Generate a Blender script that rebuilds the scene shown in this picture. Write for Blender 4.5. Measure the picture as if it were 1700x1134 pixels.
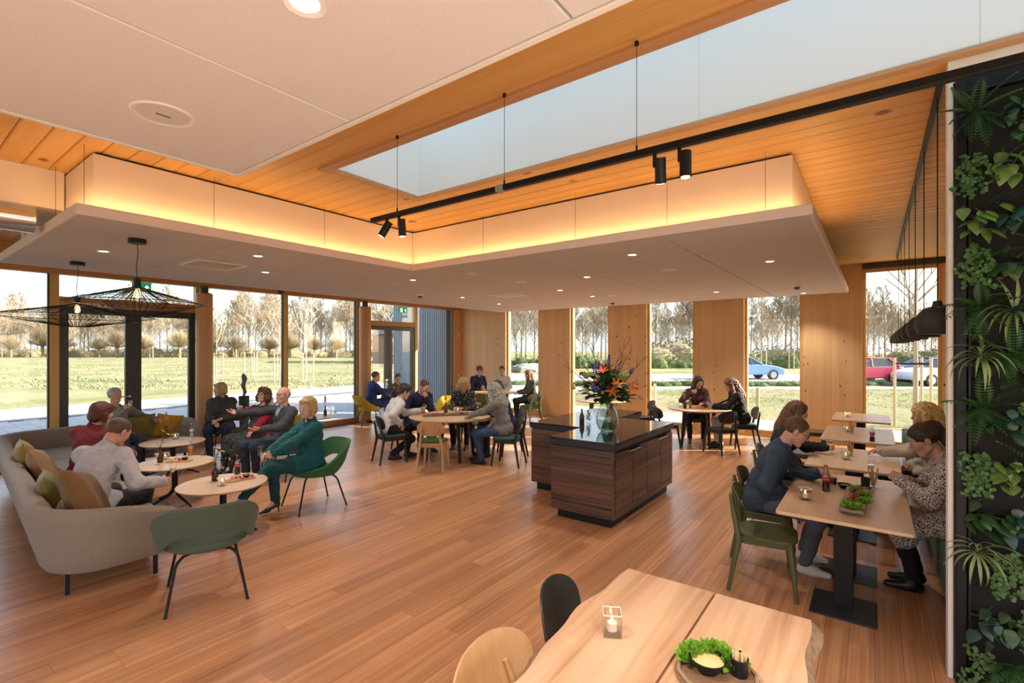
import bpy, bmesh, math, random
import numpy as np
from mathutils import Vector, Matrix

R = math.radians
sc = bpy.context.scene
for o in list(bpy.data.objects):
    bpy.data.objects.remove(o)
COL = sc.collection
rnd = random.Random(7)

# ------------------------------------------------------------------ camera
# world axes: +X runs along the glazed wall towards the right, +Y runs along the pier wall towards the left
FPX, TH, HORIZON, EYE = 810.0, R(36.6), 580.0, 1.9
cam_d = bpy.data.cameras.new('camera')
cam_d.sensor_width = 36.0
cam_d.lens = 36.0 * FPX / 1700.0
cam_d.shift_y = (HORIZON - 567.0) / 1700.0
cam_d.clip_end = 2000
cam_d.clip_start = 0.05
cam = bpy.data.objects.new('camera', cam_d)
COL.objects.link(cam)
cam.location = (0, 0, EYE)
cam.rotation_euler = (R(90), 0, TH - R(90))
sc.camera = cam

# ------------------------------------------------------------------ world, sun, exposure
world = bpy.data.worlds.new('sky')
sc.world = world
world.use_nodes = True
wn = world.node_tree.nodes
wl = world.node_tree.links
wn.clear()
w_out = wn.new('ShaderNodeOutputWorld')
w_bg = wn.new('ShaderNodeBackground')
w_sky = wn.new('ShaderNodeTexSky')
w_sky.sky_type = 'NISHITA'
w_sky.sun_disc = False
SUN_EL = R(23)
SUN_AZ = R(-54)          # direction towards the sun, measured from +X
w_sky.sun_elevation = SUN_EL
w_sky.sun_rotation = R(90) - SUN_AZ
w_sky.air_density = 1.0
w_sky.dust_density = 2.2
w_sky.ozone_density = 1.0
w_bg.inputs['Strength'].default_value = 0.30
w_mix = wn.new('ShaderNodeMix'); w_mix.data_type = 'RGBA'
w_mix.inputs[0].default_value = 0.35
w_mix.inputs[7].default_value = (5.6, 6.0, 6.6, 1)     # thin bright haze over the whole sky
wl.new(w_sky.outputs[0], w_mix.inputs[6])
wl.new(w_mix.outputs[2], w_bg.inputs['Color'])
wl.new(w_bg.outputs[0], w_out.inputs['Surface'])

sun_d = bpy.data.lights.new('sun', 'SUN')
sun_d.energy = 14.0
sun_d.angle = R(0.6)
sun_d.color = (1.0, 0.93, 0.82)
sun = bpy.data.objects.new('sun', sun_d)
COL.objects.link(sun)
_sd = Vector((math.cos(SUN_EL) * math.cos(SUN_AZ), math.cos(SUN_EL) * math.sin(SUN_AZ), math.sin(SUN_EL)))
sun.location = (30, -30, 30)
sun.rotation_euler = (-_sd).to_track_quat('-Z', 'Y').to_euler()

vs = sc.view_settings
vs.view_transform = 'Standard'
vs.look = 'None'
vs.gamma = 1.0
vs.use_curve_mapping = False
vs.exposure = 0.42

# ------------------------------------------------------------------ geometry helpers
class MB:
    """collects geometry for one mesh object"""
    def __init__(s):
        s.v = []; s.f = []; s.m = []; s.cur = 0
    def add(s, vs_, fs_):
        b = len(s.v)
        s.v.extend([tuple(map(float, p)) for p in vs_])
        for f in fs_:
            s.f.append(tuple(int(i) + b for i in f)); s.m.append(s.cur)
        return s
    def box(s, x0, x1, y0, y1, z0, z1):
        return s.add([(x0,y0,z0),(x1,y0,z0),(x1,y1,z0),(x0,y1,z0),(x0,y0,z1),(x1,y0,z1),(x1,y1,z1),(x0,y1,z1)],
                     [(0,3,2,1),(4,5,6,7),(0,1,5,4),(1,2,6,5),(2,3,7,6),(3,0,4,7)])
    def obox(s, c, h, M=None):
        M = M or Matrix.Identity(3)
        c = Vector(c)
        vs_ = [c + M @ Vector((sx*h[0], sy*h[1], sz*h[2])) for sz in (-1,1) for sx, sy in ((-1,-1),(1,-1),(1,1),(-1,1))]
        return s.add(vs_, [(0,3,2,1),(4,5,6,7),(0,1,5,4),(1,2,6,5),(2,3,7,6),(3,0,4,7)])
    def cyl(s, p0, p1, r0, r1=None, n=12, cap=True):
        return s.tube([p0, p1], [r0, r0 if r1 is None else r1], n, cap)
    def tube(s, pts, r, n=8, cap=True, closed=False):
        pts = [Vector(p) for p in pts]
        k = len(pts)
        rr = r if isinstance(r, (list, tuple)) else [r]*k
        vs_, fs_ = [], []
        ref = None
        for i, p in enumerate(pts):
            a = pts[i-1] if (i > 0 or closed) else p
            b = pts[(i+1) % k] if (i < k-1 or closed) else p
            t = (b - a)
            t = t.normalized() if t.length > 1e-9 else Vector((0,0,1))
            if ref is None:
                ref = Vector((0,0,1)) if abs(t.z) < 0.9 else Vector((1,0,0))
            u = ref - t * ref.dot(t)
            if u.length < 1e-6:
                u = t.orthogonal()
            u.normalize(); w = t.cross(u); ref = u
            for j in range(n):
                q = 2*math.pi*j/n
                vs_.append(p + (u*math.cos(q) + w*math.sin(q)) * rr[i])
        m = k if closed else k-1
        for i in range(m):
            for j in range(n):
                a = i*n+j; b = i*n+(j+1) % n
                c = ((i+1) % k)*n+(j+1) % n; d = ((i+1) % k)*n+j
                fs_.append((a,b,c,d))
        if cap and not closed:
            fs_.append(tuple(range(n-1,-1,-1))); fs_.append(tuple((k-1)*n+j for j in range(n)))
        return s.add(vs_, fs_)
    def lathe(s, prof, n=20, c=(0,0,0), sx=1.0, sy=1.0, closed=False):
        vs_, fs_ = [], []
        for r, z in prof:
            for j in range(n):
                q = 2*math.pi*j/n
                vs_.append((c[0]+r*math.cos(q)*sx, c[1]+r*math.sin(q)*sy, c[2]+z))
        k = len(prof)
        for i in range(k-1 if not closed else k):
            for j in range(n):
                i2 = (i+1) % k
                fs_.append((i*n+j, i*n+(j+1) % n, i2*n+(j+1) % n, i2*n+j))
        if not closed:
            if prof[0][0] > 1e-5: fs_.append(tuple(range(n-1,-1,-1)))
            if prof[-1][0] > 1e-5: fs_.append(tuple((k-1)*n+j for j in range(n)))
        return s.add(vs_, fs_)
    def prism(s, poly, z0, z1):
        n = len(poly)
        vs_ = [(x,y,z0) for x,y in poly] + [(x,y,z1) for x,y in poly]
        fs_ = [tuple(range(n-1,-1,-1)), tuple(range(n,2*n))] + [(i,(i+1) % n,n+(i+1) % n,n+i) for i in range(n)]
        return s.add(vs_, fs_)
    def ell(s, c, r, nu=12, nv=8, M=None):
        vs_, fs_ = [], []
        c = Vector(c); M = M or Matrix.Identity(3)
        for i in range(nv+1):
            a = math.pi*i/nv
            for j in range(nu):
                q = 2*math.pi*j/nu
                vs_.append(c + M @ Vector((r[0]*math.sin(a)*math.cos(q), r[1]*math.sin(a)*math.sin(q), -r[2]*math.cos(a))))
        for i in range(nv):
            for j in range(nu):
                fs_.append((i*nu+j, i*nu+(j+1) % nu, (i+1)*nu+(j+1) % nu, (i+1)*nu+j))
        return s.add(vs_, fs_)
    def grid(s, fn, nu, nv, closed_u=False):
        vs_ = [fn(i/(nu-1) if not closed_u else i/nu, j/(nv-1)) for j in range(nv) for i in range(nu)]
        fs_ = []
        for j in range(nv-1):
            for i in range(nu if closed_u else nu-1):
                i2 = (i+1) % nu
                fs_.append((j*nu+i, j*nu+i2, (j+1)*nu+i2, (j+1)*nu+i))
        return s.add(vs_, fs_)
    def mesh(s, name, mats, smooth=False, angle=40):
        me = bpy.data.meshes.new(name)
        me.from_pydata(s.v, [], s.f)
        for m in (mats if isinstance(mats, (list, tuple)) else [mats]):
            me.materials.append(m)
        if any(s.m): me.polygons.foreach_set('material_index', s.m)
        if smooth:
            me.polygons.foreach_set('use_smooth', [True]*len(s.f))
            me.set_sharp_from_angle(angle=R(angle))
        me.update()
        return me
    def build(s, name, mats, parent=None, smooth=False, bevel=0.0, solid=0.0, sub=0, angle=40, seg=2):
        o = bpy.data.objects.new(name, s.mesh(name, mats, smooth, angle))
        COL.objects.link(o)
        if parent is not None: o.parent = parent
        if solid:
            m = o.modifiers.new('solid', 'SOLIDIFY'); m.thickness = solid; m.offset = 0
        if bevel:
            m = o.modifiers.new('bevel', 'BEVEL'); m.width = bevel; m.segments = seg; m.limit_method = 'ANGLE'
        if sub:
            m = o.modifiers.new('sub', 'SUBSURF'); m.levels = sub; m.render_levels = sub
        return o

def link(name, me, parent=None, loc=(0,0,0), rot=(0,0,0), scale=None):
    o = bpy.data.objects.new(name, me); COL.objects.link(o)
    o.location = loc; o.rotation_euler = rot
    if scale is not None: o.scale = scale
    if parent is not None: o.parent = parent
    return o
def tag(o, label, cat=None, group=None, kind=None):
    if label: o['label'] = label
    if cat: o['category'] = cat
    if group: o['group'] = group
    if kind: o['kind'] = kind
    return o
def thing(name, label, cat, loc=(0,0,0), rz=0.0, group=None, kind=None):
    o = bpy.data.objects.new(name, None); COL.objects.link(o)
    o.empty_display_size = 0.1
    o.location = loc; o.rotation_euler = (0,0,rz)
    return tag(o, label, cat, group, kind)
def struct(o): o['kind'] = 'structure'; return o
def copy_tree(o, loc=None, rz=None, label=None, group=None, parent=None):
    c = o.copy(); COL.objects.link(c)
    if parent is not None: c.parent = parent
    if loc is not None: c.location = loc
    if rz is not None: c.rotation_euler = (0,0,rz)
    if label: c['label'] = label
    if group: c['group'] = group
    for ch in o.children: copy_tree(ch, parent=c)
    return c
def shell(fn, nu, nv, th, closed_u=False):
    """closed thick sheet from fn(u,v) -> point, using numerical normals"""
    P = np.array([[fn(i/(nu-1) if not closed_u else i/nu, j/(nv-1)) for i in range(nu)] for j in range(nv)], float)
    if closed_u:
        du = np.roll(P,-1,1)-np.roll(P,1,1)
    else:
        du = np.gradient(P, axis=1)
    dv = np.gradient(P, axis=0)
    n = np.cross(du, dv); n /= np.maximum(np.linalg.norm(n, axis=2, keepdims=True), 1e-9)
    A = (P+n*th/2).reshape(-1,3); B = (P-n*th/2).reshape(-1,3)
    m = MB(); N = nu*nv; fs = []
    for j in range(nv-1):
        for i in range(nu if closed_u else nu-1):
            i2 = (i+1) % nu
            a,b,c,d = j*nu+i, j*nu+i2, (j+1)*nu+i2, (j+1)*nu+i
            fs.append((a,b,c,d)); fs.append((N+d,N+c,N+b,N+a))
    for i in range(nu if closed_u else nu-1):
        i2 = (i+1) % nu
        fs.append((i2,i,N+i,N+i2))
        a,b = (nv-1)*nu+i,(nv-1)*nu+i2
        fs.append((a,b,N+b,N+a))
    if not closed_u:
        for j in range(nv-1):
            a,b = j*nu,(j+1)*nu
            fs.append((a,b,N+b,N+a))
            a,b = j*nu+nu-1,(j+1)*nu+nu-1
            fs.append((b,a,N+a,N+b))
    m.add(np.vstack([A,B]), fs)
    return m

# ------------------------------------------------------------------ materials
M = {}
def nmat(name):
    m = bpy.data.materials.new(name); m.use_nodes = True
    nt = m.node_tree
    b = nt.nodes.get('Principled BSDF')
    return m, nt, b
def N(nt, typ, **kw):
    n = nt.nodes.new(typ)
    for k, v in kw.items():
        if k.startswith('i_'):
            n.inputs[k[2:].replace('_',' ')].default_value = v
        else: setattr(n, k, v)
    return n
def plain(name, col, rough=0.5, metal=0.0, var=0.0, vscale=6.0, bump=0.0, bscale=60.0, sheen=0.0, spec=None, coords='Object', rv=0.0):
    """single-colour surface with slight mottling, fine relief and per-object variation"""
    if name in M: return M[name]
    m, nt, b = nmat(name)
    b.inputs['Base Color'].default_value = (*col, 1)
    b.inputs['Roughness'].default_value = rough
    b.inputs['Metallic'].default_value = metal
    if spec is not None: b.inputs['Specular IOR Level'].default_value = spec
    if sheen:
        b.inputs['Sheen Weight'].default_value = sheen; b.inputs['Sheen Roughness'].default_value = 0.5
    tc = N(nt, 'ShaderNodeTexCoord')
    if var or rv:
        no = N(nt, 'ShaderNodeTexNoise', i_Scale=vscale, i_Detail=4.0)
        nt.links.new(tc.outputs[coords], no.inputs['Vector'])
        mr = N(nt, 'ShaderNodeMapRange'); mr.inputs[1].default_value = .3; mr.inputs[2].default_value = .7
        mr.inputs[3].default_value = 1-var; mr.inputs[4].default_value = 1+var
        nt.links.new(no.outputs[0], mr.inputs[0])
        val = mr.outputs[0]
        if rv:
            oi = N(nt, 'ShaderNodeObjectInfo')
            m2 = N(nt, 'ShaderNodeMapRange'); m2.inputs[3].default_value = 1-rv; m2.inputs[4].default_value = 1+rv
            nt.links.new(oi.outputs['Random'], m2.inputs[0])
            mm = N(nt, 'ShaderNodeMath', operation='MULTIPLY')
            nt.links.new(val, mm.inputs[0]); nt.links.new(m2.outputs[0], mm.inputs[1]); val = mm.outputs[0]
        hs = N(nt, 'ShaderNodeHueSaturation'); hs.inputs['Color'].default_value = (*col, 1)
        nt.links.new(val, hs.inputs['Value']); nt.links.new(hs.outputs[0], b.inputs['Base Color'])
    if bump:
        nb = N(nt, 'ShaderNodeTexNoise', i_Scale=bscale, i_Detail=3.0)
        nt.links.new(tc.outputs[coords], nb.inputs['Vector'])
        bp = N(nt, 'ShaderNodeBump'); bp.inputs['Strength'].default_value = bump; bp.inputs['Distance'].default_value = 0.01
        nt.links.new(nb.outputs[0], bp.inputs['Height']); nt.links.new(bp.outputs[0], b.inputs['Normal'])
    M[name] = m
    return m
def wood(name, c1, c2, axis='X', scale=1.0, rough=0.45, knots=0.0, knotc=(0.12,0.05,0.02), rv=0.12, fine=26.0, island=False, world_pos=True, coat=0.0, contrast=1.0, bump=.08):
    """long-grained timber; grain runs along the axis, tone shifts from piece to piece"""
    if name in M: return M[name]
    m, nt, b = nmat(name)
    L = nt.links
    b.inputs['Roughness'].default_value = rough
    if coat: b.inputs['Coat Weight'].default_value = coat; b.inputs['Coat Roughness'].default_value = .12
    if world_pos:
        pos = N(nt, 'ShaderNodeNewGeometry').outputs['Position']
    else:
        pos = N(nt, 'ShaderNodeTexCoord').outputs['Object']
    oi = N(nt, 'ShaderNodeObjectInfo')
    rand = oi.outputs['Random']
    if island:
        g = N(nt, 'ShaderNodeNewGeometry')
        ad = N(nt, 'ShaderNodeMath', operation='ADD'); L.new(rand, ad.inputs[0]); L.new(g.outputs['Random Per Island'], ad.inputs[1])
        fr = N(nt, 'ShaderNodeMath', operation='FRACT'); L.new(ad.outputs[0], fr.inputs[0]); rand = fr.outputs[0]
    # shift the grain by a random amount per piece
    off = N(nt, 'ShaderNodeMath', operation='MULTIPLY'); off.inputs[1].default_value = 37.0; L.new(rand, off.inputs[0])
    cb = N(nt, 'ShaderNodeCombineXYZ')
    for i in range(3): L.new(off.outputs[0], cb.inputs[i])
    va = N(nt, 'ShaderNodeVectorMath', operation='ADD'); L.new(pos, va.inputs[0]); L.new(cb.outputs[0], va.inputs[1])
    mp = N(nt, 'ShaderNodeMapping')
    s = {'X': (0.6,fine,fine), 'Y': (fine,0.6,fine), 'Z': (fine,fine,0.6)}[axis]
    mp.inputs['Scale'].default_value = tuple(q*scale for q in s)
    L.new(va.outputs[0], mp.inputs['Vector'])
    n1 = N(nt, 'ShaderNodeTexNoise', i_Scale=1.0, i_Detail=5.0, i_Roughness=.6, i_Distortion=.6); L.new(mp.outputs[0], n1.inputs['Vector'])
    mp2 = N(nt, 'ShaderNodeMapping'); mp2.inputs['Scale'].default_value = tuple((q*scale*.22 if q > 1 else q*scale*.7) for q in s); L.new(va.outputs[0], mp2.inputs['Vector'])
    n2 = N(nt, 'ShaderNodeTexNoise', i_Scale=1.0, i_Detail=2.0); L.new(mp2.outputs[0], n2.inputs['Vector'])
    mx0 = N(nt, 'ShaderNodeMath', operation='MULTIPLY_ADD'); mx0.inputs[1].default_value = .6; L.new(n1.outputs[0], mx0.inputs[0])
    h = N(nt, 'ShaderNodeMath', operation='MULTIPLY'); h.inputs[1].default_value = .4; L.new(n2.outputs[0], h.inputs[0]); L.new(h.outputs[0], mx0.inputs[2])
    mr = N(nt, 'ShaderNodeMapRange'); mr.inputs[1].default_value = .5-.18/contrast; mr.inputs[2].default_value = .5+.18/contrast; L.new(mx0.outputs[0], mr.inputs[0])
    mix = N(nt, 'ShaderNodeMix', data_type='RGBA'); mix.inputs[6].default_value = (*c1,1); mix.inputs[7].default_value = (*c2,1); L.new(mr.outputs[0], mix.inputs[0])
    col = mix.outputs[2]
    if knots:
        mpk = N(nt, 'ShaderNodeMapping')
        mpk.inputs['Scale'].default_value = tuple(knots*(.7 if 'XYZ'[i] == axis else 1.0) for i in range(3))
        L.new(va.outputs[0], mpk.inputs['Vector'])
        vo = N(nt, 'ShaderNodeTexVoronoi', i_Scale=1.0); vo.inputs['Randomness'].default_value = 1.0; L.new(mpk.outputs[0], vo.inputs['Vector'])
        sx = N(nt, 'ShaderNodeSeparateColor'); L.new(vo.outputs['Color'], sx.inputs[0])
        th = N(nt, 'ShaderNodeMath', operation='MULTIPLY_ADD'); th.inputs[1].default_value = .24; th.inputs[2].default_value = -.07; L.new(sx.outputs[0], th.inputs[0])
        sb = N(nt, 'ShaderNodeMath', operation='SUBTRACT'); L.new(th.outputs[0], sb.inputs[0]); L.new(vo.outputs['Distance'], sb.inputs[1])
        km = N(nt, 'ShaderNodeMapRange'); km.inputs[1].default_value = -.02; km.inputs[2].default_value = .03; L.new(sb.outputs[0], km.inputs[0])
        mk = N(nt, 'ShaderNodeMix', data_type='RGBA'); mk.inputs[7].default_value = (*knotc,1); L.new(km.outputs[0], mk.inputs[0]); L.new(col, mk.inputs[6]); col = mk.outputs[2]
    hs = N(nt, 'ShaderNodeHueSaturation'); L.new(col, hs.inputs['Color'])
    m2 = N(nt, 'ShaderNodeMapRange'); m2.inputs[3].default_value = 1-rv; m2.inputs[4].default_value = 1+rv; L.new(rand, m2.inputs[0]); L.new(m2.outputs[0], hs.inputs['Value'])
    L.new(hs.outputs[0], b.inputs['Base Color'])
    if bump:
        bp = N(nt, 'ShaderNodeBump'); bp.inputs['Strength'].default_value = bump; bp.inputs['Distance'].default_value = .004
        L.new(n1.outputs[0], bp.inputs['Height']); L.new(bp.outputs[0], b.inputs['Normal'])
    M[name] = m
    return m
def glassy(name, tint=(1,1,1), refl=1.0, rough=0.0):
    """clear thin glass: what is behind shows through, with a Fresnel reflection"""
    if name in M: return M[name]
    m, nt, b = nmat(name)
    nt.nodes.remove(b)
    out = nt.nodes.get('Material Output')
    t = N(nt, 'ShaderNodeBsdfTransparent'); t.inputs[0].default_value = (*tint,1)
    g = N(nt, 'ShaderNodeBsdfGlossy'); g.inputs['Roughness'].default_value = rough
    lw = N(nt, 'ShaderNodeLayerWeight'); lw.inputs['Blend'].default_value = .5      # Facing output, same from both sides
    pw_ = N(nt, 'ShaderNodeMath', operation='POWER'); pw_.inputs[1].default_value = 5.0; nt.links.new(lw.outputs['Facing'], pw_.inputs[0])
    mu = N(nt, 'ShaderNodeMath', operation='MULTIPLY_ADD'); mu.inputs[1].default_value = .9*refl; mu.inputs[2].default_value = .045*refl; mu.use_clamp = True
    nt.links.new(pw_.outputs[0], mu.inputs[0])
    mx = N(nt, 'ShaderNodeMixShader')
    nt.links.new(mu.outputs[0], mx.inputs[0]); nt.links.new(t.outputs[0], mx.inputs[1]); nt.links.new(g.outputs[0], mx.inputs[2])
    nt.links.new(mx.outputs[0], out.inputs['Surface'])
    M[name] = m
    return m
def emit(name, col, strength):
    if name in M: return M[name]
    m, nt, b = nmat(name)
    b.inputs['Base Color'].default_value = (*col,1)
    b.inputs['Emission Color'].default_value = (*col,1)
    b.inputs['Emission Strength'].default_value = strength
    M[name] = m
    return m
def spots(name, base, spot, scale=30.0, thr=.3, ring=None, rough=.8, stretch=(1,1,1), soft=.06, feature='F1'):
    """printed cloth: blotches of a second colour (and an optional third at their heart)"""
    if name in M: return M[name]
    m, nt, b = nmat(name)
    L = nt.links
    b.inputs['Roughness'].default_value = rough
    tc = N(nt, 'ShaderNodeTexCoord')
    nz = N(nt, 'ShaderNodeTexNoise', i_Scale=scale*.6); L.new(tc.outputs['Object'], nz.inputs['Vector'])
    vm = N(nt, 'ShaderNodeVectorMath', operation='MULTIPLY_ADD'); vm.inputs[1].default_value = (.6/scale,)*3
    L.new(nz.outputs['Color'], vm.inputs[0]); L.new(tc.outputs['Object'], vm.inputs[2])
    mp = N(nt, 'ShaderNodeMapping'); mp.inputs['Scale'].default_value = stretch; L.new(vm.outputs[0], mp.inputs['Vector'])
    vo = N(nt, 'ShaderNodeTexVoronoi', i_Scale=scale, feature=feature); L.new(mp.outputs[0], vo.inputs['Vector'])
    mr = N(nt, 'ShaderNodeMapRange'); mr.inputs[1].default_value = thr-soft; mr.inputs[2].default_value = thr+soft; L.new(vo.outputs['Distance'], mr.inputs[0])
    mix = N(nt, 'ShaderNodeMix', data_type='RGBA'); mix.inputs[6].default_value = (*spot,1); mix.inputs[7].default_value = (*base,1); L.new(mr.outputs[0], mix.inputs[0])
    col = mix.outputs[2]
    if ring:
        m3 = N(nt, 'ShaderNodeMapRange'); m3.inputs[1].default_value = thr*.45-soft; m3.inputs[2].default_value = thr*.45+soft; L.new(vo.outputs['Distance'], m3.inputs[0])
        mk = N(nt, 'ShaderNodeMix', data_type='RGBA'); mk.inputs[6].default_value = (*ring,1); L.new(m3.outputs[0], mk.inputs[0]); L.new(col, mk.inputs[7]); col = mk.outputs[2]
    L.new(col, b.inputs['Base Color'])
    M[name] = m
    return m

black = plain('black_steel', (.009,.009,.010), .45, spec=.3)
white = plain('white_paint', (.80,.79,.77), .6)
chrome = plain('chrome', (.75,.75,.76), .2, metal=1.0)
clear = glassy('clear_glass')
# ================================================================== ROOM SHELL
XW, YG, ZC, ZR = 11.8, 10.85, 3.58, 3.0
m_floor = wood('floor_bamboo', (.40,.175,.075), (.62,.315,.155), 'X', 1.0, .29, rv=.15, fine=80, island=True, bump=.05, contrast=1.5)
m_ceil = wood('ceiling_spruce', (.63,.33,.09), (.74,.425,.135), 'Y', 1.0, .5, knots=3.0, knotc=(.25,.09,.02), rv=.07, fine=18)
m_pier = wood('pier_spruce', (.68,.41,.185), (.79,.50,.25), 'Z', 1.0, .5, knots=8.5, knotc=(.17,.055,.015), rv=.05, fine=16)
m_frame = wood('frame_larch', (.60,.33,.10), (.72,.43,.15), 'Z', 1.0, .45, rv=.05, fine=30)
m_beam = wood('beam_larch', (.45,.20,.07), (.58,.29,.11), 'X', 1.0, .5, knots=2.5, rv=.05, fine=20)
m_col = wood('column_log', (.50,.25,.10), (.62,.34,.15), 'Z', 1.0, .5, knots=3.2, rv=.05, fine=12)
m_dark = plain('dark_bronze_frame', (.045,.045,.04), .4)
m_pane = glassy('window_glass', (.97,.985,.98), .8)
m_white = plain('white_wall', (.74,.71,.67), .7)
m_felt = plain('acoustic_felt', (.62,.555,.52), .95, var=.05, vscale=160, bump=.12, bscale=240, coords='Object')
m_feltw = plain('acoustic_felt_white', (.73,.72,.735), .95, var=.05, vscale=120, bump=.12, bscale=240)
m_lip = plain('raft_edge', (.74,.62,.58), .7)
m_bulk = plain('bulkhead_fabric', (.80,.66,.54), .9, var=.03, vscale=60)
m_cavity = plain('dark_gap', (.02,.016,.012), .9)

# ---- floor: boards laid along X, the nearest 300 single, the others joined
floor = struct(thing('floor', 'warm brown bamboo plank floor', None))
MB().box(-7, 12.3, -5.2, 11.1, -.2, -.022).build('subfloor', plain('subfloor', (.08,.04,.02), .8), floor)
MB().box(-7, 3.85, -5.2, -.97, -.022, 0).build('unseen_bounce_floor', plain('bounce_floor_pale', (.62,.60,.58), .6, var=.04, vscale=2), floor)  # pale strip out of view, added to bounce neutral daylight into the room
PW, PL = .138, 1.86
planks = []
nrow = int((10.74+.97)/PW)
for r_ in range(nrow):
    y = -.97+PW*r_
    x = -4.5-rnd.random()*PL
    while x < XW-.02:
        x0, x1 = max(x, -4.5), min(x+PL, XW+.2)
        cx, cy = (x0+x1)/2, y+PW/2
        d = cx*math.cos(TH)+cy*math.sin(TH)
        rr = cx*math.sin(TH)-cy*math.cos(TH)
        vis = d > .8 and abs(rr/d) < 1.3 and 1.9/max(d,.1)*FPX < 700
        planks.append((d if vis else 99, x0, x1, y))
        x += PL
planks.sort()
pm = MB().box(0, 1, .0008, PW-.0008, -.022, 0).mesh('plank', m_floor)
for i, (d, x0, x1, y) in enumerate(planks[:300]):
    link('plank', pm, floor, (x0+.0008, y, 0), scale=(x1-x0-.0016, 1, 1))
mb = MB()
for d, x0, x1, y in planks[300:]:
    mb.box(x0+.0008, x1-.0008, y+.0008, y+PW-.0008, -.022, 0)
mb.build('plank_field', m_floor, floor)['kind'] = 'stuff'

# ---- ceiling boards along Y, open at the rooflight
SKX0, SKX1, SKY1, SKTOP = 2.64, 3.72, 4.06, 4.75
ceil = struct(thing('ceiling', 'golden spruce board ceiling with narrow grooves', None))
mb = MB(); mb.box(-7, SKX0-.02, -5.2, 11.2, ZC+.02, ZC+.3); mb.box(SKX1+.02, 12.3, -5.2, 11.2, ZC+.02, ZC+.3); mb.box(SKX0-.02, SKX1+.02, SKY1+.02, 11.2, ZC+.02, ZC+.3)
mb.build('roof_slab', m_cavity, ceil)
BW = .18
x = -4.5
cache = {}
def yboard(x0, x1, y0, y1):
    k = (round(y0,3), round(y1,3))
    if k not in cache:
        cache[k] = MB().add([(0,y0,ZC+.02),(1,y0,ZC+.02),(1,y1,ZC+.02),(0,y1,ZC+.02),(.0,y0,ZC+.008),(1,y0,ZC+.008),(1,y1,ZC+.008),(0,y1,ZC+.008),(.05,y0,ZC),(.95,y0,ZC),(.95,y1,ZC),(.05,y1,ZC)],
              [(0,1,2,3),(0,4,5,1),(2,6,7,3),(1,5,6,2),(3,7,4,0),(4,8,9,5),(6,10,11,7),(5,9,10,6),(7,11,8,4),(8,11,10,9)]).mesh('ceiling_board', m_ceil)
    link('ceiling_board', cache[k], ceil, (x0+.002,0,0), scale=(x1-x0-.004,1,1))
while x < XW+.25:
    x1 = min(x+BW, XW+.25)
    if x1 <= SKX0+.001 or x >= SKX1-.001: yboard(x, x1, -5.0, 10.95)
    else:
        yboard(x, x1, SKY1, 10.95)
        if x < SKX0: yboard(x, SKX0, -5.0, SKY1)
        if x1 > SKX1: yboard(SKX1, x1, -5.0, SKY1)
    x += BW

# ---- rooflight: white lined well, timber trim, glass on top
sky = struct(thing('window_7', 'long white rooflight well with timber trim over the tables', None, (0,0,0)))
m_well = plain('well_lining', (.86,.87,.87), .55)
mb = MB(); t = .05
for yy in np.arange(-5.0, SKY1-.01, 1.51):
    y2 = min(yy+1.5085, SKY1)
    MB().box(SKX1, SKX1+t, yy, y2, ZC-.0, SKTOP).build('well_panel', m_well, sky)
    MB().box(SKX0-t, SKX0, yy, y2, ZC-.0, SKTOP).build('well_panel', m_well, sky)
MB().box(SKX0-t, SKX1+t, SKY1, SKY1+t, ZC, SKTOP).build('well_panel', m_well, sky)
MB().box(SKX0-t, SKX1+t, -5.05, -5.0, ZC, SKTOP).build('well_panel', m_well, sky)
MB().box(SKX0-.05, SKX1+.05, -5.05, SKY1+.05, SKTOP, SKTOP+.02).build('pane', glassy('rooflight_glass', (.44,.56,.62), .5), sky)
m_trim = wood('trim_larch', (.50,.25,.10), (.60,.33,.15), 'Y', 1.0, .5, rv=.03, fine=24)
MB().box(SKX0-.085, SKX0+.012, -5.0, SKY1+.085, ZC-.02, ZC+.01).build('trim_board', m_trim, sky)
MB().box(SKX0-.02, SKX0+.02, -5.0, SKY1+.02, ZC+.0, ZC+.045).build('trim_board', m_trim, sky)
MB().box(SKX1-.01, SKX1+.06, -5.0, SKY1+.085, ZC-.015, ZC+.01).build('trim_board', m_trim, sky)
MB().box(SKX0+.012, SKX1-.01, SKY1-.01, SKY1+.06, ZC-.015, ZC+.01).build('trim_board', m_trim, sky)

# ---- pier wall (X = 11.8): solid timber piers of upright lamellas with full-height windows between
WT = .26
piers = [(9.0, 10.95), (6.76, 7.80), (4.57, 5.59), (2.33, 3.40), (.19, 1.20), (-1.35, -1.0)]
wr = struct(thing('wall_right', 'wall of solid spruce piers between tall windows', None))
bmesh_cache = MB().box(0, WT, .0, 1, 0, ZC+.02).mesh('board', m_pier)
for (y0, y1) in piers:
    p = MB().box(XW+.02, XW+WT-.01, y0+.01, y1-.01, 0.01, ZC).build('pier', m_pier, wr)
    n = max(2, round((y1-y0)/.132)); w = (y1-y0)/n
    for i in range(n):
        link('board', bmesh_cache, p, (XW+.0012*((i*7) % 3), y0+i*w+.0004, 0), scale=(1, w-.0008, 1))
MB().box(XW+.02, XW+WT, -1.3, 10.9, 3.46, ZC+.02).build('lintel', m_beam, wr)
MB().box(XW+.02, XW+WT, -1.3, 10.9, -.2, .01).build('footing', m_beam, wr)
def bar(par, x0,x1,y0,y1,z0,z1, mat=None, nm='frame_bar'):
    return MB().box(x0,x1,y0,y1,z0,z1).build(nm, mat or m_frame, par)
gaps = [(7.80, 9.0), (5.59, 6.76), (3.40, 4.57), (1.20, 2.33), (-1.0, .19)]
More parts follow.
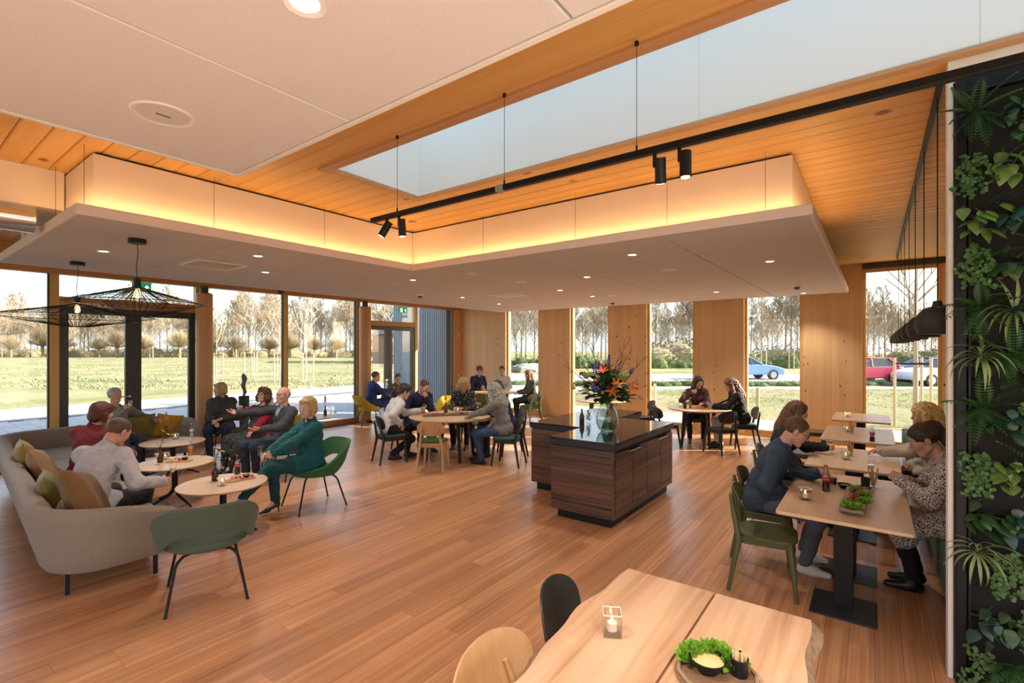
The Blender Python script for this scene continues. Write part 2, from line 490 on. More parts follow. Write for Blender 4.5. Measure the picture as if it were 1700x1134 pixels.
for i, (y0, y1) in enumerate(gaps):
    w = struct(thing('window_%d' % (i+1), 'tall narrow window with larch frame between spruce piers', None))
    xa, xb = XW+.06, XW+.16
    bar(w, xa, xb, y0, y0+.06, .0, 3.47); bar(w, xa, xb, y1-.06, y1, .0, 3.47)
    bar(w, xa, xb, y0+.06, y1-.06, .0, .13); bar(w, xa, xb, y0+.06, y1-.06, 3.41, 3.47)
    bar(w, XW-.0, xa, y0+.0, y1-.0, .0, .035, nm='sill')
    MB().box(xa+.045, xa+.055, y0+.06, y1-.06, .13, 3.41).build('pane', m_pane, w)
MB().box(XW-.06, XW+.02, -1.05, .19, 3.47, 3.57).build('trim_1', m_dark).update_tag()
tag(bpy.data.objects['trim_1'], 'dark blind box above the right-hand window', None, kind='structure')

# ---- glazed wall (Y = 10.85)
wg = struct(thing('wall_left', 'glazed timber wall facing the terrace', None))
MB().box(-7, 11.9, YG-.02, YG+.14, 3.15, 3.32).build('header_beam', m_beam, wg, bevel=.006)
MB().box(-7, 11.9, YG+.02, YG+.2, 3.32, ZC+.05).build('fascia', m_beam, wg)
MB().box(-7, 11.9, YG-.0, YG+.14, -.2, .0).build('footing', m_beam, wg)
MB().box(11.5, 11.82, YG-.03, YG+.1, 0, 3.16).build('corner_post', m_pier, wg)
def gwin(n, x0, x1):
    w = struct(thing('window_%d' % n, 'full-height glazing with larch frame onto the terrace', None))
    bar(w, x0, x0+.045, YG, YG+.12, .0, 3.15); bar(w, x1-.045, x1, YG, YG+.12, .0, 3.15)
    bar(w, x0+.045, x1-.045, YG, YG+.12, .0, .12, m_beam); 
    bar(w, x0+.045, x0+.07, YG+.03, YG+.09, .12, 3.15, m_dark, 'glazing_bead'); bar(w, x1-.07, x1-.045, YG+.03, YG+.09, .12, 3.15, m_dark, 'glazing_bead')
    MB().box(x0+.05, x1-.05, YG+.055, YG+.065, .12, 3.15).build('pane', m_pane, w)
gwin(8, -4.0, -1.05); gwin(9, -1.05, 1.95); gwin(10, 4.1, 5.9); gwin(11, 5.9, 7.85); gwin(12, 9.88, 11.5)
def gdoor(n, x0, x1, ztop, zt2):
    d = struct(thing('door_%d' % n, 'glazed double door with dark frames', None))
    bar(d, x0, x0+.07, YG, YG+.13, 0, 3.15); bar(d, x1-.05, x1, YG, YG+.13, 0, 3.15)
    bar(d, x0+.07, x1-.05, YG-.01, YG+.13, ztop, zt2, m_beam, 'transom')
    MB().box(x0+.07, x1-.05, YG+.055, YG+.065, zt2, 3.15).build('pane', m_pane, d)
    a, b = x0+.07, x1-.05; mid = (a+b)/2
    for k, (p, q) in enumerate(((a, mid), (mid, b))):
        f = .12
        mb = MB(); mb.box(p+.003, p+f, YG+.02, YG+.09, .01, ztop); mb.box(q-f, q-.003, YG+.02, YG+.09, .01, ztop)
        mb.box(p+f, q-f, YG+.02, YG+.09, ztop-f, ztop); mb.box(p+f, q-f, YG+.02, YG+.09, .01, .16)
        lf = mb.build('leaf', m_dark, d)
        MB().box(p+f, q-f, YG+.05, YG+.06, .16, ztop-f).build('pane', m_pane, lf)
        if k == 0:
            hb = MB(); hx = q-.06
            hb.lathe([(0,0),(.024,0),(.024,.008),(0,.008)], 12)
            hb.v = [(hx+v[0], YG+.018-v[2], 1.05+v[1]) for v in hb.v]
            hb.tube([(hx,YG+.01,1.05),(hx,YG-.04,1.05),(hx-.03,YG-.05,1.05),(hx-.13,YG-.05,1.05)], .009, 8)
            h2 = MB().lathe([(0,0),(.024,0),(.024,.008),(0,.008)], 12); hb.add([(hx+v[0], YG+.018-v[2], .93+v[1]) for v in h2.v], h2.f)
            hb.build('handle', chrome, lf, smooth=True)
gdoor(1, 1.95, 4.1, 2.62, 2.78)
gdoor(2, 7.85, 9.88, 2.55, 2.68)

# ---- round timber columns
def column(x, lab):
    c = thing('timber_column', lab, 'column', (x, YG-.2, 0))
    MB().lathe([(.145,.0),(.15,.02),(.15,2.98),(.145,3.0)], 32).build('shaft', m_col, c, smooth=True)
    mb = MB(); mb.lathe([(.075,3.0),(.075,3.15)], 16); mb.box(-.09,.09,-.09,.09,3.0,3.015); mb.build('steel_cap', m_dark, c)
    MB().box(-.04,.1,-.19,-.15,.0,.06).build('foot_plate', black, c)
column(4.12, 'round timber column beside the glazed double door behind the sofa')
column(7.92, 'round timber column behind the man in the blue suit')

# ---- closing walls outside the view
struct(MB().box(XW-8.0, XW+.02, -1.35, -1.25, -.02, ZC+.02).build('wall_side', m_white))

# ================================================================== SUSPENDED CEILING RAFTS
m_led = emit('led_strip_warm', (1.0,.59,.24), 30.0)
def tiles(par, xs, ys, z, mat, g=.006):
    for i in range(len(xs)-1):
        for j in range(len(ys)-1):
            MB().box(xs[i]+g, xs[i+1]-g, ys[j]+g, ys[j+1]-g, z, z+.04).build('acoustic_tile', mat, par, bevel=.004, seg=1)
RX0, RXI, RX1 = 1.06, 4.62, 11.4
RY0, RYI, RY1 = .40, 5.16, 8.85
raft = thing('ceiling_raft', 'L-shaped taupe acoustic ceiling raft with glowing cove edge', 'ceiling panel', (0,0,0))
tiles(raft, [RX0, 2.38, 3.52, RXI], [RYI, 6.38, 7.6, RY1], ZR, m_felt)
tiles(raft, [RXI]+list(np.linspace(RXI,RX1,7))[1:], [RY0, 1.67, 3.32, RYI, 6.38, 7.6, RY1], ZR, m_felt)
poly = [(RX0,RYI),(RXI,RYI),(RXI,RY0),(RX1,RY0),(RX1,RY1),(RX0,RY1)]
mb = MB().prism([(RX0+.032,RYI+.032),(RXI+.032,RYI+.032),(RXI+.032,RY0+.032),(RX1-.032,RY0+.032),(RX1-.032,RY1-.032),(RX0+.032,RY1-.032)], ZR+.041, ZR+.07); mb.build('carrier_board', m_cavity, raft)
mb = MB(); e = .03
def edge(a, b, inset=True):
    (xa,ya),(xb,yb) = a, b
    dx, dy = xb-xa, yb-ya; L_ = math.hypot(dx,dy); nx, ny = -dy/L_*e, dx/L_*e
    mb = MB().prism([(xa,ya),(xb,yb),(xb+nx,yb+ny),(xa+nx,ya+ny)][::1], ZR-.006, ZR+.085)
    mb.build('edge_profile', m_lip, raft, bevel=.006)
cpoly = poly[::-1]
ordered = [(RX0,RY1),(RX0,RYI),(RXI,RYI),(RXI,RY0),(RX1,RY0),(RX1,RY1),(RX0,RY1)]
inn = [(RX0+e,RY1-e),(RX0+e,RYI+e),(RXI+e,RYI+e),(RXI+e,RY0+e),(RX1-e,RY0+e),(RX1-e,RY1-e)]
mb = MB(); za, zb = ZR-.006, ZR+.085; vv = [(x,y,z) for z in (za,zb) for x,y in ordered[:6]]+[(x,y,z) for z in (za,zb) for x,y in inn]; ff = []
for i in range(6):
    j = (i+1) % 6; ff += [(i,j,6+j,6+i),(12+j,12+i,18+i,18+j),(i,12+i,12+j,j),(6+i,6+j,18+j,18+i)]
mb.add(vv, ff); mb.build('edge_profile', m_lip, raft, bevel=.006)
mb = MB()
mb.box(RX0+.05, RXI+.08, RYI+.045, RYI+.06, ZR+.071, ZR+.078); mb.box(RXI+.045, RXI+.06, RY0+.05, RYI+.04, ZR+.071, ZR+.078)
mb.box(RX0+.045, RX0+.06, RYI+.08, 6.1, ZR+.071, ZR+.078); mb.box(RXI+.08, 7.5, RY0+.045, RY0+.06, ZR+.071, ZR+.078)
mb.build('led_strip', m_led, raft)
mb = MB()
for (x, y) in ((1.12,5.2),(2.1,5.2),(3.3,5.2),(RXI+.03,RYI+.03),(RXI+.03,3.9),(RXI+.03,2.6),(RXI+.03,1.6),(RXI+.03,.75),(1.1,6.05),(1.1,7.4)):
    MB().cyl((x,y,ZR+.07),(x,y,ZC),.002,n=5).build('hanger_wire', m_dark, raft)
# bulkhead box above the raft
bk = thing('bulkhead', 'pale fabric bulkhead glowing orange above the L-shaped raft', 'bulkhead', (0,0,0))
bx0, bxi, by0, byi = 1.2, 4.76, .56, 5.30
MB().prism([(bx0,byi),(bxi,byi),(bxi,by0),(9.0,by0),(9.0,8.3),(bx0,8.3)], ZR+.08, ZC-.022).build('fabric_box', m_bulk, bk)
MB().prism([(bx0+.03,byi+.03),(bxi+.03,byi+.03),(bxi+.03,by0+.03),(8.9,by0+.03),(8.9,8.2),(bx0+.03,8.2)], ZC-.022, ZC).build('shadow_gap', m_cavity, bk)
b2 = thing('bulkhead', 'lower fabric bulkhead with steel duct at the left edge', 'bulkhead', (0,0,0))
MB().box(-3.5, 1.19, 6.2, 7.2, 3.22, ZC).build('fabric_box', m_bulk, b2)
MB().tube([(-3.5,6.35,3.12),(1.0,6.35,3.12)], .13, 20).build('steel_duct', chrome, b2, smooth=True)

near = thing('ceiling_raft', 'white acoustic ceiling raft with round loudspeaker, nearest the viewer', 'ceiling panel', (0,0,0))
tiles(near, [-4.6,-3.4,-.98,1.43], [-5.0,-4.09,-2.87,-1.63,-.41,.81,2.03,3.22], ZR, m_feltw, g=.005)
MB().box(-4.6,1.45,-5.0,3.24,ZR+.04,ZR+.055).build('carrier_board', m_white, near)
MB().box(-4.6,1.46,3.22,3.25,ZR-.004,ZR+.06).build('edge_profile', white, near, bevel=.004)
MB().box(1.43,1.46,-5.0,3.22,ZR-.004,ZR+.06).build('edge_profile', white, near, bevel=.004)

# ---- fittings in the rafts
m_ring = plain('lamp_ring', (.82,.80,.78), .4)
m_lens = emit('downlight_lens', (1.0,.86,.66), 9.0)
LIT = [(1.66,6.94,'above the wire pendants'),(2.83,5.83,'near the square vent'),(5.28,5.88,'at the inner corner of the raft'),(5.39,2.26,'near the raft edge above the island'),
       (6.64,3.51,'in the middle of the right raft arm'),(6.82,1.05,'near the free end of the raft'),(7.83,4.7,'beside the second square vent'),(9.87,2.44,'by the fourth window'),
       (3.49,6.97,'behind the square vent'),(7.69,7.02,'towards the glazed wall corner'),(9.13,4.7,'by the third window'),(11.05,1.11,'at the far corner of the free end'),(9.3,7.3,'nearest the far wall corner')]
def downlight(x, y, lab, r=.06, power=26):
    d = thing('downlight', lab, 'downlight', (x,y,ZR), 0, 'recessed downlights')
    MB().lathe([(r*.7,.01),(r*.72,-.002),(r,-.007),(r*1.02,0),(r*1.02,.01)], 20).build('ring', m_ring, d, smooth=True)
    MB().lathe([(0,-.001),(r*.7,-.001),(r*.7,.004),(0,.004)], 16).build('lens', m_lens, d)
    ld = bpy.data.lights.new('downlight_lamp', 'SPOT'); ld.energy = power*2.6; ld.color = (1,.93,.84); ld.spot_size = R(115); ld.spot_blend = .7; ld.shadow_soft_size = .05
    l = bpy.data.objects.new('downlight_lamp', ld); COL.objects.link(l); l.parent = d; l.location = (0,0,-.03)
for x, y, s in LIT: downlight(x, y, 'small lit recessed downlight ' + s)
downlight(.85, 1.45, 'lit recessed downlight in the white near raft', .065, 40)
for x, y in ((-.9,1.45),(-.9,-.6),(.85,-.6),(-2.6,1.45),(-2.6,-.6),(-.9,-2.6),(.85,-2.6)):  # extra unseen lamps added behind the camera to brighten the room
    downlight(x, y, 'lit recessed downlight in the white raft out of view', .065, 40)
def disc(x, y, lab, r, z=ZR, cat='loudspeaker', nm='ceiling_speaker'):
    d = thing(nm, lab, cat, (x,y,z))
    MB().lathe([(r*.8,.012),(r*.82,-.004),(r*.95,-.008),(r,-.003),(r,.01)], 28).build('rim', m_ring, d, smooth=True)
    MB().lathe([(0,-.006),(r*.82,-.004),(r*.82,.006),(0,.006)], 28).build('grille', plain('speaker_grille', (.70,.68,.66), .6, bump=.3, bscale=500), d, smooth=True)
    return d
q = disc(.86, 2.67, 'round white loudspeaker in the near white raft', .128)
MB().box(-.03,.03,-.004,.004,-.0075,-.0055).build('badge', m_dark, q)
for x, y, s, r in ((5.32,4.69,'small round grille by the raft inner corner',.075),(6.47,4.63,'round white loudspeaker beside the far square vent',.1),(6.71,2.29,'round loudspeaker above the island right of the lamp',.095),(5.39,6.45,'round grille behind the raft inner corner',.08),(9.2,4.28,'round loudspeaker near the third window',.1),(8.3,2.2,'tiny round sensor disc near the fourth pier',.05),(10.4,3.0,'round grille by the fourth pier',.08),(9.2,6.4,'round grille towards the far corner',.08)):
    disc(x, y, s, r)
for x, y, s in ((6.76,7.32,'dome smoke detector near the exit sign'),(10.4,4.84,'dome smoke detector above the second window'),(9.67,1.07,'dome smoke detector near the free raft end')):
    d = thing('smoke_detector', s, 'detector', (x,y,ZR))
    MB().lathe([(.075,.0),(.075,-.02),(.06,-.03)], 18).build('base', m_ring, d, smooth=True)
    MB().lathe([(.055,-.03),(.045,-.06),(.02,-.075),(0,-.077)], 18).build('dome', plain('detector_dome', (.12,.11,.10), .3), d, smooth=True)
for x, y, s in ((2.78,6.9,'square ceiling vent by the large wire pendant'),(7.9,5.95,'square ceiling vent in the far part of the raft')):
    d = thing('ceiling_vent', s, 'vent', (x,y,ZR-.001))
    mb = MB(); h = .3
    for a in ((-h,h,-h,-h+.03),(-h,h,h-.03,h),(-h,-h+.03,-h+.03,h-.03),(h-.03,h,-h+.03,h-.03)): mb.box(a[0],a[1],a[2],a[3],-.01,.0)
    mb.build('frame', m_ring, d)
    for k in range(9):
        yy = -h+.05+k*.062
        MB().obox((0,yy,.0),(h-.035,.022,.003), Matrix.Rotation(R(28),3,'X')).build('slat', plain('vent_slat', (.75,.70,.62), .35, metal=.5), d)

# ---- exit signs
def exit_sign(x, z, lab):
    e = thing('exit_sign', lab, 'exit sign', (x, YG-.45, z))
    MB().box(-.14,.14,-.012,.012,-.075,.075).build('plate', emit('sign_green', (.0,.27,.11), .5), e)
    MB().box(-.15,.15,-.02,.02,.075,.1).build('housing', m_ring, e)
    wm = emit('sign_white', (.9,.95,.9), .8)
    mb = MB(); mb.box(-.105,-.02,-.014,-.0125,-.055,.055); mb.build('doorway_symbol', wm, e)
    mb = MB(); mb.add([(.03,-.0135,-.05),(.07,-.0135,.0),(.11,-.0135,-.05),(.085,-.0135,-.05),(.08,-.0135,-.045),(.08,-.0135,-.06)],[]); 
    mb = MB(); mb.add([(.035,-.0135,.0),(.075,-.0135,.05),(.115,-.0135,.0)],[(0,1,2)]); mb.box(.063,.087,-.014,-.0125,-.05,.0); mb.build('arrow_symbol', wm, e)
    gm = emit('sign_green', (.0,.27,.11), .5)
    mb = MB(); mb.ell((-.045,-.0145,.035),(.009,.002,.009),8,6); mb.tube([(-.05,-.015,.022),(-.062,-.015,-.005),(-.045,-.015,-.025),(-.055,-.015,-.048)],.005,6); mb.tube([(-.062,-.015,-.005),(-.08,-.015,-.03),(-.095,-.015,-.03)],.005,6); mb.tube([(-.05,-.015,.02),(-.033,-.015,.008),(-.024,-.015,.02)],.004,6); mb.tube([(-.05,-.015,.02),(-.07,-.015,.015),(-.08,-.015,-.0)],.004,6)
    mb.build('running_figure', gm, e)
    for sx in (-.1,.1): MB().cyl((sx,0,.1),(sx,0,ZC-z),.003,n=5).build('hanger_wire', chrome, e)
exit_sign(3.02, 2.99, 'green exit sign above the double door on the left')
exit_sign(8.98, 2.97, 'green exit sign above the far double door')

# ---- track lights and rail
tr = thing('track_light', 'long black track light rail hanging below the rooflight', 'track light', (2.515, 0, 2.95))
MB().box(-.018,.018,-4.6,3.29,-.018,.018).build('rail', black, tr, bevel=.003)
MB().box(-.02,.02,1.93,1.99,-.02,.02).build('joint', plain('joint_grey', (.3,.3,.28), .4), tr)
for y in (2.98, 1.93, 1.03, -.6):
    w = MB().cyl((0,y,.018),(0,y,ZC-2.95-.02),.0018,n=5).build('wire', black, tr)
    mb = MB(); mb.cyl((0,y,.018),(0,y,.05),.006,n=8); mb.cyl((0,y,ZC-2.95-.04),(0,y,ZC-2.95-.02),.012,n=10); mb.build('wire_grip', black, w)
m_spot = emit('spot_lens', (1.0,.84,.62), 14.0)
for y, dx, dy in ((3.1,-.35,.5),(2.96,.12,.05),(.93,.45,.15),(.80,.0,.0)):
    a = Vector((.0,y,-.045)); d = Vector((dx,dy,-1)).normalized()
    mb = MB(); mb.box(-.008,.008,y-.008,y+.008,-.09,-.016); mb.tube([a+Vector((.0,-.03,0)), a+Vector((0,-.03,0))+d*.13], .029, 18)
    s = mb.build('spotlight', black, tr, smooth=True)
    e = a+Vector((0,-.03,0))+d*.131
    MB().tube([e, e+d*.001], .022, 16).build('lens', m_spot, s)
    ld = bpy.data.lights.new('spot_lamp', 'SPOT'); ld.energy = 30; ld.color = (1,.86,.68); ld.spot_size = R(50); ld.shadow_soft_size = .03
    l = bpy.data.objects.new('spot_lamp', ld); COL.objects.link(l); l.parent = tr; l.location = e+d*.02; l.rotation_euler = d.to_track_quat('-Z','Y').to_euler()

# ---- row of black bowl pendants over the dining tables
pr = thing('pendant_rail', 'black ceiling rail carrying the row of black pendants', 'lamp rail', (0,-.33,ZC-.03))
MB().box(4.0,11.3,-.015,.015,-.012,.03).build('rail', black, pr)
names = ['nearest the white post','second from the white post','third from the white post','fourth from the white post','fifth from the white post','sixth from the white post','nearest the far window']
for i in range(7):
    x = 4.2+i*1.08
    p = thing('pendant_lamp', 'small black bowl pendant lamp, ' + names[i], 'pendant lamp', (x,-.33,2.0), 0, 'black bowl pendants')
    MB().lathe([(.10,.0),(.118,.045),(.120,.075),(.108,.12),(.075,.165),(.03,.18),(.022,.215),(0,.218),(0,.17),(.06,.155),(.10,.11),(.11,.07),(.095,.004)], 28).build('shade', plain('pendant_black', (.02,.02,.021), .55), p, smooth=True, angle=60)
    MB().cyl((0,0,.21),(0,0,ZC-2.0-.04),.004,n=6).build('cord', black, p)
    MB().ell((0,0,.06),(.035,.035,.04),12,8).build('bulb', emit('pendant_bulb', (1,.7,.4), 6.0), p, smooth=True)
# ---- wire pendants over the lounge
def wire_pendant(x, y, z, r, lab):
    p = thing('wire_pendant', lab, 'pendant lamp', (x,y,z), 0)
    MB().lathe([(.075,0),(.075,-.045),(.0,-.045)], 20, (0,0,ZR-z)).build('canopy', black, p, smooth=True)
    MB().tube([(0,0,ZR-z-.04),(.008,0,(ZR-z)*.75),(-.006,0,(ZR-z)*.5),(0,0,.12)], .0035, 6).build('cord', black, p)
    MB().lathe([(0,.14),(.03,.14),(.03,.05),(.0,.05)], 14).build('lamp_holder', black, p)
    mb = MB(); zt, zb, zm = .05, -.235, -.11
    n = 52
    for k in range(n):
        a = 2*math.pi*k/n; c, s = math.cos(a), math.sin(a)
        mb.tube([(.03*c,.03*s,zt),(r*c,r*s,zm),(.12*c,.12*s,zb)], .003, 4, cap=False)
        if k % 2 == 0: mb.tube([(.03*c,.03*s,zt-.005),(.27*c,.27*s,zm+.005),(.1*c,.1*s,zb)], .003, 4, cap=False)
    def ring(rr, z_, th): mb.tube([(rr*math.cos(2*math.pi*k/48), rr*math.sin(2*math.pi*k/48), z_) for k in range(48)], th, 5, closed=True)
    ring(r,zm,.004); ring(.12,zb,.004); ring(.27,zm+.005,.003); ring(.03,zt,.003); ring(r*.8,zm+.04,.002); ring(r*.6,zm+.07,.002); ring(r*.75,zm-.055,.002)
    mb.build('wire_shade', black, p)
    MB().lathe([(.0,-.07),(.022,-.055),(.03,-.03),(.026,.0),(.014,.04),(.012,.05)], 14).build('bulb', emit('filament_bulb', (1.0,.6,.25), 3.0), p, smooth=True)
wire_pendant(1.68, 5.91, 2.47, .57, 'large black wire pendant, the nearer of the two over the sofa')
wire_pendant(1.67, 8.06, 2.42, .80, 'black wire pendant behind the nearer one, by the glass doors')

# ---- plant wall with white post
pw = thing('plant_wall', 'black framed living plant wall panel at the right edge', 'plant wall', (3.79, -.343, 0))
m_post = plain('post_white', (.82,.80,.76), .5)
MB().box(-.01,.10,-.022,.0,0,ZC-.0).build('white_post', m_post, pw)
MB().box(.03,.10,-2.6,-.022,0,ZC).build('wall_panel', m_white, pw)
MB().box(-.0,.03,-2.6,-.022,3.44,ZC).build('top_trim', m_post, pw)
mb = MB(); mb.box(-.05,.03,-.075,-.030,0,3.44); mb.box(-.05,.03,-2.6,-.075,3.35,3.44); mb.build('frame', plain('frame_black', (.006,.006,.010), .35, spec=.25), pw, bevel=.004)
MB().box(-.0,.029,-2.6,-.075,0,3.35).build('backing', plain('felt_black', (.012,.010,.009), .95, bump=.4, bscale=80), pw)
prm = MB().box(-.035,.0,-.272,-.0,.0,.014).mesh('pocket_rail', black); prv = MB().box(-.03,.0,-.01,-.0,.0,.27).mesh('pocket_divider', black)
for k in range(12):
    for j in range(8):
        link('pocket_rail', prm, pw, (0,-.085-j*.29,.12+k*.28))
        link('pocket_divider', prv, pw, (0,-.085-j*.29,.134+k*.28))
# ================================================================== OUTSIDE
GZ = -.06
def ground(px, py, z=GZ):
    r = (px-850)/FPX; u = (HORIZON-py)/FPX
    t = (z-EYE)/u
    return Vector(((math.cos(TH)+math.sin(TH)*r)*t, (math.sin(TH)-math.cos(TH)*r)*t, z))
def along(px, t, z=GZ):
    r = (px-850)/FPX
    return Vector(((math.cos(TH)+math.sin(TH)*r)*t, (math.sin(TH)-math.cos(TH)*r)*t, z))
VIEW_ANG = TH                      # heading of the line of sight in plan

def grassmat(name, c1, c2, c3, scale):
    m, nt, b = nmat(name); L = nt.links
    g = N(nt, 'ShaderNodeNewGeometry')
    n1 = N(nt, 'ShaderNodeTexNoise', i_Scale=scale, i_Detail=6.0, i_Roughness=.65); L.new(g.outputs['Position'], n1.inputs['Vector'])
    n2 = N(nt, 'ShaderNodeTexNoise', i_Scale=scale*.12, i_Detail=3.0); L.new(g.outputs['Position'], n2.inputs['Vector'])
    r1 = N(nt, 'ShaderNodeMapRange'); r1.inputs[1].default_value = .35; r1.inputs[2].default_value = .65; L.new(n1.outputs[0], r1.inputs[0])
    r2 = N(nt, 'ShaderNodeMapRange'); r2.inputs[1].default_value = .4; r2.inputs[2].default_value = .62; L.new(n2.outputs[0], r2.inputs[0])
    a = N(nt, 'ShaderNodeMix', data_type='RGBA'); a.inputs[6].default_value = (*c1,1); a.inputs[7].default_value = (*c2,1); L.new(r1.outputs[0], a.inputs[0])
    c = N(nt, 'ShaderNodeMix', data_type='RGBA'); L.new(a.outputs[2], c.inputs[6]); c.inputs[7].default_value = (*c3,1); L.new(r2.outputs[0], c.inputs[0])
    L.new(c.outputs[2], b.inputs['Base Color']); b.inputs['Roughness'].default_value = 1.0; b.inputs['Specular IOR Level'].default_value = .1
    bp = N(nt, 'ShaderNodeBump'); bp.inputs['Strength'].default_value = .6; bp.inputs['Distance'].default_value = .15; L.new(n1.outputs[0], bp.inputs['Height']); L.new(bp.outputs[0], b.inputs['Normal'])
    return m
m_field = grassmat('field_grass', (.24,.23,.115), (.17,.20,.075), (.33,.29,.17), 1.6)
m_lawn = grassmat('lawn_grass', (.23,.22,.11), (.17,.20,.08), (.30,.26,.15), 3.0)
struct(MB().box(-260, 320, -260, 320, GZ-.5, GZ).build('ground_field', m_field))
m_paver = plain('paver_concrete', (.36,.37,.40), .75, rv=.08, var=.06, vscale=14)
m_pale = plain('pale_gravel', (.62,.58,.52), .9, var=.1, vscale=3, coords='Object')
# terrace beyond the glazed wall
ter = struct(thing('terrace', 'blue-grey paved terrace in the building shade', None))
MB().box(-14, 22, 11.0, 18.4, GZ-.1, GZ+.012).build('terrace_bed', plain('joint_sand', (.20,.20,.21), .9), ter)
pvm = MB().box(.004,.296,.004,.596,0,.045).mesh('paver', m_paver)
pav = []
for i in range(-46, 73):
    for j in range(12):
        x, y = i*.3, 11.05+j*.6+(.3 if i % 2 else 0)
        d = x*math.cos(TH)+y*math.sin(TH); rr = x*math.sin(TH)-y*math.cos(TH)
        ok = d > 3 and -1.12 < rr/d < .05
        pav.append((d if ok else 99+i*.01, x, y))
pav.sort()
for d, x, y in pav[:300]: link('paver', pvm, ter, (x,y,GZ))
mb = MB()
for d, x, y in pav[300:]: mb.box(x+.004,x+.296,y+.004,y+.596,GZ,GZ+.045)
mb.build('paver_field', m_paver, ter)['kind'] = 'stuff'
MB().box(-14, 22, 18.4, 18.9, GZ, GZ+.05).build('drain_strip', plain('drain_grey', (.12,.12,.13), .8), ter)
struct(MB().box(-30, 19, 18.9, 22.5, GZ, GZ+.02).build('gravel_strip', m_pale))
# pale terrace and lawn beyond the pier wall
struct(MB().box(12.06, 14.6, -14, 11.0, GZ, GZ+.05).build('side_terrace', plain('pale_slabs', (.55,.53,.50), .8, var=.05, vscale=2)))
struct(MB().box(14.6, 40, -40, 26, GZ, GZ+.012).build('lawn', m_lawn))
def strip(p, q, w, z, name, mat):
    p, q = Vector(p), Vector(q); d = (q-p).normalized(); n = Vector((-d.y,d.x,0))*w/2
    return struct(MB().prism([(p+n)[:2],(p-n)[:2],(q-n)[:2],(q+n)[:2]], GZ, GZ+z).build(name, mat))
m_road = plain('road_grey', (.40,.39,.38), .9, var=.05, vscale=1)
side = Vector((math.sin(TH), -math.cos(TH), 0))      # screen right in plan
def row(t, px0, px1): return along(px0, t), along(px1, t)
a, b = row(24.6, 700, 1900); strip(a, b, 1.3, .02, 'footpath', m_pale)
a, b = row(34.0, 700, 1900); strip(a, b, 9.0, .02, 'road', m_road)
a, b = row(58, 700, 1900); strip(a, b, 6.0, .02, 'far_road', m_road)

# ---- grass tufts
def tufts(name, spots, mat, h, w, parent=None):
    mb = MB()
    for (x, y, s) in spots:
        for k in range(4):
            a = rnd.random()*6.28; ll = h*s*(.6+.7*rnd.random()); ww = w*s
            dx, dy = math.cos(a), math.sin(a)
            b0 = (x-dy*ww+rnd.uniform(-.15,.15), y+dx*ww+rnd.uniform(-.15,.15))
            mb.add([(b0[0],b0[1],GZ),(b0[0]+2*dy*ww,b0[1]-2*dx*ww,GZ),(b0[0]+dx*ll*.5,b0[1]+dy*ll*.5,GZ+ll)],[(0,1,2)])
    return tag(mb.build(name, mat, parent), 'rough dry grass tufts', 'grass', kind='stuff')
sp = []
for k in range(1500):
    px = rnd.uniform(-40, 760); t = 24+rnd.random()**1.6*70; v = along(px, t); sp.append((v.x, v.y, .8+rnd.random()))
o = tufts('field_tufts', sp, plain('dry_tuft', (.30,.27,.15), 1.0, rv=.1), .09, .03); o['label'] = 'rough dry grass tufts across the field beyond the terrace'
sp = []
for k in range(1800):
    px = rnd.uniform(820, 1620); t = 16+rnd.random()*8; v = along(px, t)
    if v.x > 14.8: sp.append((v.x, v.y, .5+.5*rnd.random()))
o = tufts('lawn_tufts', sp, plain('lawn_tuft', (.25,.26,.12), 1.0, rv=.1), .06, .02); o['label'] = 'short grass tufts on the lawn beyond the pier windows'

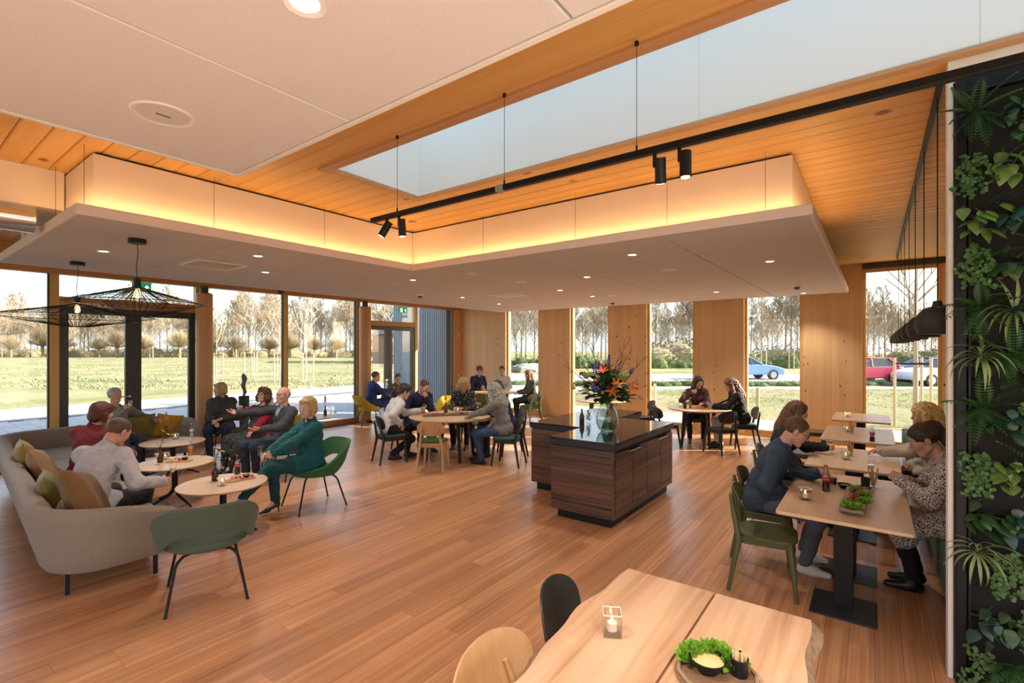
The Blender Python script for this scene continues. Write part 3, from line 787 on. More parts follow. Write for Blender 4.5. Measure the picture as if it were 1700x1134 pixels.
# ---- trees
m_bark = plain('bare_twigs', (.30,.23,.15), 1.0, rv=.22, var=.1, vscale=1)
m_bark2 = plain('willow_twigs', (.27,.20,.11), 1.0, rv=.2, var=.1, vscale=1)
m_trunk = plain('tree_trunk', (.26,.21,.17), 1.0, rv=.15)
def tree_mesh(seed, h, spread, levels, n0, twig, trunk_r, up=.6, trunk_frac=.35, pollard=False):
    rg = random.Random(seed); mb = MB()
    def branch(p, d, L, r, lv):
        pts = [p]; rs = [r]; q = p; dd = d.copy()
        k = 3 if lv < levels else 2
        for i in range(k):
            dd = (dd + Vector((rg.uniform(-.25,.25), rg.uniform(-.25,.25), rg.uniform(-.05,.25)*up))).normalized()
            q = q + dd*L/k; pts.append(q); rs.append(max(r*(1-.8*(i+1)/k), twig))
        mb.tube(pts, rs, 4 if lv < 1 else 3, cap=False)
        if lv < levels:
            n = n0 if lv == 0 else max(3, n0-3)
            for i in range(n):
                f = .25+.75*(i+rg.random()*.6)/n
                f = min(f, .99); s = f*k; j = int(s); w = s-j
                bp = pts[j].lerp(pts[j+1], w)
                a = rg.random()*6.28
                nd = (dd*up + Vector((math.cos(a)*spread, math.sin(a)*spread, .25+.3*rg.random()))).normalized()
                branch(bp, nd, L*(.42+.22*rg.random())*(1.1-.4*f), max(r*.45, twig), lv+1)
    if pollard:
        mb.tube([Vector((0,0,0)),Vector((.05,0,h*.2)),Vector((0,.05,h*.36))],[trunk_r,trunk_r*.9,trunk_r*1.25],7)
        for i in range(240):
            a = rg.random()*6.28; e = rg.uniform(.15,1.5)
            d = Vector((math.cos(a)*math.cos(e), math.sin(a)*math.cos(e), math.sin(e)))
            L = h*.62*rg.uniform(.6,1.0)
            p = Vector((0,0,h*.35))+d*.1
            m_ = p+d*L*.5; mb.tube([p, m_, p+d*L+Vector((0,0,L*.1))],[twig*1.4,twig,twig*.6],3,cap=False)
            for q in range(3):
                d2 = (d+Vector((rg.uniform(-.5,.5),rg.uniform(-.5,.5),rg.uniform(-.1,.5)))).normalized(); mb.tube([m_, m_+d2*L*.45],[twig,twig*.5],3,cap=False)
    else:
        p = Vector((0,0,0)); tp = Vector((rg.uniform(-.02,.02)*h, rg.uniform(-.02,.02)*h, h*.96))
        mid = p.lerp(tp, .5)+Vector((rg.uniform(-.02,.02)*h,0,0))
        mb.tube([p, mid, tp],[trunk_r, trunk_r*.6, twig],6,cap=False)
        n = n0*3
        for i in range(n):
            f = trunk_frac+(1-trunk_frac)*(i+rg.random())/n
            a = i*2.4+rg.random(); bp = p.lerp(tp, min(f,.99))
            nd = Vector((math.cos(a)*spread, math.sin(a)*spread, up)).normalized()
            branch(bp, nd, h*(.42*(1.15-f))*(.7+.5*rg.random())+.15, trunk_r*.35, 1)
    return mb
tall = [tree_mesh(i, 17+i, .8, 3, 9, .03, .22, up=.9, trunk_frac=.15+.05*i).mesh('bare_tree', m_bark) for i in range(4)]
poll = [tree_mesh(20+i, 7.5, 1, 1, 1, .026, .32, pollard=True).mesh('pollard_willow', m_bark2) for i in range(3)]
def put(name, me, v, s, lab, cat, group):
    o = link(name, me, None, v, (0,0,rnd.random()*6.28), (s,s,s*rnd.uniform(.9,1.1))); tag(o, lab, cat, group)
    return o
px = -90.0
while px < 840:
    t = rnd.uniform(118, 165)
    put('bare_tree', tall[rnd.randrange(4)], along(px, t), rnd.uniform(.55,1.02)*t/140, 'bare tall tree in the distant treeline across the field', 'tree', 'bare trees across the field')
    px += rnd.uniform(5, 13)
px = -80.0
while px < 830:
    t = rnd.uniform(108, 120)
    put('pollard_willow', poll[rnd.randrange(3)], along(px, t), rnd.uniform(.65,.95), 'round pollard willow standing in front of the distant treeline', 'tree', 'pollard willows across the field')
    px += rnd.uniform(26, 60)
px = 800.0
while px < 1640:
    t = rnd.uniform(62, 95)
    put('bare_tree', tall[rnd.randrange(4)], along(px, t), rnd.uniform(.38,.62), 'bare tree beyond the road seen through the pier windows', 'tree', 'bare trees beyond the road')
    px += rnd.uniform(6, 15)
# bushes / hedges: irregular leafy blobs
m_hedge = plain('hedge_green', (.085,.12,.035), 1.0, rv=.25, var=.3, vscale=3)
m_brush = plain('brush_brown', (.24,.19,.10), 1.0, rv=.2, var=.25, vscale=1)
def bush_mesh(seed, n, flat=.6, leaf=.07):
    rg = np.random.default_rng(seed); mb = MB()
    d = rg.normal(size=(n,3)); d /= np.linalg.norm(d, axis=1)[:,None]; d[:,2] = np.abs(d[:,2])
    r = (.55+.45*rg.random(n))*(1+.18*np.sin(5*d[:,0]+seed)+.15*np.sin(7*d[:,1]))
    p = d*r[:,None]*np.array([1,1,flat])
    for q in p:
        a = rg.normal(size=3); a /= np.linalg.norm(a); b_ = np.cross(a, rg.normal(size=3)); b_ /= np.linalg.norm(b_)
        mb.add([q-a*leaf, q+b_*leaf*.6, q+a*leaf, q-b_*leaf*.6],[(0,1,2,3)])
    mb.ell((0,0,.05),(.72,.72,.72*flat),10,6)
    return mb
hm = [bush_mesh(i, 500, .8, .06).mesh('bush', m_hedge) for i in range(2)]
bm_ = [bush_mesh(5+i, 420, .9, .06).mesh('bush', m_brush) for i in range(2)]
px = -90.0
while px < 830:
    t = rnd.uniform(122, 135); v = along(px, t)
    o = link('bush', bm_[rnd.randrange(2)], None, v, (0,0,rnd.random()*6), (3.2,3.2,rnd.uniform(1.5,3.4))); tag(o, 'brown undergrowth bush at the foot of the distant treeline', 'bush', 'undergrowth across the field')
    px += rnd.uniform(10, 18)
px = 800.0
while px < 1640:
    t = rnd.uniform(50, 53); v = along(px, t)
    o = link('bush', hm[rnd.randrange(2)], None, v, (0,0,rnd.random()*6), (1.2,1.2,rnd.uniform(1.2,2.3))); tag(o, 'dark green roadside hedge bush beyond the parked cars', 'bush', 'roadside hedge bushes')
    px += rnd.uniform(12, 20)
px = 800.0
while px < 1640:
    v = along(px, rnd.uniform(26.0, 27.0))
    if not 1040 < px < 1075:
        o = link('bush', hm[rnd.randrange(2)], None, v, (0,0,rnd.random()*6), (.7,.7,rnd.uniform(.3,.42))); tag(o, 'low clipped hedge bush along the footpath', 'bush', 'low hedge along the footpath')
    px += 20
for px, t, s in ((1085,60,4.5),(1120,62,5.5),(1150,63,5),(1290,66,4),(1330,66,3.6),(1500,64,3.4),(1548,64,3.6)):
    o = link('bush', bm_[rnd.randrange(2)], None, along(px,t), (0,0,rnd.random()*6), (s,s,s*.75)); tag(o, 'rounded brown thicket beyond the far road', 'bush', 'thickets beyond the far road')

# ---- young staked trees
m_stake = wood('stake_wood', (.50,.36,.22), (.62,.47,.30), 'Z', 1, .8, rv=.1)
yt = [tree_mesh(40+i, 5.2, .9, 2, 5, .012, .05, up=.9, trunk_frac=.38) for i in range(2)]
ytm = [y.mesh('crown', plain('young_bark', (.40,.33,.24), .9, rv=.1)) for y in yt]
stm = MB().cyl((0,0,0),(0,0,1.75),.035,n=8).mesh('stake', m_stake)
def staked(v, k, s, lab, hs=1.0):
    t = thing('staked_tree', lab, 'tree', v, rnd.random()*6)
    link('crown', ytm[k % 2], t, scale=(s,s,s))
    for q in range(3):
        a = q*2.094; link('stake', stm, t, (.42*math.cos(a), .42*math.sin(a), 0), scale=(1,1,hs))
    mb = MB(); mb.tube([(.42*math.cos(q*2.094),.42*math.sin(q*2.094),1.6*hs) for q in range(3)], .025, 5, closed=True); mb.build('tie_band', black, t)
staked(along(358, 30), 0, 1.0, 'young staked tree just right of the first round column')
staked(along(418, 31), 1, 1.05, 'young staked tree behind the bald man')
staked(along(464, 30), 0, .95, 'young staked tree half hidden by the larch mullion')
staked(along(508, 29), 1, 1.1, 'young staked tree in the middle of the second large pane')
staked(along(659, 27), 0, 1.1, 'young staked tree seen through the far double door')
staked(along(1520, 12.2), 1, 1.25, 'young staked tree close outside the right-hand window')
def post(v, h, r, lab, mat=None):
    o = MB().lathe([(r,0),(r,h-.01),(r*.8,h)], 8).build('wooden_post', mat or m_stake, None, smooth=True); o.location = v; tag(o, lab, 'post')
post(along(1258, 15.5), .75, .055, 'short wooden post on the lawn behind the black-jacket woman')
post(along(1087, 15.0), .9, .05, 'short wooden post on the lawn beside the bouquet window')
for i, px in enumerate((1264,1272,1310,1318)):
    post(along(px, 46), 1.9, .05, 'thin pale stake by the far road, %s of four' % ('first','second','third','last')[i])
lp = thing('lamp_post', 'grey lamp post seen through the far double door', 'lamp post', along(676, 26))
MB().tube([(0,0,0),(0,0,1.2),(0,0,5.6)], [.07,.05,.035], 10).build('mast', plain('galvanised', (.35,.37,.40), .5), lp, smooth=True)
MB().obox((.25,0,5.62),(.3,.07,.03)).build('lamp_head', plain('galvanised', (.35,.37,.40), .5), lp)
lp = thing('lamp_post', 'street lamp arm visible above the blue car', 'lamp post', along(1236, 40))
MB().tube([(0,0,0),(0,0,4.3),(.15,-.12,4.6)], [.07,.05,.035], 8).build('mast', plain('galvanised', (.35,.37,.40), .5), lp, smooth=True)
MB().obox((.5,-.4,4.72),(.45,.08,.04), Matrix.Rotation(R(-38),3,'Z')).build('lamp_head', plain('galvanised', (.35,.37,.40), .5), lp)

# ---- cars
def car(v, ang, col, lab, kind='hatch', L=4.2):
    t = thing('car' if kind != 'van' else 'delivery_van', lab, 'car' if kind != 'van' else 'van', v, ang)
    pm_ = plain('paint_%d_%d_%d' % tuple(int(c*100) for c in col), col, .3)
    gl = plain('car_glass', (.03,.04,.05), .1); ty = plain('tyre', (.02,.02,.02), .8)
    W = .86
    if kind == 'van':
        low = [(-2.6,.35),(2.5,.35),(2.62,.6),(2.55,1.05),(1.95,1.25),(1.45,2.25),(-2.6,2.35)]
        glass = [(1.0,1.3),(1.9,1.3),(1.5,2.05),(1.0,2.05)]; wh = (-1.7,1.75)
    else:
        h = L/2
        low = [(-h,.35),(h-.05,.32),(h,.55),(h-.08,.74),(h-.75,.92),(h-1.55,.99),(-h+.5,1.02),(-h+.05,.98),(-h-.02,.6)]
        glass = [(h-1.5,.98),(h-2.25,1.42),(-h+.95,1.47),(-h+.35,1.32),(-h+.12,1.0)]; wh = (-h+.72,h-.82)
    def ext(poly, w0, w1, zsplit=None):
        mb = MB(); n = len(poly)
        zs = [p[1] for p in poly]; lo, hi = min(zs), max(zs)
        w = [w0+(w1-w0)*(z-lo)/(hi-lo) for z in zs]
        mb.add([(p[0],-w[i],p[1]) for i,p in enumerate(poly)]+[(p[0],w[i],p[1]) for i,p in enumerate(poly)], [tuple(range(n)), tuple(range(2*n-1,n-1,-1))]+[(i,n+i,n+(i+1) % n,(i+1) % n) for i in range(n)])
        return mb
    ext(low, W, W*.96).build('body', pm_, t, bevel=.05, smooth=True, angle=30)
    if kind != 'van':
        g = ext(glass, W*.95, W*.74).build('glasshouse', gl, t, bevel=.02)
        top = [p for p in glass if p[1] > 1.3]
        MB().box(min(p[0] for p in top), max(p[0] for p in top), -W*.74, W*.74, 1.43, 1.485).build('roof', pm_, t, bevel=.03)
        for s in (-1,1):
            MB().tube([(h-1.5,s*W*.95,.98),(h-2.25,s*W*.77,1.43)], .03, 5).build('pillar', pm_, t); MB().tube([(-.15,s*W*.955,.98),(-.2,s*W*.77,1.45)], .03, 5).build('pillar', pm_, t); MB().tube([(-h+.3,s*W*.95,1.0),(-h+.85,s*W*.77,1.45)], .06, 5).build('pillar', pm_, t)
            MB().ell((h-.25,s*.62,.68),(.22,.18,.09),10,6).build('headlight', plain('headlight', (.8,.82,.85), .1), t, smooth=True)
            MB().ell((-h+.1,s*.66,.85),(.12,.16,.1),10,6).build('tail_light', plain('tail_light', (.5,.02,.02), .2), t, smooth=True)
    else:
        for s in (-1,1): MB().prism([(p[0],p[1]) for p in glass], s*W*.9-.01, s*W*.9+.02).build('side_window', gl, t).rotation_euler = (R(90),0,0)
        MB().box(-2.61,2.0,-W-.005,W+.005,.35,.75).build('lower_band', plain('van_green', (.1,.5,.12), .4), t)
    for x in wh:
        for s in (-1,1):
            w = MB().tube([(x,s*(W-.18),.33),(x,s*(W+.015),.33)], .33, 20).build('wheel', ty, t, smooth=True)
            MB().tube([(x,s*(W+.0),.33),(x,s*(W+.022),.33)], .21, 14).build('hub', plain('hubcap', (.6,.61,.63), .3, metal=.6), w)
sa = TH-R(90)     # heading parallel to the picture, nose to the right
car(along(1240, 32), sa+R(6), (.16,.30,.55), 'blue hatchback on the road behind the black-jacket woman')
car(along(1425, 28.0), sa+R(186), (.42,.012,.07), 'red hatchback parked at the left of the right-hand window')
car(along(1523, 30.5), sa+R(180), (.015,.03,.12), 'dark blue car parked behind the white car')
car(along(1558, 26.5), sa+R(184), (.62,.68,.78), 'white hatchback parked at the right of the right-hand window', L=4.1)
car(along(1202, 62), sa+R(4), (.75,.78,.80), 'white and green delivery van on the far road', 'van')
# street objects seen through the far door and beside the first pier window
hs = thing('brick_house', 'distant dark-roofed house seen through the far double door', 'house', along(672, 75), R(60))
MB().box(-6,6,-4,4,0,4.2).build('wall', plain('house_brick', (.30,.17,.11), .9, var=.2, vscale=2), hs)
MB().add([(-6.4,-4.4,4.1),(6.4,-4.4,4.1),(6.4,4.4,4.1),(-6.4,4.4,4.1),(-6.4,0,9.0),(6.4,0,9.0)],[(0,1,5,4),(2,3,4,5),(0,4,3),(1,2,5),(0,3,2,1)]).build('roof', plain('roof_slate', (.10,.10,.13), .6), hs)
for x in (-4,-1,2,4.6):
    w = MB().box(x-.6,x+.6,-4.05,-3.98,1,2.6).build('window_frame', white, hs); MB().box(x-.5,x+.5,-4.07,-4.04,1.1,2.5).build('pane', plain('house_pane', (.1,.13,.17), .1), w)
rk = plain('grey_boulder', (.22,.21,.205), .9, rv=.15, var=.15, vscale=4)
rkm = bush_mesh(3, 2, .7).mesh('x', rk)
for i in range(7):
    mb = MB(); mb.ell((0,0,.2),(.7+.2*rnd.random(),.6,.4+.2*rnd.random()),8,6); mb.v = [(x+.12*math.sin(9*y+i),y+.1*math.sin(8*z+i),z+.08*math.sin(7*x)) for x,y,z in mb.v]
    o = mb.build('boulder', rk, None, smooth=True, angle=25); o.location = along(858+i*6+rnd.uniform(-2,2), 42+rnd.uniform(-2,2)); tag(o, 'grey boulder in the rock pile outside the first pier window', 'rock', 'rock pile boulders')

# ---- projecting wing clad in upright blue-grey battens
wing = thing('clad_wing', 'wing wall clad in blue-grey upright battens outside the glazing', 'wall', (11.35, 11.07, 0))
MB().box(.06,.3,.02,2.6,GZ,3.6).build('backing', plain('batten_backing', (.10,.12,.15), .8), wing)
btm = MB().box(.0,.06,0,.055,GZ,3.6).mesh('batten', plain('batten_blue', (.30,.35,.40), .7, rv=.12))
for i in range(30): link('batten', btm, wing, (0,.02+i*.086,0))

# ---- two outdoor planters with sculptures beyond the sofa group
m_pot = plain('pot_anthracite', (.035,.04,.05), .6)
def pot(v, h, r, lab):
    p = thing('tall_pot', lab, 'planter', v)
    MB().lathe([(r*.72,0),(r,h),(r*.9,h),(r*.66,.06),(0,.06)], 24).build('body', m_pot, p, smooth=True)
    MB().lathe([(0,h-.05),(r*.9,h-.05),(r*.9,h-.03),(0,h-.02)], 20).build('soil', plain('soil', (.05,.035,.025), .95), p)
# ================================================================== FURNITURE
m_oak = wood('table_oak', (.56,.36,.20), (.68,.47,.29), 'X', 1.0, .4, rv=.06, fine=22, world_pos=False)
m_oakc = wood('chair_oak', (.50,.27,.12), (.60,.36,.18), 'Z', 1.0, .4, rv=.05, fine=40, world_pos=False)
m_olive = plain('olive_paint', (.075,.078,.024), .42)
m_blackw = plain('black_stain', (.016,.019,.019), .45)
m_gpad = plain('green_pad', (.035,.075,.018), .9, bump=.2, bscale=300)
m_gpad2 = plain('teal_pad', (.04,.10,.085), .9, bump=.2, bscale=300)
def felt(name, col): return plain(name, col, .95, var=.22, vscale=170, bump=.3, bscale=300, sheen=.1)
m_shell_g = felt('felt_green', (.045,.068,.038)); m_shell_g2 = felt('felt_bright_green', (.03,.115,.03)); m_shell_s = felt('felt_sage', (.07,.095,.065))
m_shell_y = felt('felt_yellow', (.50,.34,.02))
m_sofa = felt('felt_sofa', (.27,.222,.185)); 

# ---- shell lounge chairs
def lounge_meshes(mat):
    def f(u, v):
        th = (u-.5)*2*R(150)                 # 0 at the rear
        a = abs(th)/R(150)
        ss = lambda e0, e1, x: (lambda t: t*t*(3-2*t))(min(1, max(0, (x-e0)/(e1-e0))))
        ztop = .775-.03*min(1,a*2)**2-.235*ss(.22,.72,a)-.07*ss(.7,1,a)
        zbot = .565-.15*ss(.16,.5,a)-.005*ss(.5,1,a)
        if ztop < zbot+.012: ztop = zbot+.012
        z = zbot+(ztop-zbot)*v
        rb = .275+.02*math.cos(th); k = (z-.40)/.37
        r = rb+.075*max(0,k)**.8
        x = r*math.sin(th)*1.06; y = -r*math.cos(th)*(.98 if math.cos(th) > 0 else .9)
        if math.cos(th) > 0: y -= .05*max(0,k)
        return (x, y, z)
    bk = shell(f, 61, 9, .034).mesh('back_shell', mat, True, 70)
    sm = MB(); prof = [(0,.385),(.16,.383),(.245,.395),(.278,.415),(.285,.435),(.272,.457),(.2,.468),(0,.46)]
    sm.lathe(prof, 40, (0,0,0), 1.02, .98); sm.v = [(x, y*1.0+.0, z+.03*max(0,y)*.6) for x,y,z in sm.v]
    st = sm.mesh('seat', mat, True, 60)
    legs = []
    for sx in (-1,1):
        for sy in (-1,1):
            legs.append(MB().tube([(sx*.06,sy*.10,.375),(sx*.15,sy*.165,.372),(sx*.185,sy*.19,.345),(sx*.20,sy*.205,.31),(sx*.255,sy*.285,.012),(sx*.257,sy*.287,0)], [.011,.011,.011,.011,.010,.013], 8).mesh('leg', black, True))
    return bk, st, legs
LM = {}
def lounge_chair(x, y, face, mat, lab, group=None):
    if mat.name not in LM: LM[mat.name] = lounge_meshes(mat)
    bk, st, legs = LM[mat.name]
    t = thing('lounge_chair', lab, 'chair', (x,y,0), R(face-90), group)
    link('back_shell', bk, t); link('seat', st, t)
    for l in legs: link('leg', l, t)
    return t
lounge_chair(1.64, 4.19, 70, m_shell_s, 'green felt shell chair standing empty in front, back to the viewer', 'green shell chairs')
lounge_chair(3.33, 5.47, 172, m_shell_g2, 'bright green shell chair under the woman in the teal suit', 'green shell chairs')
lounge_chair(3.92, 7.02, 185, m_shell_g, 'dark green shell chair under the bald man', 'green shell chairs')
lounge_chair(4.02, 8.05, 195, m_shell_g, 'green shell chair under the curly woman in the red cardigan', 'green shell chairs')
lounge_chair(3.98, 9.40, 232, m_shell_s, 'sage green shell chair under the woman with the dark scarf', 'green shell chairs')
lounge_chair(4.72, 8.30, 40, m_shell_y, 'yellow shell chair behind the bald man', 'yellow shell chairs')
lounge_chair(4.95, 9.75, 10, m_shell_y, 'yellow shell chair mostly hidden behind the curly-haired woman', 'yellow shell chairs')
lounge_chair(7.62, 10.05, -20, m_shell_y, 'yellow shell chair under the man in the blue suit', 'yellow shell chairs')
lounge_chair(8.35, 9.95, 245, m_shell_y, 'yellow shell chair under the woman drinking by the far door', 'yellow shell chairs')
lounge_chair(8.36, 8.02, 215, m_shell_y, 'yellow shell chair behind the blonde woman at the round table', 'yellow shell chairs')

# ---- L-shaped sofa: backrest swept along an L path
sofa = thing('corner_sofa', 'large L-shaped beige felt corner sofa with thin black legs', 'sofa', (0,0,0))
def arc(cx, cy, r, a0, a1, n): return [(cx+r*math.cos(R(a0+(a1-a0)*i/n)), cy+r*math.sin(R(a0+(a1-a0)*i/n))) for i in range(n+1)]
def dens(pts, step=.06):
    out = [Vector(pts[0])]
    for p, q in zip(pts[:-1], pts[1:]):
        p, q = Vector(p), Vector(q); n = max(1, int((q-p).length/step))
        for i in range(1, n+1): out.append(p.lerp(q, i/n))
    return out
# centre line of the base of the backrest: near arm -> left back -> corner -> back along the glazing -> right arm
path = dens([(1.60,4.86)] + arc(1.22,5.14,.28,-88,-175,8) + arc(1.66,9.55,.38,178,95,8) + arc(3.12,9.66,.28,85,0,8) + [(3.40,9.30)])
S = [0.0]
for a, b in zip(path[:-1], path[1:]): S.append(S[-1]+(b-a).length)
Ltot = S[-1]
def pat(s):
    s = min(max(s,0),Ltot-1e-6); i = int(np.searchsorted(S, s, side='right'))-1; i = min(max(i,0),len(path)-2)
    w = (s-S[i])/(S[i+1]-S[i]); p = path[i].lerp(path[i+1], w)
    i0, i1 = max(0,i-2), min(len(path)-1,i+3); d = (path[i1]-path[i0]).normalized()
    return p, Vector((d.y,-d.x))*-1 if False else Vector((-d.y,d.x))      # left normal
def hgt(s):
    e = min(s/.75, 1, (Ltot-s)/.5)
    return .575+.125*(1-(1-max(0,e))**2)
prof = [(-.02,.20),(.06,.19),(.10,.24),(.135,.40),(.175,.60),(.185,.66),(.16,.695),(.10,.70),(.05,.68),(.0,.60),(-.05,.42),(-.06,.30)]
def sofa_back(s0, s1, name):
    n = max(3, int((s1-s0)/.06)); mb = MB(); k = len(prof); vs_ = []
    for i in range(n+1):
        s = s0+(s1-s0)*i/n
        p, nl = pat(s); h = hgt(s)
        out = -nl                                            # outwards
        ends = min((s-s0)/.03, (s1-s)/.03, 1); pinch = 1-.10*(1-max(0,ends))
        for (o_, z) in prof:
            c = .06
            oo = c+(o_-c)*pinch
            zz = z if z < .25 else .25+(z-.25)*(h-.25)/.45
            vs_.append((p.x+out.x*oo, p.y+out.y*oo, zz))
    fs_ = [(i*k+j, i*k+(j+1) % k, (i+1)*k+(j+1) % k, (i+1)*k+j) for i in range(n) for j in range(k)]
    fs_ += [tuple(range(k)), tuple(n*k+j for j in range(k-1,-1,-1))]
    mb.add(vs_, fs_)
    return mb.build(name, m_sofa, sofa, smooth=True, angle=50)
p0, nl0 = pat(1.2)
# path runs clockwise seen from above; flip so that 'outwards' points away from the seats
sgn = (Vector((2.5,7.5))-p0).dot(nl0)
if sgn < 0:
    _pat = pat
    def pat(s):
        p, n_ = _pat(s); return p, -n_
cuts = [0, 1.95, 3.7, 5.55, 6.7, Ltot]
for a, b in zip(cuts[:-1], cuts[1:]): sofa_back(a, b, 'backrest')
seat_polys = [[(.98,4.92),(1.66,4.90),(1.78,6.6),(1.07,6.6)],[(1.07,6.6),(1.80,6.6),(1.86,8.75),(1.2,8.75)],[(1.2,8.75),(1.86,8.75),(2.3,9.1),(2.3,9.85),(1.5,9.85),(1.28,9.55)],[(2.3,9.1),(3.36,9.05),(3.38,9.75),(3.2,9.85),(2.3,9.85)]]
for pl in seat_polys:
    g = [((x-sum(p[0] for p in pl)/len(pl))*.992+sum(p[0] for p in pl)/len(pl), (y-sum(p[1] for p in pl)/len(pl))*.994+sum(p[1] for p in pl)/len(pl)) for x, y in pl]
    MB().prism(g, .30, .43).build('seat_cushion', m_sofa, sofa, bevel=.035, smooth=True, seg=4)
    MB().prism(g, .205, .30).build('seat_base', m_sofa, sofa, bevel=.02)
for x, y in ((.98,5.02),(1.52,4.9),(1.08,6.55),(1.7,6.6),(1.2,8.7),(1.8,8.7),(1.6,9.85),(3.25,9.85),(3.25,9.15),(2.3,9.15)):
    MB().box(x-.014,x+.014,y-.014,y+.014,0,.21).build('leg', black, sofa)

# ---- round coffee tables with four-star bases
def top_disc(r, z, th=.022, n=56): return MB().lathe([(0,z-th),(r-.02,z-th),(r-.006,z-th*.55),(r,z-th*.25),(r-.003,z),(0,z)], n)
def coffee(x, y, lab, rot=0, z=.50, r=.42):
    t = thing('coffee_table', lab, 'table', (x,y,0), R(rot), 'round coffee tables')
    top_disc(r, z).build('tabletop', m_oak, t, smooth=True, angle=35)
    MB().tube([(0,0,z-.02),(0,0,.17)], [.03,.034], 16).build('column', black, t, smooth=True)
    MB().lathe([(0,z-.032),(.12,z-.032),(.12,z-.022),(0,z-.022)], 20).build('mount_plate', black, t)
    for k in range(4):
        a = k*math.pi/2+.5; c, s = math.cos(a), math.sin(a)
        MB().tube([(.0,.0,.20),(.03*c,.03*s,.155),(.09*c,.09*s,.10),(.33*c,.33*s,.016),(.345*c,.345*s,.0)], [.024,.022,.018,.012,.014], 8).build('foot', black, t, smooth=True)
coffee(2.30, 5.48, 'round oak coffee table nearest the empty green chair', 10)
coffee(2.36, 6.95, 'middle round oak coffee table in front of the men on the sofa', -20)
coffee(2.88, 8.55, 'round oak coffee table farthest back, in front of the drinking man', 25)
coffee(5.45, 8.95, 'round oak table at the window beside the yellow chair', 15, .56, .40)
coffee(8.55, 9.2, 'low round table between the man in the blue suit and the drinking woman', 5, .52, .36)

# ---- dining chairs
def plate(w, h, z, th, bend, mat, n=3.0, y0=0, tilt=12, name='backrest'):
    def f(u, v):
        a = 2*math.pi*u; rr = v
        sx = math.copysign(abs(math.cos(a))**(2/n), math.cos(a))*w/2*rr
        sz = math.copysign(abs(math.sin(a))**(2/n), math.sin(a))*h/2*rr
        yy = y0+bend*(sx/(w/2))**2-sz*math.tan(R(tilt))
        return (sx, yy, z+sz)
    nu, nv = 36, 6
    P = [[np.array(f(i/nu, max(.02,j/(nv-1)))) for i in range(nu)] for j in range(nv)]
    mb = MB(); vs_ = []
    for s in (1,-1):
        for j in range(nv):
            for i in range(nu):
                q = P[j][i].copy(); e = 1 if j < nv-1 else .55
                vs_.append((q[0], q[1]+s*th/2*e, q[2]))
    fs_ = []
    Nn = nu*nv
    for j in range(nv-1):
        for i in range(nu):
            i2 = (i+1) % nu
            fs_.append((j*nu+i,j*nu+i2,(j+1)*nu+i2,(j+1)*nu+i)); fs_.append((Nn+(j+1)*nu+i,Nn+(j+1)*nu+i2,Nn+j*nu+i2,Nn+j*nu+i))
    for i in range(nu):
        i2 = (i+1) % nu; a, b = (nv-1)*nu+i, (nv-1)*nu+i2
        fs_.append((b,a,Nn+a,Nn+b))
    fs_.append(tuple(range(nu-1,-1,-1))); fs_.append(tuple(Nn+i for i in range(nu)))
    mb.add(vs_, fs_)
    return mb.mesh(name, mat, True, 50)
CM = {}
def dining_meshes(style):
    fr, pad = {'oak': (m_oakc, m_gpad), 'black': (m_blackw, m_gpad2), 'olive': (m_olive, None), 'blackwood': (m_blackw, None), 'oliveg': (m_olive, m_gpad)}[style]
    out = []
    pw_, ph, pz = (.43,.235,.675) if style != 'olive' else (.40,.17,.705)
    # seat: rounded trapezoid plate
    def se(sc_, z0, z1, n=44):
        pts = []
        for i in range(n):
            a = 2*math.pi*i/n; e = 2/3.2
            x = math.copysign(abs(math.cos(a))**e, math.cos(a))*.215*sc_; y = math.copysign(abs(math.sin(a))**e, math.sin(a))*.215*sc_
            pts.append((x*(1+.06*y/.2), y+.01))
        return pts
    out.append(('seat', MB().prism(se(1,0,0), .425, .447).mesh('seat', fr, True, 30)))
    if pad:
        mb = MB(); ring = [se(s,0,0) for s in (.96,.97,.93,.7,.3)]; zs = [.447,.462,.472,.478,.478]; n = len(ring[0])
        vs_ = [(x,y,z) for r_, z in zip(ring, zs) for x, y in r_]
        fs_ = [(j*n+i,j*n+(i+1) % n,(j+1)*n+(i+1) % n,(j+1)*n+i) for j in range(4) for i in range(n)]+[tuple(4*n+i for i in range(n))]
        mb.add(vs_, fs_); out.append(('seat_pad', mb.mesh('seat_pad', pad, True, 60)))
    ap = MB(); ap.box(-.17,.17,.155,.175,.375,.425); ap.box(-.17,.17,-.165,-.145,.375,.425); ap.box(-.18,-.16,-.15,.16,.375,.425); ap.box(.16,.18,-.15,.16,.375,.425)
    out.append(('apron', ap.mesh('apron', fr)))
    for s in (-1,1):
        out.append(('leg', MB().tube([(s*.165,.16,.43),(s*.185,.19,.2),(s*.20,.21,0)], [.024,.021,.015], 10).mesh('leg', fr, True)))
        out.append(('leg', MB().tube([(s*.21,-.26,0),(s*.175,-.185,.40),(s*.14,-.225,.60),(s*.12,-.25,pz+.03)], [.015,.024,.020,.013], 10).mesh('leg', fr, True)))
        kb = MB().ell((s*.12,-.268,pz-.02),(.011,.011,.011),8,6); out.append(('screw_knob', kb.mesh('screw_knob', m_oakc if style == 'olive' else fr, True)))
    out.append(('backrest', plate(pw_, ph, pz, .016, .045, fr, 2.6, -.225, 13)))
    return out
def dining_chair(x, y, face, style, lab, group=None):
    if style not in CM: CM[style] = dining_meshes(style)
    t = thing('dining_chair', lab, 'chair', (x,y,0), R(face-90), group)
    for nm, me in CM[style]: link(nm, me, t)
    return t
gD = 'dining chairs'
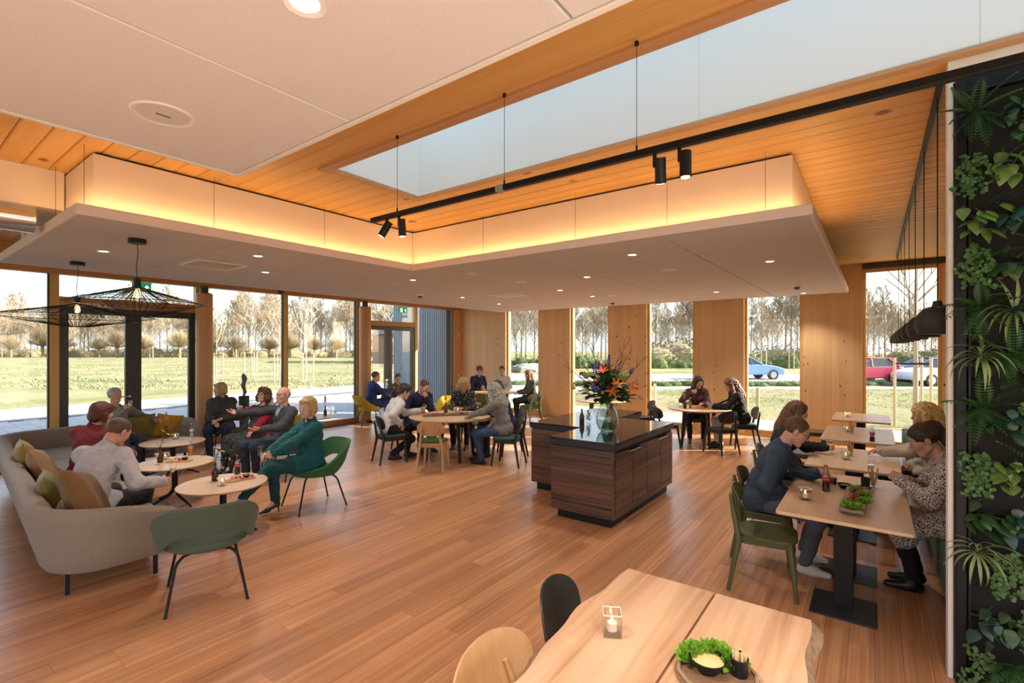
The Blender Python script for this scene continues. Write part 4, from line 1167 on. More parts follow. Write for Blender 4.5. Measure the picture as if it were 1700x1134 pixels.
# round table
RT = (6.2, 5.95)
dining_chair(5.46, 5.60, 32, 'oak', 'natural oak chair with green pad, empty, at the front of the round table', gD)
dining_chair(5.42, 6.58, -20, 'black', 'black chair under the man in the white shirt', gD)
dining_chair(6.24, 7.08, 262, 'black', 'black chair under the man in the dark blazer', gD)
dining_chair(7.22, 6.45, 205, 'black', 'black chair under the blonde woman in the patterned blouse', gD)
dining_chair(6.42, 4.86, 108, 'black', 'black chair under the grey-haired woman in jeans', gD)
dining_chair(7.08, 5.28, 140, 'black', 'black chair under the person in navy behind the grey-haired woman', gD)
# far corner table
dining_chair(9.55, 8.05, 35, 'oliveg', 'olive chair with its back to the round table, at the far corner table', gD)
dining_chair(10.0, 9.15, -55, 'black', 'black chair under the man in the navy shirt', gD)
dining_chair(11.1, 9.05, -130, 'black', 'black chair under the woman in the white shirt', gD)
dining_chair(10.95, 7.45, 130, 'oliveg', 'olive chair under the long-haired woman in the green jacket', gD)
dining_chair(10.25, 7.05, 75, 'oliveg', 'olive chair beside the long-haired woman, empty', gD)
# table behind the bouquet
dining_chair(10.15, 4.02, 130, 'blackwood', 'black wooden chair with its back edge showing right of the bouquet', gD)
# window table
dining_chair(9.42, 3.28, -38, 'blackwood', 'black chair at the left of the window table, behind the island', gD)
dining_chair(9.5, 2.28, 58, 'blackwood', 'black chair in front of the window table, tucked at an angle', gD)
dining_chair(10.25, 2.02, 115, 'black', 'black chair under the woman in the black jacket', gD)
dining_chair(10.62, 3.02, 205, 'oliveg', 'dark chair under the woman in the maroon top', gD)
# right-hand row
dining_chair(4.36, .70, -82, 'olive', 'olive painted chair, empty, nearest at the right-hand row', 'olive chairs')
dining_chair(5.0, .80, -88, 'olive', 'olive painted chair under the man in the denim shirt', 'olive chairs')
dining_chair(6.35, .88, -88, 'olive', 'olive painted chair under the young woman in black', 'olive chairs')
dining_chair(8.05, .86, -92, 'olive', 'olive painted chair, empty, at the third table of the row', 'olive chairs')
dining_chair(8.75, .86, -90, 'olive', 'olive painted chair, empty, just beyond the previous empty one', 'olive chairs')
dining_chair(10.2, .90, -90, 'olive', 'olive painted chair, empty, at the farthest table of the row', 'olive chairs')
# near table
def big_chair(x, y, face, mat, lab, pz=.64, pwid=.43):
    t = thing('shell_chair', lab, 'chair', (x,y,0), R(face-90))
    link('backrest', plate(pwid, .34, pz, .018, .06, mat, 2.5, -.24, 10), t)
    mb = MB(); 
    n = 40; pts = [(math.copysign(abs(math.cos(2*math.pi*i/n))**.65, math.cos(2*math.pi*i/n))*.22, math.copysign(abs(math.sin(2*math.pi*i/n))**.65, math.sin(2*math.pi*i/n))*.215) for i in range(n)]
    mb.prism(pts, .435, .455); mb.build('seat', mat, t, smooth=True, angle=30)
    for s in (-1,1):
        MB().tube([(s*.15,.14,.44),(s*.21,.21,0)], [.018,.012], 10).build('leg', mat, t, smooth=True)
        MB().tube([(s*.22,-.25,0),(s*.16,-.17,.42),(s*.11,-.22,.62)], [.012,.018,.012], 10).build('leg', mat, t, smooth=True)
big_chair(2.00, .98, -80, m_blackw, 'black chair with tall rounded back at the near slab table')
big_chair(1.50, 1.00, -88, m_oakc, 'oak chair with curved back at the bottom edge of the picture', .575, .52)

# ---- tables
def leg_table(x, y, r, lab, legm, rot=0, z=.74, legin=.62):
    t = thing('round_table', lab, 'table', (x,y,0), R(rot))
    top_disc(r, z, .028).build('tabletop', m_oak, t, smooth=True, angle=35)
    for k in range(4):
        a = math.pi/4+k*math.pi/2; c, s = math.cos(a), math.sin(a)
        mb = MB(); mb.tube([(c*r*legin*.82,s*r*legin*.82,z-.03),(c*r*legin,s*r*legin,0)], [.04,.028], 4); mb.build('leg', legm, t)
    mb = MB()
    for a in (math.pi/4, 3*math.pi/4):
        c, s = math.cos(a)*r*legin*.82, math.sin(a)*r*legin*.82; mb.tube([(-c,-s,z-.055),(c,s,z-.055)], .03, 4)
    mb.build('cross_frame', legm, t)
leg_table(*RT, .71, 'large round oak table with black legs in the middle of the room', m_blackw, 20)
leg_table(10.45, 8.35, .60, 'round oak table in the far corner by the first window', plain('teal_leg', (.03,.06,.06), .5), 15)
leg_table(9.95, 2.78, .60, 'round oak table by the fourth window with two women', m_blackw, 0)
leg_table(10.25, 5.05, .60, 'round table half hidden behind the bouquet', m_blackw, 30)
def row_table(x0, x1, y0, y1, lab, z=.74):
    t = thing('dining_table', lab, 'table', ((x0+x1)/2,(y0+y1)/2,0), 0, 'tables of the right-hand row')
    w, d = (x1-x0)/2, (y1-y0)/2
    n = 6; c = .03
    pts = []
    for cx, cy, a0 in ((w-c,d-c,0),(-w+c,d-c,90),(-w+c,-d+c,180),(w-c,-d+c,270)):
        pts += [(cx+c*math.cos(R(a0+90*i/n)), cy+c*math.sin(R(a0+90*i/n))) for i in range(n+1)]
    mb = MB().prism(pts, z-.026, z); mb.build('tabletop', m_oak, t, bevel=.006, smooth=True, angle=35)
    for s in (-1,1):
        MB().box(s*(w-.38)-.03,s*(w-.38)+.03,-.06,.06,.012,z-.04).build('pedestal', black, t, bevel=.004)
        MB().box(s*(w-.38)-.21,s*(w-.38)+.21,-.2,.2,0,.012).build('foot_plate', plain('steel_plate', (.02,.022,.026), .35), t, bevel=.003)
        MB().box(s*(w-.38)-.15,s*(w-.38)+.15,-.25,.25,z-.04,z-.026).build('mount_plate', black, t)
row_table(3.95, 5.44, -.21, .575, 'oak dining table nearest in the right-hand row, with the snack board')
row_table(5.74, 6.95, -.21, .575, 'second oak dining table of the right-hand row')
row_table(7.52, 8.90, -.21, .575, 'third oak dining table of the row, with a half-empty bottle')
row_table(9.65, 10.85, -.21, .575, 'farthest oak dining table of the row, by the window')
# upholstered bench along the side wall
be = thing('upholstered_bench', 'long green upholstered bench along the right side of the row', 'bench', (0,0,0))
m_bench = felt('felt_bench', (.055,.13,.075)); m_benchb = felt('felt_bench_back', (.25,.46,.30))
for k in range(5):
    x0 = 3.95+k*1.5; x1 = min(x0+1.49, 11.5)
    MB().box(x0,x1,-.98,-.40,.12,.46).build('seat_block', m_bench, be, bevel=.03, seg=3)
    MB().box(x0,x1,-1.22,-.985,.12,.98).build('back_block', m_benchb, be, bevel=.04, seg=3)
MB().box(3.97,11.4,-1.15,-.5,0,.12).build('plinth', black, be)

# ---- live-edge near table of two slabs
m_slab = wood('slab_oak', (.44,.22,.11), (.70,.45,.28), 'X', 1.0, .38, knots=2.6, knotc=(.10,.04,.02), rv=.05, fine=11, contrast=1.9)
m_barkedge = plain('bark_edge', (.25,.15,.09), .9, var=.3, vscale=30, bump=.5, bscale=60)
nt_ = thing('slab_table', 'live-edge oak slab table in two halves at the bottom of the picture', 'table', (0,0,0))
def slab(y0, y1, live, nm):
    mb = MB(); xs = np.linspace(.15, 2.41, 46); a = []; b = []
    for i, x in enumerate(xs):
        w = .022*math.sin(3.1*x+1)+.013*math.sin(7.7*x)+.008*math.sin(17*x)
        if x > 2.2: w += (x-2.2)*(-.06 if live > 0 else -.06)
        a.append((x, y0-(w if live < 0 else 0))); b.append((x, y1+(w if live > 0 else 0)))
    z0, z1 = .70, .755
    n = len(xs); vs_ = []
    sl = lambda live_: .035
    for (x,y),(x2,y2) in zip(a,b):
        d0 = sl(0) if live < 0 else 0; d1 = sl(0) if live > 0 else 0
        vs_ += [(x,y,z1),(x2,y2,z1),(x2,y2+d1+.01*math.sin(13*x)*bool(d1),z0+.01),(x2,y2+d1*.3,z0),(x,y-d0*.3,z0),(x,y-d0-.01*math.sin(11*x)*bool(d0),z0+.01)]
    fs_ = []; mi = []
    for i in range(n-1):
        for j in range(6):
            fs_.append((i*6+j, i*6+(j+1) % 6, (i+1)*6+(j+1) % 6, (i+1)*6+j)); mi.append(1 if (live > 0 and j in (1,2)) or (live < 0 and j in (4,5)) else 0)
    fs_ += [tuple(range(5,-1,-1)), tuple((n-1)*6+j for j in range(6))]; mi += [0,0]
    mb.add(vs_, fs_); mb.m = mi
    mb.build(nm, [m_slab, m_barkedge], nt_)
slab(.605, 1.03, 1, 'slab_half'); slab(.215, .595, -1, 'slab_half')
for x in (.6, 1.9):
    mb = MB(); mb.box(x-.04,x+.04,.24,.30,0,.70); mb.box(x-.04,x+.04,.9,.96,0,.70); mb.box(x-.04,x+.04,.24,.96,.64,.70); mb.build('steel_frame', black, nt_)

# ---- island: two offset cabinet blocks with dark stone tops
m_veneer = wood('macassar_veneer', (.028,.011,.006), (.16,.075,.04), 'Y', 1.0, .4, rv=.06, fine=44, contrast=1.9)
m_veneerx = wood('macassar_veneer_x', (.028,.011,.006), (.16,.075,.04), 'X', 1.0, .4, rv=.06, fine=44, contrast=1.9)
m_stone = plain('dark_granite', (.022,.022,.025), .08, var=.6, vscale=170)
m_stonev = plain('granite_side', (.014,.014,.017), .45, var=.8, vscale=150)
def island(x0, x1, y0, y1, lab, doors):
    t = thing('kitchen_island', lab, 'cabinet', (0,0,0))
    MB().box(x0+.03,x1-.03,y0+.03,y1-.03,.10,.825).build('carcass', m_cavity, t)
    MB().box(x0+.07,x1-.07,y0+.07,y1-.07,0,.10).build('plinth', black, t)
    MB().box(x0+.014,x0+.03,y0+.03,y1-.015,.10,.82).build('end_panel', m_veneer, t)
    MB().box(x1-.03,x1-.014,y0+.03,y1-.015,.10,.82).build('end_panel', m_veneer, t)
    MB().box(x0+.03,x1-.03,y1-.03,y1-.014,.10,.82).build('back_panel', m_veneerx, t)
    if doors:
        n = 4; w = (x1-x0-.06)/n
        MB().box(x0+.014,x0+.05,y0+.012,y0+.03,.10,.825).build('front_stile', m_veneerx, t)
        MB().box(x0+.05,x1-.03,y0+.012,y0+.03,.10,.165).build('bottom_rail', m_veneerx, t)
        for k in range(n):
            a = x0+.05+k*(x1-x0-.08)/n; b = a+(x1-x0-.08)/n
            d = MB().box(a+.006,b-.006,y0+.006,y0+.029,.175,.79).build('door', m_veneerx, t, bevel=.002)
            hx = (b-.08) if k % 2 == 0 else (a+.08)
            mb = MB(); mb.box(hx-.07,hx+.07,y0-.03,y0+.006,.79,.80); mb.box(hx-.07,hx+.07,y0-.03,y0-.024,.775,.80); mb.build('handle', chrome, d)
    else:
        MB().box(x0+.03,x1-.03,y0+.014,y0+.03,.10,.82).build('front_panel', m_veneerx, t)
    return t
island(4.72, 6.60, 2.18, 2.975, 'front macassar island cabinet with four doors and steel pulls', True)
island(5.50, 7.48, 2.985, 3.78, 'rear macassar island cabinet offset behind the front one', False)
for (x0,x1,y0,y1,lab) in ((4.72,6.60,2.18,2.979,'polished black granite worktop carrying the bouquet'),(5.50,7.48,2.981,3.78,'polished black granite worktop of the rear island cabinet')):
    t = thing('stone_worktop', lab, 'worktop', (0,0,0))
    MB().box(x0,x1,y0,y1,.885,.91).build('slab', m_stone, t, bevel=.002, seg=1)
    mb = MB(); mb.box(x0,x1,y0,y0+.03,.83,.885); mb.box(x0,x1,y1-.03,y1,.83,.885); mb.box(x0,x0+.03,y0+.03,y1-.03,.83,.885); mb.box(x1-.03,x1,y0+.03,y1-.03,.83,.885); mb.build('apron_edge', m_stonev, t)

# ---- cushions
def cushion(x, y, z, w, h, th, rot, mat, lab):
    mb = MB()
    def f(u, v, s):
        a, b = u*2-1, v*2-1
        e = max(0,(1-abs(a)**3))*max(0,(1-abs(b)**3)); bulge = th*.5*e**.55
        pin = 1-.07*(1-abs(a)**2)*(abs(b)**2); pin2 = 1-.07*(1-abs(b)**2)*(abs(a)**2)
        return (a*w/2*pin2, b*h/2*pin, s*(bulge+.004)+.006*math.sin(9*a+3*b)*e)
    mb.grid(lambda u,v: f(u,v,1), 18, 18); b0 = MB(); b0.grid(lambda u,v: f(u,v,-1), 18, 18); mb.add(b0.v, [q[::-1] for q in b0.f])
    t = thing('cushion', lab, 'cushion', (x,y,z)); t.rotation_euler = rot
    mb.build('cover', mat, t, smooth=True, angle=80)
    mb = MB(); n = 18
    rim = [f(i/(n-1),0,0) for i in range(n)]+[f(1,i/(n-1),0) for i in range(1,n)]+[f(1-i/(n-1),1,0) for i in range(1,n)]+[f(0,1-i/(n-1),0) for i in range(1,n-1)]
    mb.tube([(p[0],p[1],0) for p in rim], .005, 5, closed=True); mb.build('piping', mat, t)
vel = lambda n, c: plain(n, c, .7, var=.10, vscale=14, sheen=.15)
m_och = vel('velvet_ochre', (.27,.165,.025)); m_tan = vel('velvet_tan', (.30,.165,.075)); m_brn = vel('velvet_brown', (.15,.068,.010)); m_olv = vel('velvet_olive', (.17,.145,.02)); m_yel = vel('velvet_yellow', (.45,.25,.01))
cushion(1.14, 7.55, .66, .46, .46, .16, (R(78),R(0),R(85)), m_och, 'ochre velvet cushion at the back of the left sofa arm')
cushion(1.20, 7.12, .63, .46, .46, .17, (R(66),R(8),R(75)), m_tan, 'tan velvet cushion in front of the ochre one')
cushion(1.02, 5.78, .62, .42, .42, .14, (R(78),R(0),R(80)), m_olv, 'yellow-green cushion behind the large brown one')
cushion(1.16, 5.32, .645, .52, .50, .19, (R(64),R(20),R(52)), m_brn, 'large mustard brown velvet cushion behind the man in the grey blazer')
cushion(2.76, 9.60, .62, .44, .42, .15, (R(74),R(6),R(175)), m_olv, 'olive green cushion beside the drinking man')
cushion(3.14, 9.60, .60, .42, .42, .15, (R(74),R(-12),R(190)), m_yel, 'mustard yellow cushion at the right end of the sofa')
# ================================================================== PEOPLE
# ---- implicit-surface sculpting: tapered capsules and ellipsoids, smoothly joined, meshed with surface nets
def _dist(P, pr):
    if pr[0] == 'c':
        a, b, ra, rb = pr[1:5]; a = np.asarray(a, float); b = np.asarray(b, float); ba = b-a
        pa = P-a; h = np.clip((pa@ba)/max(ba@ba,1e-9), 0, 1)
        return np.linalg.norm(pa-h[...,None]*ba, axis=-1)-(ra+(rb-ra)*h)
    c, r = np.asarray(pr[1], float), np.asarray(pr[2], float)
    q = P-c
    if len(pr) > 3 and pr[3] is not None: q = q@pr[3]           # columns of pr[3] are the local axes
    k0 = np.linalg.norm(q/r, axis=-1); k1 = np.linalg.norm(q/(r*r), axis=-1)
    return k0*(k0-1)/np.maximum(k1, 1e-6)
def _bb(pr, m):
    if pr[0] == 'c':
        a, b = np.asarray(pr[1], float), np.asarray(pr[2], float); r = max(pr[3], pr[4])+m
        return np.minimum(a,b)-r, np.maximum(a,b)+r
    c = np.asarray(pr[1], float); r = max(pr[2])+m if len(pr) > 3 and pr[3] is not None else np.asarray(pr[2], float)+m
    return c-r, c+r
def sculpt(prims, res, k=.03, sub=(), ksub=.01, disp=None):
    m = k+2.5*res
    lo = np.min([_bb(p,m)[0] for p in prims], 0); hi = np.max([_bb(p,m)[1] for p in prims], 0)
    n = np.ceil((hi-lo)/res).astype(int)+2
    D = np.full(tuple(n), .12, np.float32)
    ax = [lo[i]+res*np.arange(n[i]) for i in range(3)]
    def region(p, mm):
        a, b = _bb(p, mm)
        s = [slice(max(0,int((a[i]-lo[i])/res)), min(n[i], int((b[i]-lo[i])/res)+2)) for i in range(3)]
        if any(q.stop <= q.start for q in s): return None, None
        G = np.stack(np.meshgrid(ax[0][s[0]],ax[1][s[1]],ax[2][s[2]], indexing='ij'), -1)
        return tuple(s), G
    for p in prims:
        s, G = region(p, m)
        d = _dist(G, p).astype(np.float32); e = D[s]
        h = np.maximum(k-np.abs(e-d), 0)/k
        D[s] = np.minimum(e, d)-h*h*k*.25
    for p in sub:
        s, G = region(p, ksub+2*res)
        if s is None: continue
        d = -_dist(G, p).astype(np.float32); e = D[s]
        h = np.maximum(ksub-np.abs(e-d), 0)/ksub
        D[s] = np.maximum(e, d)+h*h*ksub*.25
    if disp is not None:
        idx = np.argwhere(np.abs(D) < 3*res)
        P = lo+res*idx
        D[tuple(idx.T)] += disp(P).astype(np.float32)
    D[0],D[-1] = .1,.1; D[:,0],D[:,-1] = .1,.1; D[:,:,0],D[:,:,-1] = .1,.1
    # surface nets
    I = D < 0
    c = [I[i:I.shape[0]-1+i, j:I.shape[1]-1+j, l:I.shape[2]-1+l] for i in (0,1) for j in (0,1) for l in (0,1)]
    cnt = sum(q.astype(np.int8) for q in c)
    act = np.argwhere((cnt > 0) & (cnt < 8))
    ids = np.full(cnt.shape, -1, np.int64); ids[tuple(act.T)] = np.arange(len(act))
    cor = np.array([(i,j,l) for i in (0,1) for j in (0,1) for l in (0,1)])
    val = np.stack([D[tuple((act+o).T)] for o in cor], 1)
    acc = np.zeros((len(act),3)); num = np.zeros(len(act))
    for a in range(8):
        for b in range(a+1,8):
            if np.abs(cor[a]-cor[b]).sum() != 1: continue
            va, vb = val[:,a], val[:,b]; x = (va < 0) != (vb < 0)
            t = np.where(x, va/np.where(x, va-vb, 1), 0)
            acc += x[:,None]*(cor[a]+t[:,None]*(cor[b]-cor[a])); num += x
    V = lo+res*(act+acc/np.maximum(num,1)[:,None])
    F = []
    for axs in range(3):
        u, w = [(1,2),(2,0),(0,1)][axs]
        s0 = [slice(None)]*3; s1 = [slice(None)]*3; s0[axs] = slice(0,-1); s1[axs] = slice(1,None)
        A, B = I[tuple(s0)], I[tuple(s1)]
        e = np.argwhere(A != B)
        e = e[(e[:,u] > 0) & (e[:,w] > 0) & (e[:,u] < ids.shape[u]) & (e[:,w] < ids.shape[w])]
        du = np.zeros(3,int); du[u] = 1; dw = np.zeros(3,int); dw[w] = 1
        q = np.stack([ids[tuple((e-du-dw).T)], ids[tuple((e-dw).T)], ids[tuple(e.T)], ids[tuple((e-du).T)]], 1)
        fl = A[tuple(e.T)]
        q[~fl] = q[~fl][:, ::-1]
        F.append(q[(q >= 0).all(1)])
    return V, np.vstack(F)
def mesh_of(name, parts, mats):
    """parts: list of (V, F, material index or array)"""
    vs_, fs_, mi = [], [], []; b = 0
    for V, F, m_ in parts:
        vs_.append(V); fs_.append(F+b); b += len(V)
        mi.append(np.full(len(F), m_) if np.isscalar(m_) else np.asarray(m_))
    V = np.vstack(vs_); F = np.vstack(fs_)
    me = bpy.data.meshes.new(name)
    me.vertices.add(len(V)); me.vertices.foreach_set('co', V.astype(np.float32).ravel())
    me.loops.add(F.size); me.loops.foreach_set('vertex_index', F.astype(np.int32).ravel())
    me.polygons.add(len(F)); me.polygons.foreach_set('loop_start', np.arange(0,F.size,4,dtype=np.int32))
    me.polygons.foreach_set('use_smooth', np.ones(len(F),bool))
    for m_ in mats: me.materials.append(m_)
    me.polygons.foreach_set('material_index', np.concatenate(mi).astype(np.int32))
    me.update(calc_edges=True); me.validate()
    return me
def wob(P, s, a, seed=0.0):
    x, y, z = P[:,0]*s+seed, P[:,1]*s+seed*1.7, P[:,2]*s+seed*.6
    return a*(np.sin(x*1.0+1.3*np.sin(z*.9+y*.5))*np.sin(y*1.1+z*.7)+.6*np.sin(z*2.1+x*1.7-y*1.3))

# ---- head and hand templates
def head_template(fem):
    jw = .9 if fem else 1.0
    pr = [('e',(0,-.014,.034),(.077,.096,.084)),('e',(0,.028,-.018),(.060*jw,.062,.088)),
          ('c',(-.047*jw,-.002,-.06),(-.014,.062,-.095),.020,.019),('c',(.047*jw,-.002,-.06),(.014,.062,-.095),.020,.019),('c',(-.012,.068,-.096),(.012,.068,-.096),.017,.017),
          ('c',(-.034,.071,.026),(.034,.071,.026),.012,.012),('e',(-.036,.056,-.022),(.026,.026,.026)),('e',(.036,.056,-.022),(.026,.026,.026)),
          ('e',(0,.072,-.055),(.027,.022,.024))]
    V, F = sculpt(pr, .0055, .022, sub=[('e',(-.031,.094,.006),(.017,.016,.011)),('e',(.031,.094,.006),(.017,.016,.011))], ksub=.012)
    small = [('c',(0,.084,.016),(0,.101,-.018),.0075,.011),('e',(0,.098,-.024),(.0155,.012,.009)),
             ('e',(-.077,-.008,-.006),(.010,.019,.032)),('e',(.077,-.008,-.006),(.010,.019,.032))]
    V2, F2 = sculpt(small, .0045, .008)
    lips, lf = sculpt([('c',(-.019,.088,-.057),(.019,.088,-.057),.006,.006),('e',(0,.092,-.060),(.017,.007,.006))], .004, .006)
    ew, ewf = sculpt([('e',(-.031,.0765,.005),(.0135,.0105,.0095)),('e',(.031,.0765,.005),(.0135,.0105,.0095))], .004, .002)
    ir, irf = sculpt([('e',(-.031,.0855,.005),(.0062,.004,.0062)),('e',(.031,.0855,.005),(.0062,.004,.0062))], .003, .001)
    br, brf = sculpt([('c',(-.047,.074,.028),(-.018,.084,.030),.0042,.005),('c',(.047,.074,.028),(.018,.084,.030),.0042,.005)], .004, .002)
    return [(V,F,0),(V2,F2,0),(lips,lf,1),(ew,ewf,2),(ir,irf,3),(br,brf,4)]
HEAD = {0: head_template(0), 1: head_template(1)}
def hand_template(curl, spread=.0, point=False):
    """right hand: wrist at the origin, fingers along +Y, back of the hand +Z, thumb on -X"""
    pr = []
    for i, (x, L, r) in enumerate(((-.028,.073,.0085),(-.009,.080,.0088),(.010,.074,.0084),(.028,.058,.0074))):
        k = np.array([x, .088-.004*abs(i-1), .002])
        pr.append(('c',(x*.55,.008,0),k,.013,.0125))
        c = curl*(1+.08*i)
        if point and i == 0: c = .1
        p = k; a = .10
        for L_, w in ((.45,.95),(.31,1.05),(.24,.75)):
            a += c*w
            q = p+L*L_*np.array([spread*x*8, math.cos(a), -math.sin(a)])
            pr.append(('c',p,q,r,r*.93)); p = q
    pr.append(('e',(0,.045,-.004),(.036,.045,.014)))
    t0 = np.array([-.022,.022,-.006]); t1 = np.array([-.045,.050,-.014-.012*curl]); t2 = np.array([-.050+.012*curl,.078,-.022-.020*curl]); t3 = np.array([-.046+.022*curl,.098,-.028-.026*curl])
    pr += [('c',t0,t1,.015,.012),('c',t1,t2,.0105,.0095),('c',t2,t3,.0095,.008),('c',(0,-.03,0),(0,.012,0),.026,.024)]
    return sculpt(pr, .0048, .006)
HANDS = {'relaxed': hand_template(.38), 'grip': hand_template(.85), 'fist': hand_template(1.25), 'flat': hand_template(.14), 'open': hand_template(.25,.25), 'point': hand_template(.7,0,True)}

SKIN = {'light': plain('skin_light', (.60,.36,.26), .55, var=.08, vscale=25), 'warm': plain('skin_warm', (.54,.29,.19), .55, var=.08, vscale=25), 'ruddy': plain('skin_ruddy', (.58,.30,.22), .55, var=.1, vscale=22)}
m_lip = plain('lips', (.42,.14,.12), .5); m_eyew = plain('eye_white', (.62,.60,.58), .3); m_iris = plain('iris', (.03,.025,.02), .2)
def hairm(n, c): return plain('hair_'+n, c, .5, var=.35, vscale=45, bump=.5, bscale=120)
HC = {'dark': hairm('dark',(.035,.020,.013)), 'brown': hairm('brown',(.10,.05,.025)), 'auburn': hairm('auburn',(.085,.016,.010)), 'blonde': hairm('blonde',(.46,.31,.14)), 'gold': hairm('gold',(.62,.40,.15)),
      'grey': hairm('grey',(.34,.31,.28)), 'silver': hairm('silver',(.42,.40,.38)), 'chestnut': hairm('chestnut',(.16,.07,.028)), 'darkgrey': hairm('darkgrey',(.10,.085,.075)), 'black': hairm('black',(.012,.010,.010))}
def hair_mesh(style, res=.008):
    cap = [('e',(0,-.018,.040),(.087,.104,.090))]
    face = [('e',(0,.120,-.035),(.088,.088,.105))]
    sub = list(face); dp = None; k = .02
    strand = lambda P: .0035*np.sin(P[:,0]*260)*np.cos(P[:,2]*40)
    curls = lambda a, s: (lambda P: wob(P, s, a))
    if style == 'short':
        pr = cap; sub += [('e',(0,.0,-.115),(.12,.105,.085)),('e',(-.085,.02,-.045),(.03,.05,.05)),('e',(.085,.02,-.045),(.03,.05,.05))]; dp = strand
    elif style == 'crop':
        pr = [('e',(0,-.018,.036),(.081,.099,.086))]; sub = [('e',(0,.115,-.01),(.095,.095,.10)),('e',(0,.0,-.115),(.12,.105,.088)),('e',(-.085,.02,-.04),(.03,.05,.05)),('e',(.085,.02,-.04),(.03,.05,.05))]; dp = lambda P: wob(P,200,.0015)
    elif style == 'fringe':          # bald on top
        pr = [('e',(0,-.018,.02),(.082,.098,.075))]; sub = [('e',(0,.09,.0),(.12,.105,.14)),('e',(0,-.0,.095),(.10,.13,.075)),('e',(0,.0,-.105),(.12,.11,.085))]; dp = lambda P: wob(P,160,.0015)
    elif style == 'wavyshort':
        pr = [('e',(0,-.02,.05),(.092,.108,.095)),('e',(0,.05,.10),(.06,.05,.035)),('e',(0,-.085,-.02),(.075,.045,.06))]; sub += [('e',(-.09,.03,-.055),(.035,.055,.05)),('e',(.09,.03,-.055),(.035,.055,.05))]; dp = curls(.007,70)
    elif style == 'bob':
        pr = [('e',(0,-.018,.042),(.092,.108,.092)),('e',(0,-.055,-.03),(.088,.065,.085)),('c',(-.082,.0,.0),(-.078,.012,-.075),.026,.022),('c',(.082,.0,.0),(.078,.012,-.075),.026,.022),('c',(-.06,.06,.085),(.03,.075,.085),.025,.02)]
        sub = [('e',(0,.125,-.045),(.070,.088,.108))]; dp = lambda P: .004*np.sin(P[:,0]*150+8*np.sin(P[:,2]*30))*np.cos(P[:,1]*60)
    elif style == 'curly':
        pr = [('e',(0,-.02,.045),(.108,.118,.105)),('e',(0,-.06,-.03),(.105,.08,.095)),('e',(-.095,-.0,-.03),(.04,.055,.075)),('e',(.095,-.0,-.03),(.04,.055,.075)),('e',(0,.05,.105),(.07,.05,.04))]
        sub = [('e',(0,.135,-.04),(.070,.088,.108))]; dp = curls(.010,85)
    elif style == 'long':
        pr = [('e',(0,-.018,.042),(.090,.107,.092)),('c',(0,-.06,.0),(0,-.10,-.22),.085,.075),('c',(0,-.10,-.2),(0,-.115,-.33),.075,.045),('c',(-.080,.01,.02),(-.088,.02,-.20),.028,.03),('c',(.080,.01,.02),(.088,.02,-.20),.028,.03)]
        sub = [('e',(0,.125,-.04),(.066,.088,.115))]; dp = lambda P: .005*np.sin(P[:,0]*190+3*np.sin(P[:,2]*22))+.003*np.sin(P[:,1]*170)
    elif style == 'longwavy':
        pr = [('e',(0,-.018,.045),(.098,.112,.096)),('c',(0,-.065,.0),(0,-.10,-.24),.098,.11),('c',(-.090,.0,.02),(-.115,.02,-.22),.035,.045),('c',(.090,.0,.02),(.115,.02,-.22),.035,.045)]
        sub = [('e',(0,.13,-.045),(.064,.088,.12))]; dp = lambda P: .006*np.sin(P[:,0]*150+4*np.sin(P[:,2]*35))+.004*np.sin(P[:,1]*140+3*np.sin(P[:,2]*28))
    elif style == 'ponytail':
        pr = cap+[('e',(0,-.09,.075),(.055,.045,.045)),('c',(0,-.11,.06),(0,-.13,-.06),.035,.045),('c',(0,-.13,-.06),(.02,-.12,-.26),.045,.028)]; sub += [('e',(0,.0,-.125),(.12,.09,.085)),('e',(-.09,.03,-.05),(.03,.05,.05)),('e',(.09,.03,-.05),(.03,.05,.05))]; dp = strand
    elif style == 'bun':
        pr = cap+[('e',(0,-.075,.115),(.036,.034,.030)),('c',(0,-.08,-.02),(0,-.10,-.12),.055,.04),('c',(-.08,.0,.0),(-.082,.02,-.12),.02,.018),('c',(.08,.0,.0),(.082,.02,-.12),.02,.018)]; dp = strand
    elif style == 'tied':
        pr = cap+[('e',(0,-.115,-.01),(.035,.03,.04))]; sub += [('e',(0,.0,-.12),(.12,.095,.085)),('e',(-.09,.03,-.05),(.03,.05,.05)),('e',(.09,.03,-.05),(.03,.05,.05))]; dp = strand
    V, F = sculpt(pr, res, k, sub=sub, ksub=.012, disp=dp)
    return V, F
HAIRC = {}

def ik(a, t, l1, l2, hint):
    a, t, hint = (np.asarray(q, float) for q in (a, t, hint))
    d = t-a; L = np.linalg.norm(d)
    if L > (l1+l2)*.998: t = a+d/L*(l1+l2)*.998; d = t-a; L = np.linalg.norm(d)
    u = d/L; x = (l1*l1-l2*l2+L*L)/(2*L); y = math.sqrt(max(0, l1*l1-x*x))
    h = hint-a; h = h-u*(h@u); h /= max(np.linalg.norm(h),1e-6)
    return a+u*x+h*y, t
def rotm(yaw=0, pitch=0, roll=0):
    """columns = local axes; yaw > 0 turns left, pitch > 0 looks up, roll > 0 tilts to the own right"""
    return np.array(Matrix.Rotation(R(yaw),3,'Z') @ Matrix.Rotation(R(pitch),3,'X') @ Matrix.Rotation(R(roll),3,'Y'))

